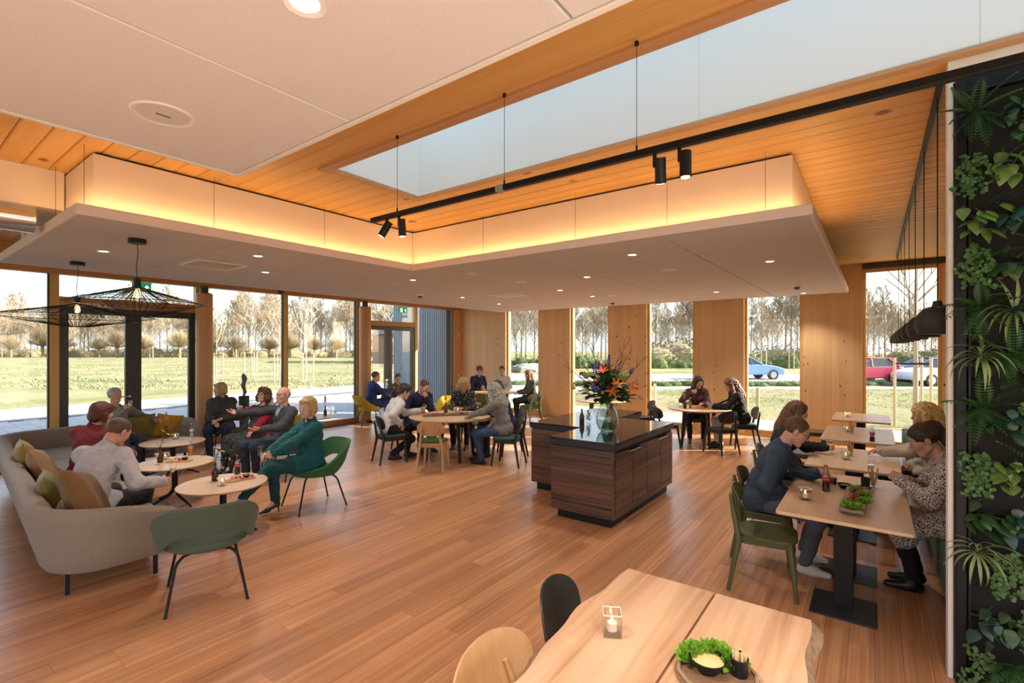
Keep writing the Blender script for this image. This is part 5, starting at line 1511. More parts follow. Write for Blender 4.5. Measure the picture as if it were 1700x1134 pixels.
def person(label, x, y, face, seat=.45, fem=0, lean=0, side=0, curve=0, twist=0, head=(0,0,0), lh=None, rh=None, lf=(-.13,.42), rf=(.13,.42), lz=.0, rz_=.0,
           hl='relaxed', hr='relaxed', lelb=None, relb=None, lknee=None, rknee=None, skin='light', hair='short', hairc='brown', top=None, sleeve=1.0, bottom=None, shoe=None, shirt=None, vneck=.0,
           dress=None, hem=0.0, belly=0.0, glasses=False, heel=False, boot=False, scarf=None, jacket_len=.10, s=1.0, res=.011, lpalm=(0,0,-1), rpalm=(0,0,-1), lfoot=0, rfoot=0, extras=None, cardigan=None, bust=1.0, loose=0.0, lapel=False, buttons=0):
    t = thing('person', label, 'person', (x,y,0), R(face-90))
    sh = (.168 if fem else .195)*s
    H = np.array([0,0,seat+.09*s])
    T = rotm(twist,-lean,side)
    u = T@np.array([0,0,1.]); fw = T@np.array([0,1.,0]); rt = T@np.array([1.,0,0])
    T2 = rotm(twist,-lean-curve,side); u2 = T2@np.array([0,0,1.]); fw2 = T2@np.array([0,1.,0]); rt2 = T2@np.array([1.,0,0])
    mid = H+u*.22*s
    chest = mid+u2*.13*s
    nb = mid+u2*.285*s                       # base of the neck
    SL, SR = mid+u2*.235*s-rt2*sh, mid+u2*.235*s+rt2*sh
    Hm = T2@rotm(*head) if False else rotm(twist+head[0], -lean-curve+head[1], side*.5+head[2])
    hc = nb+u2*.055*s+Hm@np.array([0,.028,.125])*s
    la, lb = (.285*s,.255*s) if not fem else (.265*s,.24*s)
    if lh is None: lh = (-.16,.30,seat+.20)
    if rh is None: rh = (.16,.30,seat+.20)
    lel, lw = ik(SL, lh, la, lb, lelb if lelb is not None else SL+np.array([-.25,-.12,-.5]))
    rel, rw = ik(SR, rh, la, lb, relb if relb is not None else SR+np.array([.25,-.12,-.5]))
    th, sn = .43*s, .42*s
    HL, HR = H+np.array([-.09*s,.03,0]), H+np.array([.09*s,.03,0])
    az = .10 if not heel else .15
    lan = np.array([lf[0],lf[1],az+lz]); ran = np.array([rf[0],rf[1],az+rz_])
    lkn, lan = ik(HL, lan, th, sn, lknee if lknee is not None else HL+np.array([-.08,.5,.4]))
    rkn, ran = ik(HR, ran, th, sn, rknee if rknee is not None else HR+np.array([.08,.5,.4]))
    torso = lambda g: [('e',H+np.array([0,-.015,.015]),(.165*s+g,.125*s+g,.115*s+g)),('e',H+u*.15*s+fw*belly*.5,((.148+belly*.6)*s+g,(.112+belly)*s+g,.15*s+g),T),
                       ('e',chest,(.158*s+g,.113*s+g,.155*s+g),T2),('c',SL+rt2*.035,SR-rt2*.035,.062*s+g,.062*s+g),('c',nb-u2*.06*s,nb+u2*.02*s,.085*s+g,.058*s+g)]
    if fem: bustp = lambda g: [('e',chest-u2*.015+fw2*.085*s+rt2*q*.068*s,(.062*bust*s+g,.06*bust*s+g,.062*bust*s+g)) for q in (-1,1)]
    else: bustp = lambda g: []
    arm = lambda S_, e, w, g, f=1.0: [('c',S_,e,.051*s+g,.042*s+g),('c',e,e+(w-e)*f,.042*s+g,(.042-.012*f)*s+g)]
    leg = lambda h, k_, a, g, f=1.0: [('c',h,k_,.083*s+g,.060*s+g),('c',k_,k_+(a-k_)*f,.058*s+g,(.058-.020*f)*s+g)]
    # ---- body: one continuous skin surface
    bp = torso(-.012)+bustp(-.012)+arm(SL,lel,lw,-.006)+arm(SR,rel,rw,-.006)+leg(HL,lkn,lan,-.010)+leg(HR,rkn,ran,-.010)
    bp += [('c',nb-u2*.02,hc-Hm@np.array([0,.022,.055])*s,.056*s if not fem else .048*s,.054*s if not fem else .046*s)]
    for a_, k_, fy, hx in ((lan,lkn,lfoot,-1),(ran,rkn,rfoot,1)):
        d = np.array([math.sin(R(fy)),math.cos(R(fy)),0]); bp.append(('c',a_+np.array([0,0,-.01]),a_+d*.11+np.array([0,0,-.068 if not heel else -.09]),.030 if heel else .026,.018))
    bV, bF = sculpt(bp, res*1.25, .035)
    parts = [(bV,bF,0)]
    for V, F, m_ in HEAD[fem]: parts.append(((V*s)@Hm.T+hc, F, m_))
    for (w, e, pose, palm, left) in ((lw,lel,hl,lpalm,True),(rw,rel,hr,rpalm,False)):
        V, F = HANDS[pose]
        V = V*s*(1.0 if not fem else .92)
        if left: V = V*np.array([-1,1,1]); F = F[:, ::-1]
        yy = w-e; yy /= np.linalg.norm(yy); zz = -np.asarray(palm,float); zz = zz-yy*(zz@yy); zz /= max(np.linalg.norm(zz),1e-6); xx = np.cross(yy,zz)
        parts.append((V@np.stack([xx,yy,zz],1).T+w-yy*.005, F, 0))
    me = mesh_of('body', parts, [SKIN[skin], m_lip, m_eyew, m_iris, HC[hairc]])
    link('body', me, t)
    # ---- clothing
    sd = (x*3.1+y*7.7) % 6.28
    fold = lambda P: wob(P, 26, .0045, sd)+wob(P, 55, .002, sd+2)
    g = .013+loose
    if top is not None:
        pr = torso(g)+bustp(g)+arm(SL,lel,lw,g+.004,sleeve)+arm(SR,rel,rw,g+.004,sleeve)
        if jacket_len > .05: pr += [('c',H+np.array([-.08,-.02,.0]),H+np.array([-.09,.03+jacket_len,.02]),.10*s+g,.085*s+g),('c',H+np.array([.08,-.02,.0]),H+np.array([.09,.03+jacket_len,.02]),.10*s+g,.085*s+g)]
        V, F = sculpt(pr, res, .04, disp=fold, sub=[('c',nb+u2*.035+fw2*.02,nb+u2*.14+fw2*.03,.055*s,.085*s)], ksub=.01)
        mi = np.zeros(len(F), int); mats = [top]
        if shirt is not None:
            C = V[F].mean(1)-mid; cz = C@u2; cx = np.abs(C@rt2); cy = C@fw2
            mi[(cy > .045) & (cy < .21) & (cz > .30-vneck) & (cx < .018+.22*(cz-.30+vneck)) & (cx < .095)] = 1; mats = [top, shirt]
        tp = link('top', mesh_of('top', [(V,F,mi)], mats), t)
        C = V-mid; cz, cx, cy = C@u2, C@rt2, C@fw2
        def front(px_, pz_):
            m_ = (np.abs(cx-px_) < .016) & (np.abs(cz-pz_) < .016) & (cy > 0)
            return V[m_][np.argmax(cy[m_])] if m_.any() else None
        if lapel:
            for sx in (-1,1):
                pts = [front(sx*(.072-.055*q), .235-.30*q) for q in np.linspace(0,1,8)]; pts = [tuple(q-fw2*.004) for q in pts if q is not None]
                if len(pts) > 2: MB().tube(pts, [.012+.010*math.sin(math.pi*min(1,.15+i/(len(pts)-1)*.8)) for i in range(len(pts))], 6).build('lapel', top, tp, smooth=True)
        if buttons:
            pts = [front(0, .20-.30*q) for q in np.linspace(0,1,8)]; pts = [q for q in pts if q is not None]
            if len(pts) > 2:
                MB().tube([tuple(q-fw2*.006) for q in pts], .012, 6).build('placket', top, tp, smooth=True)
                for q in pts[::2]: MB().ell(tuple(q+fw2*.006),(.006,.006,.006),7,5).build('button', m_ring, tp, smooth=True)
        # collar
        cm = MB(); n = 18
        ring = []
        for i in range(n):
            a = R(40)+ (2*math.pi-R(80))*i/(n-1); 
            ring.append(nb+u2*(.030+.018*math.cos(a+math.pi)*-1)+rt2*math.sin(a)*.068*s+fw2*(math.cos(a)*.066*s+.008))
        if scarf is None and dress is None: cm.tube([tuple(p) for p in ring], .011 if not shirt else .012, 6); cm.build('collar', shirt or top, t, smooth=True)
    if scarf is not None:
        cm = []
        for i in range(16):
            a, b = 2*math.pi*i/16, 2*math.pi*(i+1)/16
            f = lambda q, k_: nb+u2*(.02+.02*math.sin(q*2+k_))+rt2*math.sin(q)*.078*s+fw2*(math.cos(q)*.078*s+.012)
            cm += [('c',f(a,0),f(b,0),.03,.03)]
        cm += [('c',nb+fw2*.10,nb+fw2*.135-u2*.10,.034,.03),('c',nb+fw2*.11+rt2*.03,nb+fw2*.13-u2*.17+rt2*.03,.03,.026)]
        V, F = sculpt(cm, res, .02, disp=lambda P: wob(P,60,.004,sd)); link('scarf', mesh_of('scarf', [(V,F,0)], [scarf]), t)
    if bottom is not None:
        pr = [('e',H+np.array([0,-.012,.01]),(.166*s+.002,.124*s+.002,.10*s+.002))]+leg(HL,lkn,lan,.010,.99)+leg(HR,rkn,ran,.010,.99)
        V, F = sculpt(pr, res, .03, disp=fold); link('trousers', mesh_of('trousers', [(V,F,0)], [bottom]), t)
    if dress is not None:
        pr = [('e',H+np.array([0,-.01,.02]),(.18*s,.14*s,.125*s))]
        kk = [(HL,lkn,lan),(HR,rkn,ran)]
        for h_, k_, a_ in kk: pr += [('c',h_,k_,.10*s,.085*s),('c',k_,k_+(a_-k_)*hem,.085*s,.085*s)]
        pr += [('c',(HL+HR)/2,(lkn+rkn)/2,.10*s,.075*s)]
        V, F = sculpt(pr, res, .07, disp=fold); link('skirt', mesh_of('skirt', [(V,F,0)], [dress]), t)
    if cardigan is not None:
        pr = [q for q in arm(SL,lel,lw,.022,.9)+arm(SR,rel,rw,.022,.9)]+[('c',SL+rt2*.05,SR-rt2*.05,.07,.07),('c',SL+rt2*.06-u2*.06,H+np.array([-.19,-.01,.0]),.05,.06),('c',SR-rt2*.06-u2*.06,H+np.array([.19,-.01,.0]),.05,.06),('e',chest-fw2*.05,(.165,.085,.2),T2),('e',H+u*.1-fw*.05,(.16,.08,.17),T)]
        V, F = sculpt(pr, res, .03, disp=fold, sub=[('c',nb+u2*.035+fw2*.04,nb+u2*.14+fw2*.05,.07,.09),('c',nb+fw2*.16,H+fw*.22,.10,.16)], ksub=.02); link('cardigan', mesh_of('cardigan', [(V,F,0)], [cardigan]), t)
    if shoe is not None:
        for a_, k_, fy in ((lan,lkn,lfoot),(ran,rkn,rfoot)):
            d = np.array([math.sin(R(fy)),math.cos(R(fy)),0]); dn = np.array([0,0,-1.]); base = a_+dn*(.062 if not heel else .10)
            sv = d[[1,0,2]]*np.array([1,-1,1])
            if heel:
                pr = [('c',a_+dn*.045-d*.025,a_+dn*.09+d*.09,.030,.026),('c',a_+dn*.10+d*.08,a_+dn*.122+d*.165,.028,.014),('c',a_+dn*.06-d*.03,a_+dn*.142-d*.034,.010,.006)]
                sub_ = [('c',a_+dn*-.02,a_+dn*.02+d*.05,.05,.045)]
            else:
                pr = [('c',base-d*.03,base+d*.06,.036,.036),('c',base+d*.06+dn*.004,base+d*.165+dn*.012,.037,.026),('c',base+dn*-.02-d*.01,base+d*.03,.040,.040),('c',base+dn*-.022,base+d*.085,.042,.034)]
                if boot: pr += [('c',base,a_+(k_-a_)*.28,.042,.046)]
                sub_ = []
            V, F = sculpt(pr, res*.75, .02, sub=sub_, ksub=.008)
            mz = (a_+dn*.10)[2]
            V[:,2] = np.maximum(V[:,2], mz+.0) if not heel else V[:,2]
            link('shoe', mesh_of('shoe', [(V,F,0)], [shoe]), t)
    # ---- hair, glasses
    if hair not in HAIRC: HAIRC[hair] = hair_mesh(hair)
    V, F = HAIRC[hair]
    link('hair', mesh_of('hair', [((V*s)@Hm.T+hc, F, 0)], [HC[hairc]]), t)
    if glasses:
        gm = MB(); P = lambda *q: tuple(Hm@(np.array(q)*s)+hc)
        for sx in (-1,1):
            gm.tube([P(sx*.032+.024*math.cos(2*math.pi*i/14),.097,.005+.018*math.sin(2*math.pi*i/14)) for i in range(14)], .0022, 5, closed=True)
            gm.tube([P(sx*.056,.095,.010),P(sx*.080,.05,.012),P(sx*.082,-.01,.010)], .0022, 5)
        gm.tube([P(-.009,.099,.008),P(.009,.099,.008)], .0022, 5)
        gm.build('glasses', plain('spectacle_frame', (.02,.02,.025), .3), t)
    if extras: extras(t, dict(nb=nb,u=u2,fw=fw2,rt=rt2,lw=lw,rw=rw,hc=hc,Hm=Hm,lel=lel,rel=rel))
    return t
def in_world(x, y, face, p):
    a = R(face-90); return (x+math.cos(a)*p[0]-math.sin(a)*p[1], y+math.sin(a)*p[0]+math.cos(a)*p[1], p[2])
cloth = lambda n, c, r=.85: plain('cloth_'+n, c, r, var=.10, vscale=30, bump=.25, bscale=350)
K_navy = cloth('navy',(.012,.018,.05)); K_blue = cloth('royal_blue',(.015,.045,.17)); K_black = cloth('black',(.010,.010,.012)); K_white = cloth('white',(.66,.64,.64)); K_grey = cloth('grey',(.20,.18,.17))
K_ltgrey = cloth('light_grey',(.44,.42,.45)); K_jeans = cloth('jeans',(.035,.07,.15)); K_djeans = cloth('dark_jeans',(.02,.028,.055)); K_teal = cloth('teal',(.004,.085,.095)); K_tealp = cloth('teal_trousers',(.004,.06,.065)); K_maroon = cloth('maroon',(.16,.018,.016))
K_denim = cloth('denim',(.030,.050,.085)); K_char = cloth('charcoal',(.045,.045,.052)); K_red = cloth('raspberry',(.30,.008,.03)); K_cream = cloth('cream',(.50,.43,.34)); K_olv = cloth('olive',(.055,.065,.03)); K_taupe = cloth('taupe',(.15,.12,.09)); K_kn = cloth('grey_knit',(.055,.052,.048)); K_greytr = cloth('grey_trousers',(.10,.10,.12))
K_leo = spots('leopard', (.62,.55,.48), (.012,.011,.011), 98, .46, None, soft=.05); K_bw = spots('black_white_print', (.012,.012,.012), (.62,.58,.46), 26, .24, stretch=(1,.45,1)); K_dot = spots('dark_speckle', (.02,.02,.02), (.42,.38,.32), 60, .22); K_wine = spots('wine_print', (.06,.012,.018), (.22,.10,.10), 70, .2)
K_shirtb = cloth('blue_shirt',(.30,.36,.50)); K_check = spots('small_print', (.58,.52,.46), (.25,.2,.18), 120, .3)
S_black = plain('shoe_black', (.012,.012,.013), .35); S_brown = plain('shoe_brown', (.045,.020,.012), .5); S_white = plain('shoe_white', (.70,.68,.66), .5)
# ---- the guests
def wine_meshes():
    g = MB().lathe([(.028,0),(.028,.002),(.004,.006),(.0035,.075),(.012,.09),(.024,.12),(.026,.15),(.022,.19),(.0212,.19),(.0245,.15),(.0225,.12),(.010,.092)], 18)
    d = MB().lathe([(0,.094),(.010,.094),(.022,.12),(.0235,.135),(0,.135)], 14)
    return g.mesh('bowl', clear, True, 60), d.mesh('drink', plain('sparkling_wine', (.70,.55,.22), .1), True, 60)
WG = wine_meshes()
def wine_glass(loc, lab, tilt=(0,0,0)):
    t = thing('champagne_glass', lab, 'glass', loc, 0, 'stemmed glasses'); t.rotation_euler = tilt
    link('bowl', WG[0], t); link('drink', WG[1], t)
    return t
TM = (MB().lathe([(.028,0),(.031,.10),(.0295,.10),(.027,.006),(0,.006)], 18).mesh('wall', clear, True, 50),)
def tumbler(loc, lab, fill=None):
    t = thing('drinking_glass', lab, 'glass', loc, 0, 'tumblers'); link('wall', TM[0], t)
    if fill: MB().lathe([(0,.007),(.0265,.007),(.0285,.06),(0,.06)], 14).build('drink', fill, t, smooth=True)
    return t
def held(px, py, face, p, maker, lab, **kw):
    return maker(in_world(px, py, face, p), lab, **kw)

def ring_watch(side):
    def f(t, q):
        w, e = (q['lw'],q['lel']) if side == 'l' else (q['rw'],q['rel'])
        d = (w-e)/np.linalg.norm(w-e); p = w-d*.02
        MB().tube([tuple(p-d*.008),tuple(p+d*.008)], .036, 14).build('wrist_watch', plain('watch_strap', (.02,.02,.02), .4), t, smooth=True)
    return f
P = person
# sofa group
P('older man in grey cardigan on the sofa drinking from a flute', 2.42, 9.42, 285, .41, 0, lean=-12, curve=10, head=(-4,6,0), lh=(-.52,.04,.76), lelb=(-.55,-.35,.75), rh=(.09,.27,.98), relb=(.42,.05,.62), hr='grip', rpalm=(-1,0,0),
  lf=(-.02,.52), rf=(.16,.50), rz_=.30, rfoot=30, rknee=(.1,.6,1.0), lknee=(-.1,.6,.9), hair='short', hairc='silver', top=K_grey, shirt=K_shirtb, vneck=.05, bottom=K_djeans, shoe=S_black, belly=.03, skin='ruddy')
held(2.42, 9.42, 285, (.03,.33,.93), wine_glass, 'flute held to the mouth by the older man', tilt=(R(-8),R(10),0))
P('auburn-haired woman in a maroon jumper seen from behind on the sofa', 1.52, 6.95, 42, .43, 1, lean=-4, curve=14, side=6, head=(-32,0,6), lh=(-.10,.42,.60), rh=(.22,.36,.68), hair='bob', hairc='auburn', top=K_maroon, bottom=K_black, shoe=S_black, lf=(-.12,.48), rf=(.10,.46), skin='warm', extras=ring_watch('r'))
P('man in a light grey blazer seen from behind on the sofa', 1.19, 5.50, 34, .42, 0, lean=15, curve=13, head=(-10,-4,4), lh=(-.02,.34,1.0), lelb=(-.1,.55,.45), hl='fist', lpalm=(0,-1,0), rh=(.40,.36,.66), relb=(.5,-.1,.55), hr='grip', rpalm=(-1,0,0), lf=(-.16,.44), rf=(.12,.50), hair='crop', hairc='brown', top=K_ltgrey, shirt=K_check, vneck=.12, bottom=K_black, shoe=S_black, skin='ruddy', jacket_len=.14, s=1.03, lapel=True)
held(1.19, 5.50, 34, (.40,.475,.62), wine_glass, 'flute in the hand of the man in the grey blazer', tilt=(R(-12),R(14),0))
P('woman with blonde bob, dark scarf and grey knit dress in a sage chair', 3.94, 9.42, 236, .41, 1, lean=2, curve=4, head=(-48,4,0), lh=(-.02,.34,.68), rh=(.05,.33,.64), hair='bob', hairc='blonde', top=K_kn, sleeve=.55, bottom=K_navy, shoe=S_black, scarf=K_char, lf=(-.12,.46), rf=(.08,.48), jacket_len=.16, belly=.03, loose=.008, boot=True)
P('curly-haired woman in a raspberry cardigan and speckled dress', 3.92, 8.10, 202, .39, 1, lean=-20, curve=10, head=(4,8,0), rh=(.04,.32,.96), relb=(.36,.1,.55), hr='grip', rpalm=(-1,0,0), lh=(-.18,.36,.58), hair='curly', hairc='brown', top=K_dot, dress=K_dot, hem=.45, cardigan=K_red, shoe=S_black, boot=True, lf=(-.08,.66), rf=(.09,.56), s=.97, belly=.03, glasses=True, skin='warm')
held(3.95, 8.10, 202, (.0,.40,.92), tumbler, 'glass raised by the curly-haired woman')
P('bald man in a charcoal fleece gesturing with an open hand', 3.78, 7.08, 186, .42, 0, lean=-10, curve=8, head=(6,0,0), rh=(.26,.60,1.0), relb=(.3,.1,.5), hr='open', rpalm=(-.3,0,.9), lh=(-.15,.42,.78), hl='open', lpalm=(.3,0,.9), lf=(-.02,.40), rf=(.16,.44), lz=.02, rz_=.0, hair='fringe', hairc='grey', top=K_char, shirt=K_shirtb, vneck=.12, bottom=K_djeans, shoe=S_black, glasses=True, skin='ruddy', belly=.03, s=1.03)
P('blonde woman in a teal trouser suit holding a glass on her knee', 3.30, 5.50, 172, .415, 1, lean=-4, curve=8, head=(30,-2,0), lh=(-.05,.46,.70), rh=(.10,.44,.71), hl='grip', lpalm=(1,0,0), lf=(.02,.40), rf=(-.10,.78), rz_=.14, lfoot=8, rknee=(0,.6,1.2), hair='bob', hairc='blonde', top=K_teal, bottom=K_tealp, shoe=S_black, heel=True, jacket_len=.16, s=1.02, lapel=True)
held(3.30, 5.50, 172, (.02,.56,.70), tumbler, 'tumbler held on the knee of the woman in teal')
# yellow chairs
P('man in a royal blue suit with crossed legs in a yellow chair', 7.62, 10.02, -18, .44, 0, lean=4, curve=6, head=(-4,0,0), lh=(-.12,.50,.86), hl='grip', lpalm=(1,0,0), rh=(.10,.50,.90), hr='relaxed', rf=(.12,.44), lf=(.28,.62), lz=.22, lfoot=40, lknee=(.05,.6,1.2), hair='crop', hairc='darkgrey', top=K_blue, shirt=K_white, vneck=.1, bottom=K_blue, shoe=S_black, jacket_len=.12, s=1.03, res=.014, lapel=True)
held(7.62, 10.02, -18, (-.10,.60,.80), wine_glass, 'flute in the hand of the man in the blue suit')
P('brown-haired woman in a taupe jacket drinking by the far door', 8.42, 9.98, 236, .42, 1, lean=0, curve=8, head=(6,0,0), rh=(.05,.27,.98), relb=(.4,.1,.7), hr='grip', rpalm=(-1,0,0), lh=(-.1,.36,.66), hair='tied', hairc='chestnut', top=K_taupe, shirt=K_red, vneck=.12, bottom=K_cream, shoe=S_black, s=.96, res=.014, lapel=True)
# round table
P('curly dark-haired man in a white shirt holding a flute', 5.38, 6.66, -22, .47, 0, lean=20, curve=10, head=(-4,6,0), lh=(-.06,.62,.82), hl='grip', lpalm=(1,0,0), rh=(.24,.16,.66), relb=(.5,-.25,.75), rpalm=(0,0,-1), lf=(-.14,.42), rf=(.12,.06), rz_=.03, rknee=(.1,.6,.5), hair='wavyshort', hairc='dark', top=K_white, bottom=K_black, shoe=S_brown, jacket_len=.0, res=.012, buttons=1)
held(5.38, 6.66, -22, (-.04,.70,.745), wine_glass, 'flute in the hand of the man in the white shirt')
P('man in a dark navy blazer with his hand at his mouth', 6.38, 7.06, 258, .47, 0, lean=16, curve=12, head=(14,-4,0), lh=(-.01,.42,1.0), lelb=(-.1,.5,.6), hl='fist', lpalm=(0,-1,.2), rh=(.18,.42,.78), hair='crop', hairc='brown', top=K_navy, bottom=K_jeans, shoe=S_black, s=1.06, res=.012, skin='ruddy', lapel=True)
P('woman with blonde curls in a black and cream print blouse', 7.26, 6.55, 208, .47, 1, lean=10, curve=10, head=(16,-12,0), lh=(-.08,.46,.78), rh=(.10,.46,.78), hair='curly', hairc='blonde', top=K_bw, bottom=K_black, shoe=S_black, boot=True, skin='warm', res=.012, s=1.02)
P('woman with wavy grey hair, grey jumper and jeans, back to the viewer', 6.44, 4.94, 116, .47, 1, lean=8, curve=10, head=(-18,0,0), lh=(-.12,.56,.80), rh=(.10,.24,.64), lf=(-.12,.36), rf=(.14,.46), hair='longwavy', hairc='grey', top=K_grey, bottom=K_jeans, shoe=S_black, boot=True, res=.012, jacket_len=.06)
P('dark-haired person in a navy jacket behind the grey-haired woman', 7.06, 5.34, 146, .47, 0, lean=10, curve=10, head=(30,0,0), lh=(-.10,.44,.80), rh=(.10,.40,.80), hair='wavyshort', hairc='dark', top=K_navy, bottom=K_djeans, shoe=S_black, res=.013)
# far corner
P('man with glasses in a navy shirt at the far corner table', 10.60, 9.14, 262, .50, 0, lean=4, curve=6, head=(38,0,0), lh=(-.14,.34,.80), rh=(.14,.34,.80), hair='short', hairc='darkgrey', top=K_navy, bottom=K_jeans, shoe=S_black, glasses=True, res=.015, s=1.05, buttons=1)
P('woman in a white shirt with tied-back hair at the far corner table', 11.28, 8.72, 205, .50, 1, lean=2, curve=4, head=(10,0,0), hair='tied', hairc='darkgrey', top=K_white, bottom=K_black, shoe=S_black, res=.015, s=1.03, buttons=1)
P('long-haired woman in a green jacket by the second pier', 10.92, 7.42, 135, .47, 1, lean=4, curve=6, head=(14,0,0), lh=(-.12,.38,.74), rh=(.12,.38,.74), hair='long', hairc='chestnut', top=K_olv, bottom=K_black, shoe=S_black, boot=True, res=.015, jacket_len=.16, s=.98, lapel=True)
# window table
P('woman with long dark hair in a maroon print top at the window table', 10.62, 3.02, 196, .47, 1, lean=8, curve=8, head=(30,-4,0), lh=(-.12,.42,.80), rh=(.10,.32,.98), relb=(.3,.45,.75), rpalm=(0,-1,0), hair='long', hairc='dark', top=K_wine, bottom=K_black, shoe=S_black, res=.013, skin='warm')
P('woman in a black jacket with wavy brown hair at the window table', 10.22, 2.06, 118, .47, 1, lean=10, curve=8, head=(-2,0,0), lh=(-.04,.50,.80), hl='grip', lpalm=(1,0,0), rh=(.14,.36,.76), hair='longwavy', hairc='chestnut', top=K_black, bottom=K_ltgrey, shoe=S_black, boot=True, res=.013, jacket_len=.16, loose=.006, lapel=True)
# right-hand row
P('man with glasses in a denim shirt holding a glass of cola', 4.92, .84, -86, .46, 0, lean=13, curve=13, head=(6,-4,0), lh=(-.02,.47,.83), lelb=(-.35,.2,.65), hl='grip', lpalm=(1,0,0), rh=(.15,.22,.665), hr='relaxed', lf=(-.16,.34), rf=(.16,.36), hair='crop', hairc='brown', top=K_denim, bottom=K_greytr, shoe=S_white, glasses=True, skin='ruddy', res=.010, s=1.02, belly=.01, buttons=1)
P('young woman with long straight hair in black holding a flute', 6.32, .92, -84, .46, 1, lean=12, curve=8, head=(4,2,0), lh=(-.02,.50,.82), hl='grip', lpalm=(1,0,0), rh=(.14,.22,.66), hair='long', hairc='chestnut', top=K_black, shirt=plain('skin_light', (.6,.36,.26)), vneck=.10, bottom=K_black, shoe=S_black, res=.011, s=.99)
P('woman with long golden wavy hair in a cream jacket on the bench', 6.62, -.57, 98, .46, 1, lean=8, curve=6, head=(4,4,0), lh=(-.02,.52,.82), rh=(.16,.24,.66), hair='longwavy', hairc='gold', top=K_cream, bottom=K_black, shoe=S_black, res=.011, skin='warm', jacket_len=.12, lapel=True)
P('woman in a leopard print tunic with half-up dark hair on the bench', 5.08, -.62, 94, .46, 1, lean=16, curve=10, head=(0,-2,0), lh=(-.06,.46,.85), rh=(.05,.45,.84), lelb=(-.4,.1,.6), relb=(.4,.1,.6), hl='fist', hr='fist', lpalm=(1,0,0), rpalm=(-1,0,0), lf=(-.10,.38), rf=(.10,.34), hair='ponytail', hairc='dark', top=K_leo, dress=K_leo, hem=.25, bottom=K_black, shoe=S_black, boot=True, skin='warm', res=.010, s=1.03, belly=.02, extras=ring_watch('r'))
# ================================================================== SMALL THINGS
def at(px, py, z):
    r = (px-850)/FPX; u = (HORIZON-py)/FPX; t = (z-EYE)/u
    return ((math.cos(TH)+math.sin(TH)*r)*t, (math.sin(TH)-math.cos(TH)*r)*t, z)
m_brownglass = glassy('brown_glass', (.35,.15,.04), 1.0); m_brownbody = plain('amber_glass', (.085,.030,.008), .08)
m_wax = plain('wax', (.82,.74,.62), .5); m_flame = emit('candle_flame', (1.0,.62,.25), 14.0)
m_cola = plain('cola', (.03,.010,.006), .1); m_redlab = plain('label_red', (.50,.012,.012), .4); m_whitelab = plain('label_white', (.75,.75,.75), .5); m_orange = plain('orange_drink', (.70,.22,.02), .2)
m_green = plain('leaf_green', (.06,.14,.03), .6, rv=.2); m_lime = plain('lettuce', (.20,.42,.03), .6, var=.25, vscale=30)
# -- candle in a square glass
CN = None
def candle(loc, lab, s=1.0):
    global CN
    if CN is None:
        h, o, i_ = .085, .034, .026
        mb = MB(); mb.box(-o,o,-o,o,0,.014)
        for a in ((-o,-i_,-o,o),(i_,o,-o,o),(-i_,i_,-o,-i_),(-i_,i_,i_,o)): mb.box(a[0],a[1],a[2],a[3],.014,h)
        CN = (mb.mesh('glass_block', glassy('thick_glass', (.985,.99,.985), 2.0), False), MB().lathe([(0,.015),(.019,.015),(.019,.045),(.015,.047),(0,.046)], 16).mesh('wax', m_wax, True), MB().lathe([(0,.047),(.004,.055),(.003,.064),(0,.074)], 8).mesh('flame', m_flame, True), MB().tube([(-.034,-.034,.085),(.034,-.034,.085),(.034,.034,.085),(-.034,.034,.085)], .0022, 5, closed=True).mesh('rim', plain('glass_rim', (.75,.78,.78), .1)))
    t = thing('candle_holder', lab, 'candle', loc, rnd.uniform(.1,.6), 'square glass candle holders'); t.scale = (s,s,s)
    for n_, m_ in zip(('glass_block','wax','flame','rim'), CN): link(n_, m_, t)
    return t
BT = {}
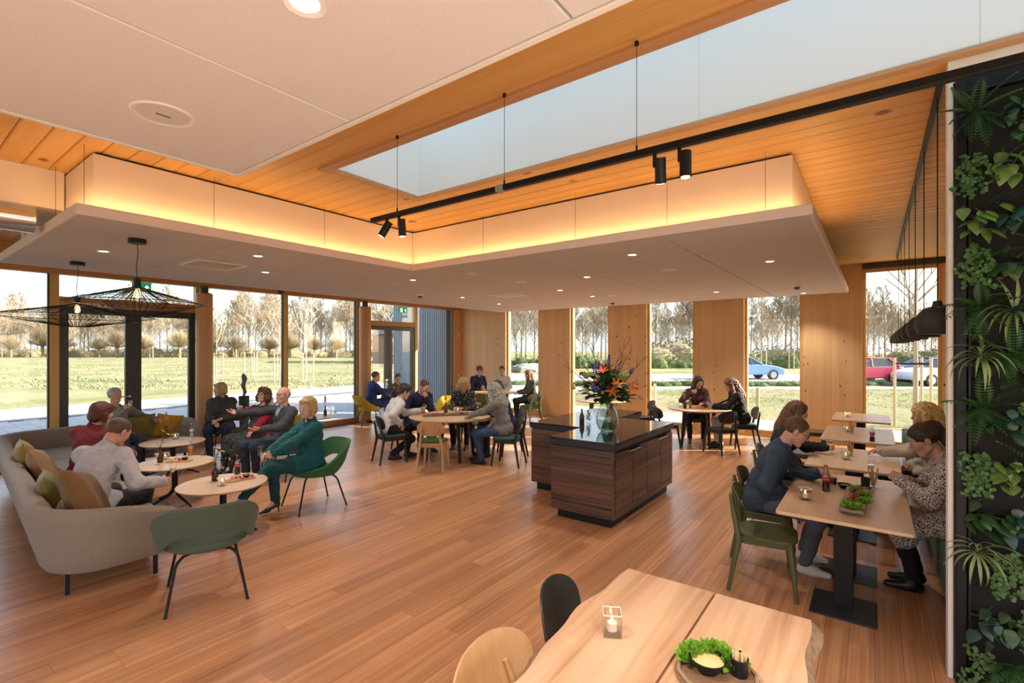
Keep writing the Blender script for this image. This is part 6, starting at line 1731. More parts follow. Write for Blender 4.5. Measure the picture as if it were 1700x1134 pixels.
def bottle(loc, lab, kind):
    if kind not in BT:
        if kind == 'vase':      # small brown bottle used as a vase
            BT[kind] = [('body', MB().lathe([(0,.0),(.030,.0),(.033,.006),(.033,.09),(.028,.115),(.013,.14),(.0125,.19),(.015,.195),(.012,.196)], 20).mesh('body', m_brownbody, True, 50))]
        else:
            prof = [(0,0),(.027,0),(.0295,.008),(.028,.04),(.0245,.065),(.029,.095),(.027,.125),(.016,.155),(.012,.18),(.013,.20),(.012,.205)]
            liq = {'cola': (m_cola,.075), 'halfcola': (m_cola,.06), 'orange': (m_orange,.10), 'water': (plain('water_tint', (.6,.62,.62), .1),.02)}[kind]
            BT[kind] = [('body', MB().lathe(prof, 20).mesh('body', glassy('bottle_glass', (.86,.92,.90), 1.8), True, 50)), ('drink', MB().lathe([(0,.004),(.0255,.004),(.0265,.04),(.0235,.065),(.0235,liq[1]),(0,liq[1])], 16).mesh('drink', liq[0], True, 50)),
                        ('label', MB().lathe([(.0262,.078),(.0298,.095),(.0290,.118)], 24).mesh('label', {'cola': m_redlab, 'halfcola': m_redlab, 'orange': m_orange, 'water': m_whitelab}[kind], True, 80)),
                        ('crown_cap', MB().lathe([(0,.213),(.013,.212),(.015,.203),(.0145,.2)], 16).mesh('crown_cap', m_redlab if 'cola' in kind else chrome, True))]
    t = thing('glass_bottle' if kind != 'vase' else 'bottle_vase', lab, 'bottle' if kind != 'vase' else 'vase', loc, rnd.random()*6, 'small bottles')
    for n_, m_ in BT[kind]:
        if n_ == 'crown_cap' and kind in ('halfcola',): continue
        link(n_, m_, t)
    if 'cola' in kind:
        d = Vector((-loc[0],-loc[1],0)).normalized(); a = math.atan2(d.y,d.x)-t.rotation_euler.z
        fc = bpy.data.curves.new('lettering', 'FONT'); fc.body = 'Coca-Cola'; fc.size = .0125; fc.align_x = 'CENTER'; fc.align_y = 'CENTER'; fc.shear = .3; fc.extrude = .0003
        fo = bpy.data.objects.new('lettering', fc); fme = bpy.data.meshes.new_from_object(fo); bpy.data.objects.remove(fo); fme.materials.append(m_whitelab)
        fo = link('lettering', fme, t)
        fo.location = (math.cos(a)*.0312, math.sin(a)*.0312, .100); fo.rotation_euler = (R(90),0,a+R(90))
    return t
# -- single flowers
m_sunp = plain('sunflower_petal', (.80,.42,.01), .6); m_sunc = plain('sunflower_disc', (.05,.025,.008), .9)
def leafblade(mb, p, d, L, w, up=.0, fold=.0):
    p = Vector(p); d = Vector(d).normalized(); s = d.cross(Vector((0,0,1)))
    if s.length < .1: s = Vector((1,0,0))
    s.normalize(); n = s.cross(d)
    prof = [(0,.0),(.15,.55),(.4,1.0),(.7,.75),(1.0,.0)]
    vs_ = []
    for f, ww in prof:
        c = p+d*L*f+n*(up*L*math.sin(f*math.pi*.5)*-1+0)
        vs_ += [c-s*w*ww/2+n*fold*w*ww, c, c+s*w*ww/2+n*fold*w*ww]
    fs_ = []
    for i in range(4):
        b = i*3; fs_ += [(b,b+1,b+4,b+3),(b+1,b+2,b+5,b+4)]
    mb.add(vs_, fs_)
def sunflower(loc, lab, h=.16, lean=(.02,.02)):
    t = thing('sunflower', lab, 'flower', loc, rnd.random()*6)
    top = Vector((lean[0],lean[1],h)); MB().tube([(0,0,-.1),(0,0,0),tuple(top*.6),tuple(top)], .004, 6).build('stem', m_green, t)
    d = Vector((lean[0]*6,lean[1]*6,.35)).normalized(); q = d.to_track_quat('Z','Y').to_matrix()
    mb = MB()
    for k in range(18):
        a = 2*math.pi*k/18+.1*(k % 3); v = q @ Vector((math.cos(a),math.sin(a),.12+.1*(k % 2))); leafblade(mb, top+v*.016, v, .052, .02)
    mb.build('petals', m_sunp, t); MB().ell(top+d*.004,(.024,.024,.010),10,6,q).build('disc', m_sunc, t, smooth=True)
    mb = MB()
    for k in range(5):
        a = k*2.4; leafblade(mb, top*(.2+.13*k), (math.cos(a),math.sin(a),.3), .06, .035, .3)
    mb.build('leaves', m_green, t)
def foxglove(loc, lab, col=(.70,.20,.14), h=.22):
    t = thing('flower_spike', lab, 'flower', loc, rnd.random()*6)
    MB().tube([(0,0,-.1),(.005,0,h*.5),(0,.005,h)], .0035, 6).build('stem', m_green, t)
    pm_ = plain('petal_%d' % int(col[1]*1000), col, .6)
    mb = MB()
    for k in range(14):
        a = k*2.4; z = h*(.35+.6*k/14); r_ = .016*(1.2-.7*k/14); mb.ell((r_*math.cos(a),r_*math.sin(a),z),(.011,.011,.013),7,5)
    mb.build('blossoms', pm_, t, smooth=True)
    mb = MB()
    for k in range(3): leafblade(mb, (0,0,.02+.02*k), (math.cos(k*2.1),math.sin(k*2.1),.5), .06, .02, .2)
    mb.build('leaves', m_green, t)
def vase_with(px, py, z, flower, lab_b, lab_f, **kw):
    p = at(px, py, z); bottle(p, lab_b, 'vase'); flower((p[0],p[1],p[2]+.19), lab_f, **kw)
# -- wooden board with nibbles
m_board = wood('board_wood', (.50,.30,.14), (.62,.40,.20), 'X', 1, .5, world_pos=False)
m_boardd = wood('board_dark', (.16,.085,.045), (.26,.15,.08), 'X', 1, .6, world_pos=False)
FOOD = {'cheese': ((.78,.55,.18),(.020,.015,.008)), 'ham': ((.48,.08,.07),(.028,.022,.010)), 'cracker': ((.66,.40,.15),(.02,.02,.005)), 'tomato': ((.55,.03,.015),(.014,.014,.013)), 'grape': ((.10,.02,.06),(.011,.011,.011)), 'olive': ((.16,.18,.03),(.009,.009,.009))}
FM = {}
def nibble(kind, loc, lab, group):
    if kind not in FM:
        c, r_ = FOOD[kind]; mb = MB(); mb.ell((0,0,r_[2]),r_,9,6)
        if kind == 'cheese': mb = MB(); mb.prism([(-.02,-.012),(.02,-.004),(.018,.008),(-.018,.014)], 0, .016)
        if kind == 'ham': mb.v = [(x,y+.006*math.sin(90*x),z+.004*math.sin(120*x+60*y)) for x,y,z in mb.v]
        FM[kind] = mb.mesh(kind, plain('food_'+kind, c, .5, var=.2, vscale=60), kind != 'cheese')
    o = link({'cheese':'cheese_wedge','ham':'ham_fold','cracker':'cracker','tomato':'cherry_tomato','grape':'grape','olive':'olive'}[kind], FM[kind], None, loc, (0,0,rnd.random()*6)); tag(o, lab, 'snack', group)
def serving_board(loc, rot, L, W, lab, group, where, dark=False, rim=False, n=14, kinds=('cheese','cracker','ham','tomato')):
    t = thing('serving_board', lab, 'board', loc, rot)
    n_ = 5; c = .03; pts = []
    for cx, cy, a0 in ((L/2-c,W/2-c,0),(-L/2+c,W/2-c,90),(-L/2+c,-W/2+c,180),(L/2-c,-W/2+c,270)): pts += [(cx+c*math.cos(R(a0+90*i/n_)), cy+c*math.sin(R(a0+90*i/n_))) for i in range(n_+1)]
    MB().prism(pts, .0, .014).build('plank', m_boardd if dark else m_board, t, bevel=.003)
    if rim:
        for s in (-1,1): MB().box(-L/2+.02,L/2-.02,s*W/2-.012*s-.006,s*W/2-.012*s+.006,.014,.035).build('side_rail', m_boardd, t)
    cr, sr = math.cos(rot), math.sin(rot)
    W_ = lambda x, y, z: (loc[0]+cr*x-sr*y, loc[1]+sr*x+cr*y, loc[2]+z)
    bx = L*.22
    b = thing('dip_bowl', 'small black dip bowl ' + where, 'bowl', W_(bx,0,.014)); MB().lathe([(0,0),(.022,0),(.036,.03),(.034,.031),(.02,.006),(0,.005)], 18).build('bowl', black, b, smooth=True); MB().lathe([(0,.022),(.029,.022),(0,.024)], 14).build('dip', plain('dip_cream', (.72,.55,.25), .5), b)
    k = 0
    for i in range(n):
        x = -L/2+.035+(L-.07)*i/(n-1); 
        if abs(x-bx) < .045: continue
        for y in (-W*.22, W*.2):
            kd = kinds[(i//2+(y > 0)) % len(kinds)]
            nibble(kd, W_(x+rnd.uniform(-.006,.006), y+rnd.uniform(-.01,.01), .014), {'cheese':'cheese wedge','ham':'folded slice of ham','cracker':'golden cracker','tomato':'cherry tomato','grape':'dark grape','olive':'green olive'}[kd]+' on the board '+where, kd+' '+where)
    return t
ZT = .50
# nearest coffee table
vase_with(357, 798, ZT, sunflower, 'brown bottle vase on the nearest coffee table', 'drooping sunflower in the vase on the nearest coffee table', h=.13, lean=(.03,-.02))
candle(at(369, 806, ZT), 'square glass candle holder on the nearest coffee table')
serving_board((2.46,5.47,ZT), R(-5), .30, .13, 'small oak board of cheese and ham on the nearest coffee table', '', 'on the nearest coffee table', n=8)
bottle(at(394, 787, ZT), 'cola bottle on the nearest coffee table', 'cola')
# middle coffee table
vase_with(266, 768, ZT, sunflower, 'brown bottle vase on the middle coffee table', 'large sunflower turned to the sofa on the middle coffee table', h=.17, lean=(-.05,.0))
candle(at(274, 763, ZT), 'square glass candle holder on the middle coffee table')
serving_board((2.42,6.98,ZT), R(-35), .28, .13, 'round-cornered snack board on the middle coffee table', '', 'on the middle coffee table', n=8, kinds=('cracker','cheese','tomato','ham'))
bottle(at(316.5, 756, ZT), 'orange soda bottle on the middle coffee table', 'orange')
wine_glass(at(260, 772, ZT), 'empty flute in front of the vase on the middle coffee table')
tumbler(at(337, 757, ZT), 'tall clear glass at the right of the middle coffee table'); 
# far coffee table
vase_with(276, 727, ZT, foxglove, 'brown bottle vase on the far coffee table', 'coral flower spike on the far coffee table')
candle(at(291, 729, ZT), 'square glass candle holder on the far coffee table')
tumbler(at(305, 724, ZT), 'clear glass on the far coffee table'); tumbler(at(271, 722, ZT), 'glass by the vase on the far coffee table')
bottle(at(318, 725, ZT), 'water bottle with white label on the far coffee table', 'water')
# window coffee table
vase_with(540, 690, .56, foxglove, 'brown bottle vase on the window table', 'pink flower spike on the window table', col=(.65,.22,.2))
tumbler(at(549, 688, .56), 'left clear glass on the window table', ); tumbler(at(556, 689, .56), 'right clear glass on the window table')
# round table
ZR_ = .74
serving_board((6.22,5.98,ZR_), R(-38), .95, .2, 'long dark serving plank with snacks on the round table', '', 'on the round table', dark=True, rim=True, n=20, kinds=('cheese','ham','cracker','tomato','grape'))
vase_with(740, 686, ZR_, foxglove, 'brown bottle vase on the round table', 'orange flower in the vase on the round table', col=(.75,.25,.03), h=.15)
wine_glass(at(774, 696, ZR_), 'flute on the round table near the grey-haired woman'); wine_glass(at(793, 687, ZR_), 'flute on the round table right of the plank'); tumbler(at(728, 686, ZR_), 'tumbler on the round table left of the vase'); tumbler(at(751, 683, ZR_), 'tumbler on the round table right of the vase')
candle(at(760, 684, ZR_), 'square glass candle holder on the round table')
# far corner table
bottle(at(803, 648, ZR_), 'water bottle on the far corner table', 'water'); tumbler(at(808, 648, ZR_), 'dark drink in a glass on the far corner table', m_cola); candle(at(815, 649, ZR_), 'square glass candle holder on the far corner table'); tumbler(at(819, 650, ZR_), 'glass of bread sticks on the far corner table', plain('breadstick', (.50,.26,.08), .7))
# two women's table
vase_with(1137, 678, ZR_, sunflower, 'brown bottle vase on the two women\'s table', 'orange flower in the vase on the two women\'s table', h=.12)
serving_board((9.92,2.72,ZR_), R(-50), .36, .2, 'snack board on the table of the two women', '', 'on the table of the two women', n=9)
bottle(at(1176, 678, ZR_), 'clear bottle beside the snack board on the two women\'s table', 'water'); bottle(at(1146, 678, ZR_), 'orange bottle beside the vase on the two women\'s table', 'orange'); candle(at(1130, 676, ZR_), 'square candle holder on the two women\'s table'); tumbler(at(1184, 679, ZR_), 'dark drink in front of the woman in the black jacket', m_cola)
# right-hand row
candle(at(1337, 829, .74), 'square glass candle holder at the left of the nearest row table')
bottle(at(1371, 815, .74), 'half-full cola bottle on the nearest row table', 'cola')
tumbler(in_world(4.92,.84,-86,(-.03,.56,.742)), 'tumbler of cola in the hand of the man in denim', m_cola)
wine_glass(at(1446, 797, .74), 'empty flute behind the bread sticks on the nearest row table')
m_stick = plain('breadstick', (.50,.26,.08), .7)
def breadsticks(loc, lab):
    t = thing('breadstick_glass', lab, 'glass', loc); link('wall', TM[0], t)
    for k in range(5):
        a = k*1.3; MB().tube([(.008*math.cos(a),.008*math.sin(a),.01),(.022*math.cos(a),.022*math.sin(a),.09),(.04*math.cos(a+.2),.04*math.sin(a+.2),.165)], [.006,.007,.005], 6).build('breadstick', m_stick, t, smooth=True)
breadsticks(at(1450, 809, .74), 'glass of bread sticks on the nearest row table')
breadsticks(at(1412, 757, .74), 'glass of bread sticks on the second row table'); candle(at(1404, 763, .74), 'square candle holder on the second row table')
wine_glass(at(1378, 752, .74), 'flute in the hand of the young woman in black')
breadsticks(at(1414, 719, .74), 'glass of bread sticks on the third row table'); candle(at(1406, 717, .74), 'square candle holder on the third row table'); bottle(at(1448, 733, .74), 'half-empty cola bottle on the third row table', 'halfcola')
candle(at(1407, 692, .74), 'square candle holder on the farthest row table')
# long plank of croquettes
pl = thing('serving_plank', 'rustic grey-brown serving plank of croquettes and lettuce', 'board', (4.50,.12,.74), R(-2))
MB().box(-.36,.36,-.075,.075,.02,.036).build('plank', wood('plank_grey', (.24,.17,.12), (.36,.27,.2), 'X', 1, .8, world_pos=False), pl, bevel=.004)
for s in (-1,1): MB().box(s*.28-.02,s*.28+.02,-.07,.07,0,.02).build('foot', m_boardd, pl)
MB().tube([(-.355,-.06,.04),(-.375,-.02,.03),(-.375,.03,.035),(-.355,.06,.04)], .008, 6).build('rope', plain('rope', (.35,.25,.15), .9, bump=.6, bscale=200), pl)
crm = MB().ell((0,0,.017),(.026,.019,.018),12,8).mesh('croquette', plain('croquette_crust', (.27,.10,.03), .85, var=.3, vscale=60, bump=.8, bscale=200), True)
for k in range(16):
    x = 4.23+.033*k+(.01 if k % 2 else 0); y = .12+(-.026 if k % 2 else .020)+rnd.uniform(-.006,.006)
    if k in (5,10): continue
    tag(link('croquette', crm, None, (x,y,.776+(.012 if k % 3 == 0 else 0)), (0,0,rnd.random()*3)), 'brown breaded croquette on the rustic plank', 'snack', 'croquettes on the plank')
def lettuce(loc, lab, s=1.0):
    rg = random.Random(int(loc[0]*1000)); mb = MB()
    for k in range(16):
        a = rg.random()*6.28; e = rg.uniform(.1,1.2); d = Vector((math.cos(a)*math.cos(e),math.sin(a)*math.cos(e),math.sin(e)))
        def f(u, v):
            w = (u-.5)*.05*s*(.4+v); r_ = v*.045*s
            q = d.cross(Vector((0,0,1))).normalized() if abs(d.z) < .98 else Vector((1,0,0)); n = q.cross(d)
            return tuple(d*r_+q*w+n*(.008*s*math.sin(u*18+k)*v+.01*s*v*v))
        mb.grid(f, 9, 5)
    o = mb.build('lettuce', m_lime, None, smooth=True); o.location = loc; tag(o, lab, 'lettuce', 'lettuce on boards')
for x, y, l in ((4.20,.10,'at the near end'),(4.21,.15,'at the near left corner'),(4.39,.165-.11,'in the middle'),(4.56,.06,'past the middle'),(4.70,.12,'towards the bowls')):
    lettuce((x,y,.778), 'frilly lettuce leaf on the croquette plank ' + l)
for x, y, l in ((4.93,.20,'left black dip bowl beyond the croquettes'),(4.92,.07,'right black dip bowl beyond the croquettes')):
    b = thing('dip_bowl', l, 'bowl', (x,y,.74)); MB().lathe([(0,0),(.03,0),(.055,.035),(.053,.036),(.03,.006),(0,.005)], 20).build('bowl', black, b, smooth=True); MB().lathe([(0,.024),(.042,.024),(0,.027)], 16).build('dip', plain('dip_green', (.25,.24,.08), .5), b)
b = thing('black_cup', 'tall black cup behind the dip bowls', 'cup', (5.05,.06,.74)); MB().lathe([(0,0),(.03,0),(.033,.085),(.03,.085),(.028,.01),(0,.01)], 20).build('wall', black, b, smooth=True)
# near slab table
candle(at(1016, 1052, .755), 'large square glass candle holder on the near slab table', 1.05)
sl = thing('food_board', 'round wooden board with lettuce and dip at the bottom edge', 'board', at(1190, 1126, .755)); MB().lathe([(0,0),(.135,0),(.14,.008),(.135,.016),(0,.016)], 36).build('disc', m_boardd, sl, smooth=True); MB().tube([(.13*math.cos(a/12*6.28),.13*math.sin(a/12*6.28),.022) for a in range(12)], .007, 6, closed=True).build('rope_rim', plain('rope', (.35,.25,.15), .9), sl)
cx, cy, _ = at(1190, 1126, .755)
for k, (dx, dy) in enumerate(((.05,.085),(.085,.05),(.09,.015),(.01,.10),(.07,-.04))): lettuce((cx+dx*.9,cy+dy*.9,.775), 'frilly lettuce on the round board, ' + ('far left','far middle','far centre','left edge','far right')[k], 1.15)
b = thing('dip_bowl', 'large black bowl of pale dip on the round board', 'bowl', (cx+.0,cy+.03,.771)); MB().lathe([(0,0),(.035,0),(.062,.045),(.059,.046),(.034,.006),(0,.005)], 24).build('bowl', black, b, smooth=True); MB().lathe([(0,.036),(.053,.036),(.03,.042),(0,.044)], 18).build('dip', plain('dip_cream', (.72,.55,.25), .5, bump=.6, bscale=90), b, smooth=True)
b = thing('black_cup', 'black cup of crackers on the round board', 'cup', (cx+.04,cy-.065,.771)); MB().lathe([(0,0),(.026,0),(.03,.06),(.027,.06),(.025,.01),(0,.01)], 18).build('wall', black, b, smooth=True)
for k in range(6): MB().obox((.008*math.cos(k),.008*math.sin(k),.062),(.016,.002,.02), Matrix.Rotation(k*.9,3,'Z')).build('cracker_chip', plain('chip', (.70,.52,.30), .7), b)
for k in range(3): tag(link('croquette', crm, None, (cx+.055,cy-.012-.03*k,.771), (0,0,k)), 'brown croquette on the round board at the bottom edge', 'snack', 'croquettes on the round board')

# ---- island: vase, bouquet, bottle
vx, vy, vz = 5.42, 2.59, .91
va_ = thing('glass_vase', 'large round clear glass vase on the granite worktop', 'vase', (vx,vy,vz))
MB().lathe([(0,.004),(.075,.0),(.105,.03),(.132,.10),(.135,.16),(.115,.24),(.085,.30),(.088,.335),(.086,.335),(.083,.30),(.112,.24),(.131,.16),(.128,.10),(.10,.033),(.07,.012),(0,.012)], 32).build('wall', glassy('vase_glass', (.90,.95,.94), 1.6), va_, smooth=True, angle=70)
MB().lathe([(0,.014),(.07,.014),(.099,.035),(.127,.10),(.130,.15),(0,.15)], 28).build('water', glassy('vase_water', (.88,.93,.90), .6), va_, smooth=True, angle=50)
bq = thing('flower_bouquet', 'tall mixed bouquet of roses, lilies and twigs in the glass vase', 'bouquet', (vx,vy,vz+.03))
rb = random.Random(11); stems = MB(); heads = []
def bdir(a, e): return Vector((math.cos(a)*math.cos(e), math.sin(a)*math.cos(e), math.sin(e)))
O = Vector((0,0,.36))
for k in range(46):
    a = k*2.399; e = R(rb.uniform(12,88)); L = rb.uniform(.30,.46); tip = O+Vector((bdir(a,e).x*1.0,bdir(a,e).y*1.0,bdir(a,e).z*.86))*L+Vector((0,0,.03)); heads.append((tip, bdir(a,e)))
    stems.tube([(-.07*math.cos(a),-.07*math.sin(a),.0),(0.02*math.cos(a),.02*math.sin(a),.30),tuple(O.lerp(tip,.5)+Vector((0,0,.03))),tuple(tip)], .0032, 5)
stems.build('stems', plain('stem_green', (.10,.20,.05), .5), bq)
def fl_rose(c): 
    mb = MB()
    for k in range(14):
        a = k*2.4; r_ = .006+.0022*k; d = Vector((math.cos(a),math.sin(a),.9-.05*k)).normalized(); q = d.to_track_quat('Z','Y').to_matrix(); mb.ell(d*r_*.8+Vector((0,0,.01)),(.017,.017,.006),8,5,q)
    mb.ell((0,0,.012),(.016,.016,.018),8,6); return mb.mesh('rose', c, True)
def fl_lily(c):
    mb = MB()
    for k in range(6):
        a = k*math.pi/3; leafblade(mb, (0,0,0), (math.cos(a),math.sin(a),.7), .085, .03, .35)
    return mb.mesh('lily', c, True, 80)
def fl_bud(c): return MB().lathe([(0,-.03),(.012,-.01),(.014,.02),(.009,.055),(0,.075)], 8).mesh('lily_bud', c, True)
def fl_hyd(c):
    mb = MB()
    for k in range(40):
        a = k*2.399; z = 1-2*(k+.5)/40; r_ = math.sqrt(1-z*z)
        if z > -.5: mb.ell((.042*r_*math.cos(a),.042*r_*math.sin(a),.035*z),(.011,.011,.009),6,4)
    return mb.mesh('hydrangea', c, True)
def fl_spike(c):
    mb = MB()
    for k in range(22):
        a = k*2.4; mb.ell((.022*math.cos(a)*(1-k/30),.022*math.sin(a)*(1-k/30),.007*k-.04),(.012,.012,.008),6,4)
    return mb.mesh('delphinium', c, True)
def fl_glo(c):
    mb = MB()
    for k in range(6):
        a = k*math.pi/3+.3; leafblade(mb, (0,0,0), (math.cos(a)*.6,math.sin(a)*.6,1), .07, .014, -.35)
    return mb.mesh('gloriosa', c, True, 80)
fp = lambda n, c: plain('petal_'+n, c, .55, var=.2, vscale=40)
KINDS = [('rose', fl_rose(fp('crimson',(.28,.006,.012)))), ('lily', fl_lily(fp('orange',(.70,.16,.012)))), ('lily_bud', fl_bud(fp('bud_orange',(.55,.17,.03)))), ('hydrangea', fl_hyd(fp('lime',(.36,.44,.07)))), ('delphinium', fl_spike(fp('violet',(.055,.05,.34)))), ('gloriosa', fl_glo(fp('magenta',(.48,.015,.10)))), ('tulip', fl_bud(fp('yellow',(.75,.42,.01)))), ('lily', fl_lily(fp('deep_orange',(.58,.09,.01)))), ('rose', fl_rose(fp('wine',(.12,.004,.02))))]
order = [1,2,4,0,7,2,3,5,1,4,6,2,8,1,0,3,7,2,4,5]
for i, (tip, d) in enumerate(heads):
    nm, me = KINDS[order[i % len(order)]]
    o = link(nm, me, bq, tip, d.to_track_quat('Z','Y').to_euler(), (1.0,1.0,1.0))
lm = MB(); leafblade(lm, (0,0,0), (0,1,.0), .10, .075, .15, .08); lfm = lm.mesh('leaf', plain('bouquet_leaf', (.035,.085,.02), .5, rv=.3), True, 80)
for k in range(280):
    a = k*2.399; e = R(rb.uniform(4,88)); d = bdir(a,e); p = O+Vector((d.x,d.y,d.z*.95))*rb.uniform(.08,.36)
    if p.z < .33: p.z = .33+rb.random()*.04
    link('leaf', lfm, bq, p, (Vector((d.x+rb.uniform(-.9,.9),d.y+rb.uniform(-.9,.9),d.z*.4+rb.uniform(-.6,.6)))).to_track_quat('Y','Z').to_euler(), (rb.uniform(.8,1.4),)*3)
m_twig = plain('twig_brown', (.075,.045,.03), .8)
for k, (a, e, L) in enumerate(((R(-30),68,.62),(R(-70),62,.66),(R(-110),66,.5),(R(100),52,.60),(R(60),74,.62),(R(150),38,.58),(R(-50),50,.64),(R(120),70,.72))):
    mb = MB(); d = bdir(a+R(-17), R(e)); p = O.copy(); pts = [p]; dd = d.copy()
    for i in range(6):
        dd = (dd+Vector((rb.uniform(-.16,.16),rb.uniform(-.16,.16),rb.uniform(-.05,.12)))).normalized(); p = p+dd*L/6; pts.append(p)
        if i > 1:
            for q in range(2):
                b_ = (dd+Vector((rb.uniform(-.7,.7),rb.uniform(-.7,.7),rb.uniform(-.1,.6)))).normalized(); l_ = rb.uniform(.06,.16); mb.tube([tuple(p),tuple(p+b_*l_*.5+Vector((0,0,.01))),tuple(p+b_*l_)],[.0032,.0025,.0016],4); mb.ell(tuple(p+b_*l_),(.004,.004,.006),5,4)
    mb.tube([tuple(q) for q in pts], [.007,.006,.0055,.005,.004,.003,.002], 5); mb.build('twig', m_twig, bq)
bt = at(966, 703, .91); bottle(bt, 'brown bottle on the rear island worktop', 'vase')
j = thing('glass_jar', 'clear jar with green herbs beside the brown bottle', 'jar', at(977, 702, .91)); MB().lathe([(0,0),(.034,0),(.036,.12),(.034,.12),(.032,.006),(0,.006)], 20).build('wall', clear, j, smooth=True)
mb = MB()
for k in range(24): leafblade(mb, (.012*math.cos(k),.012*math.sin(k),.02+.006*k), (math.cos(k*2.4),math.sin(k*2.4),1.2), .06, .02, .1)
mb.build('herbs', plain('herb_green', (.16,.28,.08), .6), j)

# ---- sculptures beyond the lounge
pot((5.25,10.35,0), .66, .17, 'dark round pot stand behind the curly-haired woman')
w = thing('watering_can', 'cream enamel pitcher with long spout on the dark stand', 'pitcher', (5.25,10.35,.66))
MB().lathe([(0,0),(.10,0),(.105,.02),(.095,.12),(.075,.24),(.05,.31),(.028,.345),(.02,.36),(0,.365)], 24).build('body', plain('enamel_cream', (.62,.58,.52), .35), w, smooth=True)
MB().tube([(.085,-.05,.04),(.14,-.10,.14),(.17,-.13,.24),(.20,-.17,.33)], [.02,.015,.012,.016], 10).build('spout', plain('enamel_cream', (.62,.58,.52), .35), w, smooth=True)
MB().tube([(-.04,.05,.30),(-.09,.10,.26),(-.10,.11,.17),(-.08,.08,.10)], .010, 8).build('handle', m_pot, w, smooth=True)
MB().ell((0,0,.372),(.013,.013,.012),10,6).build('lid_knob', m_pot, w, smooth=True)
pot((4.72,10.3,0), .95, .10, 'slim dark stand behind the woman with the scarf')
w = thing('stone_sculpture', 'slender twisted grey stone sculpture behind the woman with the scarf', 'sculpture', (4.72,10.3,.95))
mb = MB(); mb.tube([(.02*math.sin(i*1.1),.02*math.cos(i*.9),.046*i) for i in range(11)], [.02,.03,.035,.03,.036,.042,.036,.045,.05,.04,.015], 12); mb.build('stone', plain('grey_stone', (.17,.16,.16), .8, var=.3, vscale=25, bump=.7, bscale=50), w, smooth=True)
# switches on the corner wood
o = MB().box(-.006,.006,-.04,.04,-.06,.06).build('wall_switch', white, None, bevel=.004); o.location = (11.66,YG-.037,2.35); o.rotation_euler = (0,0,R(90)); tag(o, 'small white sensor on the corner post beside the far glazing', 'sensor')
o = MB().box(-.006,.006,-.04,.04,-.04,.04).build('wall_switch', white, None, bevel=.004); o.location = (11.66,YG-.037,1.05); o.rotation_euler = (0,0,R(90)); tag(o, 'small white light switch low on the corner post', 'switch')
# ================================================================== LIVING WALL PLANTS
rp = random.Random(5)
WX = 3.79-.035
m_fern = plain('fern_green', (.025,.085,.014), .55, rv=.3); m_pothos = plain('pothos_green', (.026,.07,.016), .35, rv=.3, var=.15, vscale=8); m_pothos2 = plain('pothos_variegated', (.10,.17,.025), .35, rv=.3, var=.4, vscale=14)
m_blue = plain('philodendron_green', (.012,.045,.026), .3, rv=.25); m_spider = plain('spider_cream', (.22,.28,.10), .5, rv=.2); m_vine = plain('vine_green', (.04,.105,.016), .5, rv=.3); m_vstem = plain('vine_stem', (.20,.12,.05), .7)
def frond():
    mb = MB(); L = .20
    for i in range(13):
        f = (i+1)/13; x = L*f; z = -.07*f*f; w = .045*math.sin(math.pi*(.12+.85*f))**.8
        for s in (-1,1):
            p = Vector((x,0,z)); mb.add([p, p+Vector((.012,s*w*.5,-.004)), p+Vector((.006,s*w,-.012)), p+Vector((-.006,s*w*.5,-.004))],[(0,1,2,3)])
    mb.tube([(0,0,0),(L*.5,0,-.018),(L,0,-.07)], [.002,.0015,.0008], 4); return mb.mesh('frond', m_fern)
def heart(m_):
    mb = MB(); prof = [(0,.0),(.06,.34),(.2,.5),(.45,.46),(.75,.26),(1,0)]; L, W = .082, .064; vs_ = []
    for f, w in prof:
        z = -.03*f*f; vs_ += [(.03+L*f,-w*W,z-.012*w),(.03+L*f,0,z),(.03+L*f,w*W,z-.012*w)]
    fs_ = []
    for i in range(5):
        b = i*3; fs_ += [(b,b+1,b+4,b+3),(b+1,b+2,b+5,b+4)]
    mb.add(vs_, fs_); mb.tube([(0,0,-.01),(.035,0,.0)], .0015, 4); return mb.mesh('leaf', m_, True, 80)
def blade():
    mb = MB(); L = .24; n = 7
    for i in range(n+1):
        f = i/n; w = .009*math.sin(math.pi*min(1,.15+f*.85))+.0008; z = .06*math.sin(f*2.2)-.11*f*f; mb.v += [(L*f*(1-.15*f),-w,z+.003),(L*f*(1-.15*f),0,z),(L*f*(1-.15*f),w,z+.003)]
    for i in range(n):
        b = i*3; mb.f += [(b,b+1,b+4,b+3),(b+1,b+2,b+5,b+4)]; mb.m += [0,0]
    return mb.mesh('leaf', m_spider, True, 80)
FR, HE, HB, HV, BL = frond(), heart(m_pothos), heart(m_blue), heart(m_pothos2), blade()
def wall_rot(a, tilt):
    """point a part away from the wall (-X), turned a about the wall normal and tilted outwards"""
    d = Vector((-math.cos(tilt), math.sin(tilt)*math.sin(a), math.sin(tilt)*math.cos(a)))
    u = Vector((-.3,0,1)) if abs(d.z) < .9 else Vector((-1,0,0))
    x = d; y = u.cross(x).normalized(); z = x.cross(y)
    return Matrix((x,y,z)).transposed().to_euler()
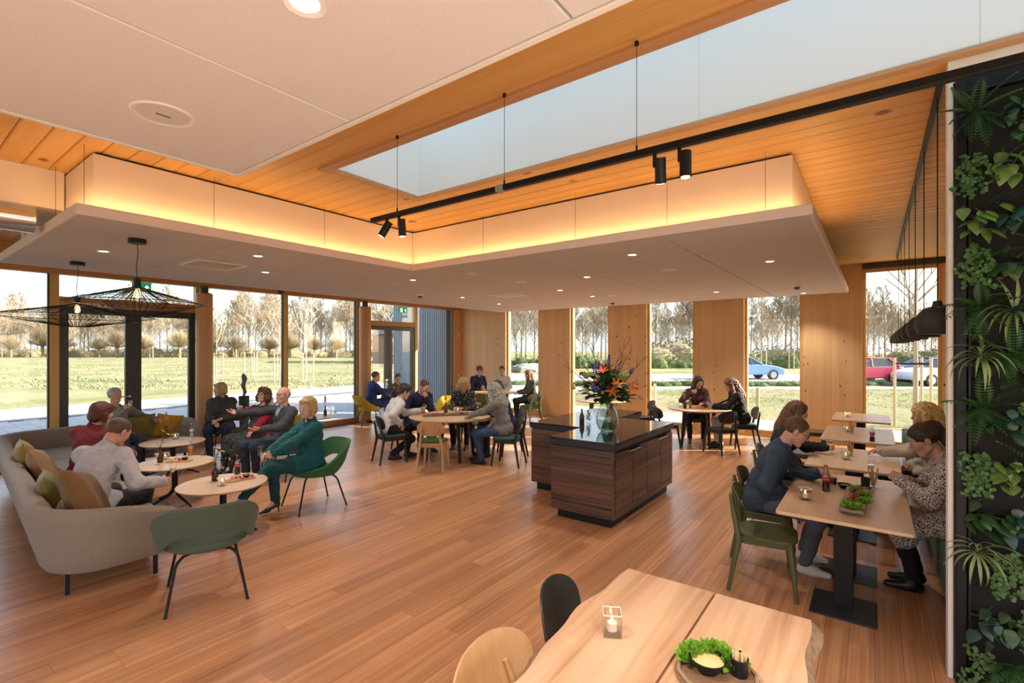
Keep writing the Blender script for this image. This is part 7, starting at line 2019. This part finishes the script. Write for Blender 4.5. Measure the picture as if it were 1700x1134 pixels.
def wplant(kind, y, z, row, col_):
    nm = {'fern': 'fern', 'pothos': 'pothos', 'philo': 'philodendron', 'spider': 'spider_plant', 'vine': 'trailing_vine', 'varieg': 'variegated_pothos'}[kind]
    look = {'fern': 'feathery green fern', 'pothos': 'heart-leaved pothos', 'philo': 'dark blue-green philodendron', 'spider': 'striped spider plant', 'vine': 'small-leaved trailing vine', 'varieg': 'yellow-green variegated pothos'}[kind]
    ordn = ['bottom','second','third','fourth','fifth','sixth','seventh','eighth','ninth','tenth','eleventh','top']
    side = ['by the black frame edge','one pocket in from the frame','two pockets in from the frame','three pockets in from the frame'][col_]
    t = thing(nm, '%s in the plant wall, %s row, %s' % (look, ordn[row], side), 'plant', (WX, y, z), 0, 'plant wall plants')
    if kind == 'fern':
        for k in range(11): link('frond', FR, t, (0,rp.uniform(-.02,.02),0), wall_rot(k*.571+rp.uniform(-.2,.2), R(rp.uniform(40,80))), (rp.uniform(.7,1.05),)*3)
    elif kind in ('pothos','philo','varieg'):
        me = {'pothos': HE, 'philo': HB, 'varieg': HV}[kind]
        for k in range(12):
            a = rp.uniform(0,6.28); r_ = rp.uniform(.0,.10); link('leaf', me, t, (-rp.uniform(0,.05), r_*math.sin(a), r_*math.cos(a)-.03), wall_rot(math.pi+rp.uniform(-1.4,1.4), R(rp.uniform(45,85))), (rp.uniform(.65,1.1),)*3)
    elif kind == 'spider':
        for k in range(18): link('leaf', BL, t, (0,0,0), wall_rot(k*.35+rp.uniform(-.1,.1), R(rp.uniform(35,80))), (rp.uniform(.6,.95),)*3)
    else:
        mb = MB(); st = MB()
        for k in range(7):
            p = Vector((-.02,rp.uniform(-.05,.05),rp.uniform(0,.04))); pts = [p.copy()]
            for i in range(8):
                p = p+Vector((rp.uniform(-.018,.012),rp.uniform(-.028,.028),-.028 if i else .0)); p.x = min(p.x,-.008); pts.append(p.copy())
                for q in range(3):
                    a = rp.uniform(0,6.28); c = p+Vector((-.008,rp.uniform(-.014,.014),rp.uniform(-.014,.014))); r_ = rp.uniform(.008,.013); nv = Vector((-1,rp.uniform(-.6,.6),rp.uniform(-.2,.9))).normalized(); e1 = nv.orthogonal().normalized(); e2 = nv.cross(e1)
                    mb.add([c+e1*r_*math.cos(w)+e2*r_*math.sin(w) for w in np.linspace(0,5.23,6)],[(0,1,2,3,4,5)])
            st.tube(pts, .0015, 4)
        mb.build('small_leaves', m_vine, t)['kind'] = 'stuff'; st.build('stems', m_vstem, t)
seq = ['vine','philo','spider','pothos','vine','fern','spider','fern','vine','varieg','vine','fern']
seq2 = ['fern','pothos','vine','philo','varieg','philo','fern','spider','pothos','philo','varieg','pothos']
seq3 = ['philo','vine','fern','varieg','fern','vine','pothos','philo','fern','vine','spider','vine']
for r_ in range(12):
    for c_, sq in enumerate((seq, seq2, seq3)):
        wplant(sq[r_], -.475-.12*c_+rp.uniform(-.02,.02), .17+r_*.28+rp.uniform(-.03,.03), r_, c_)
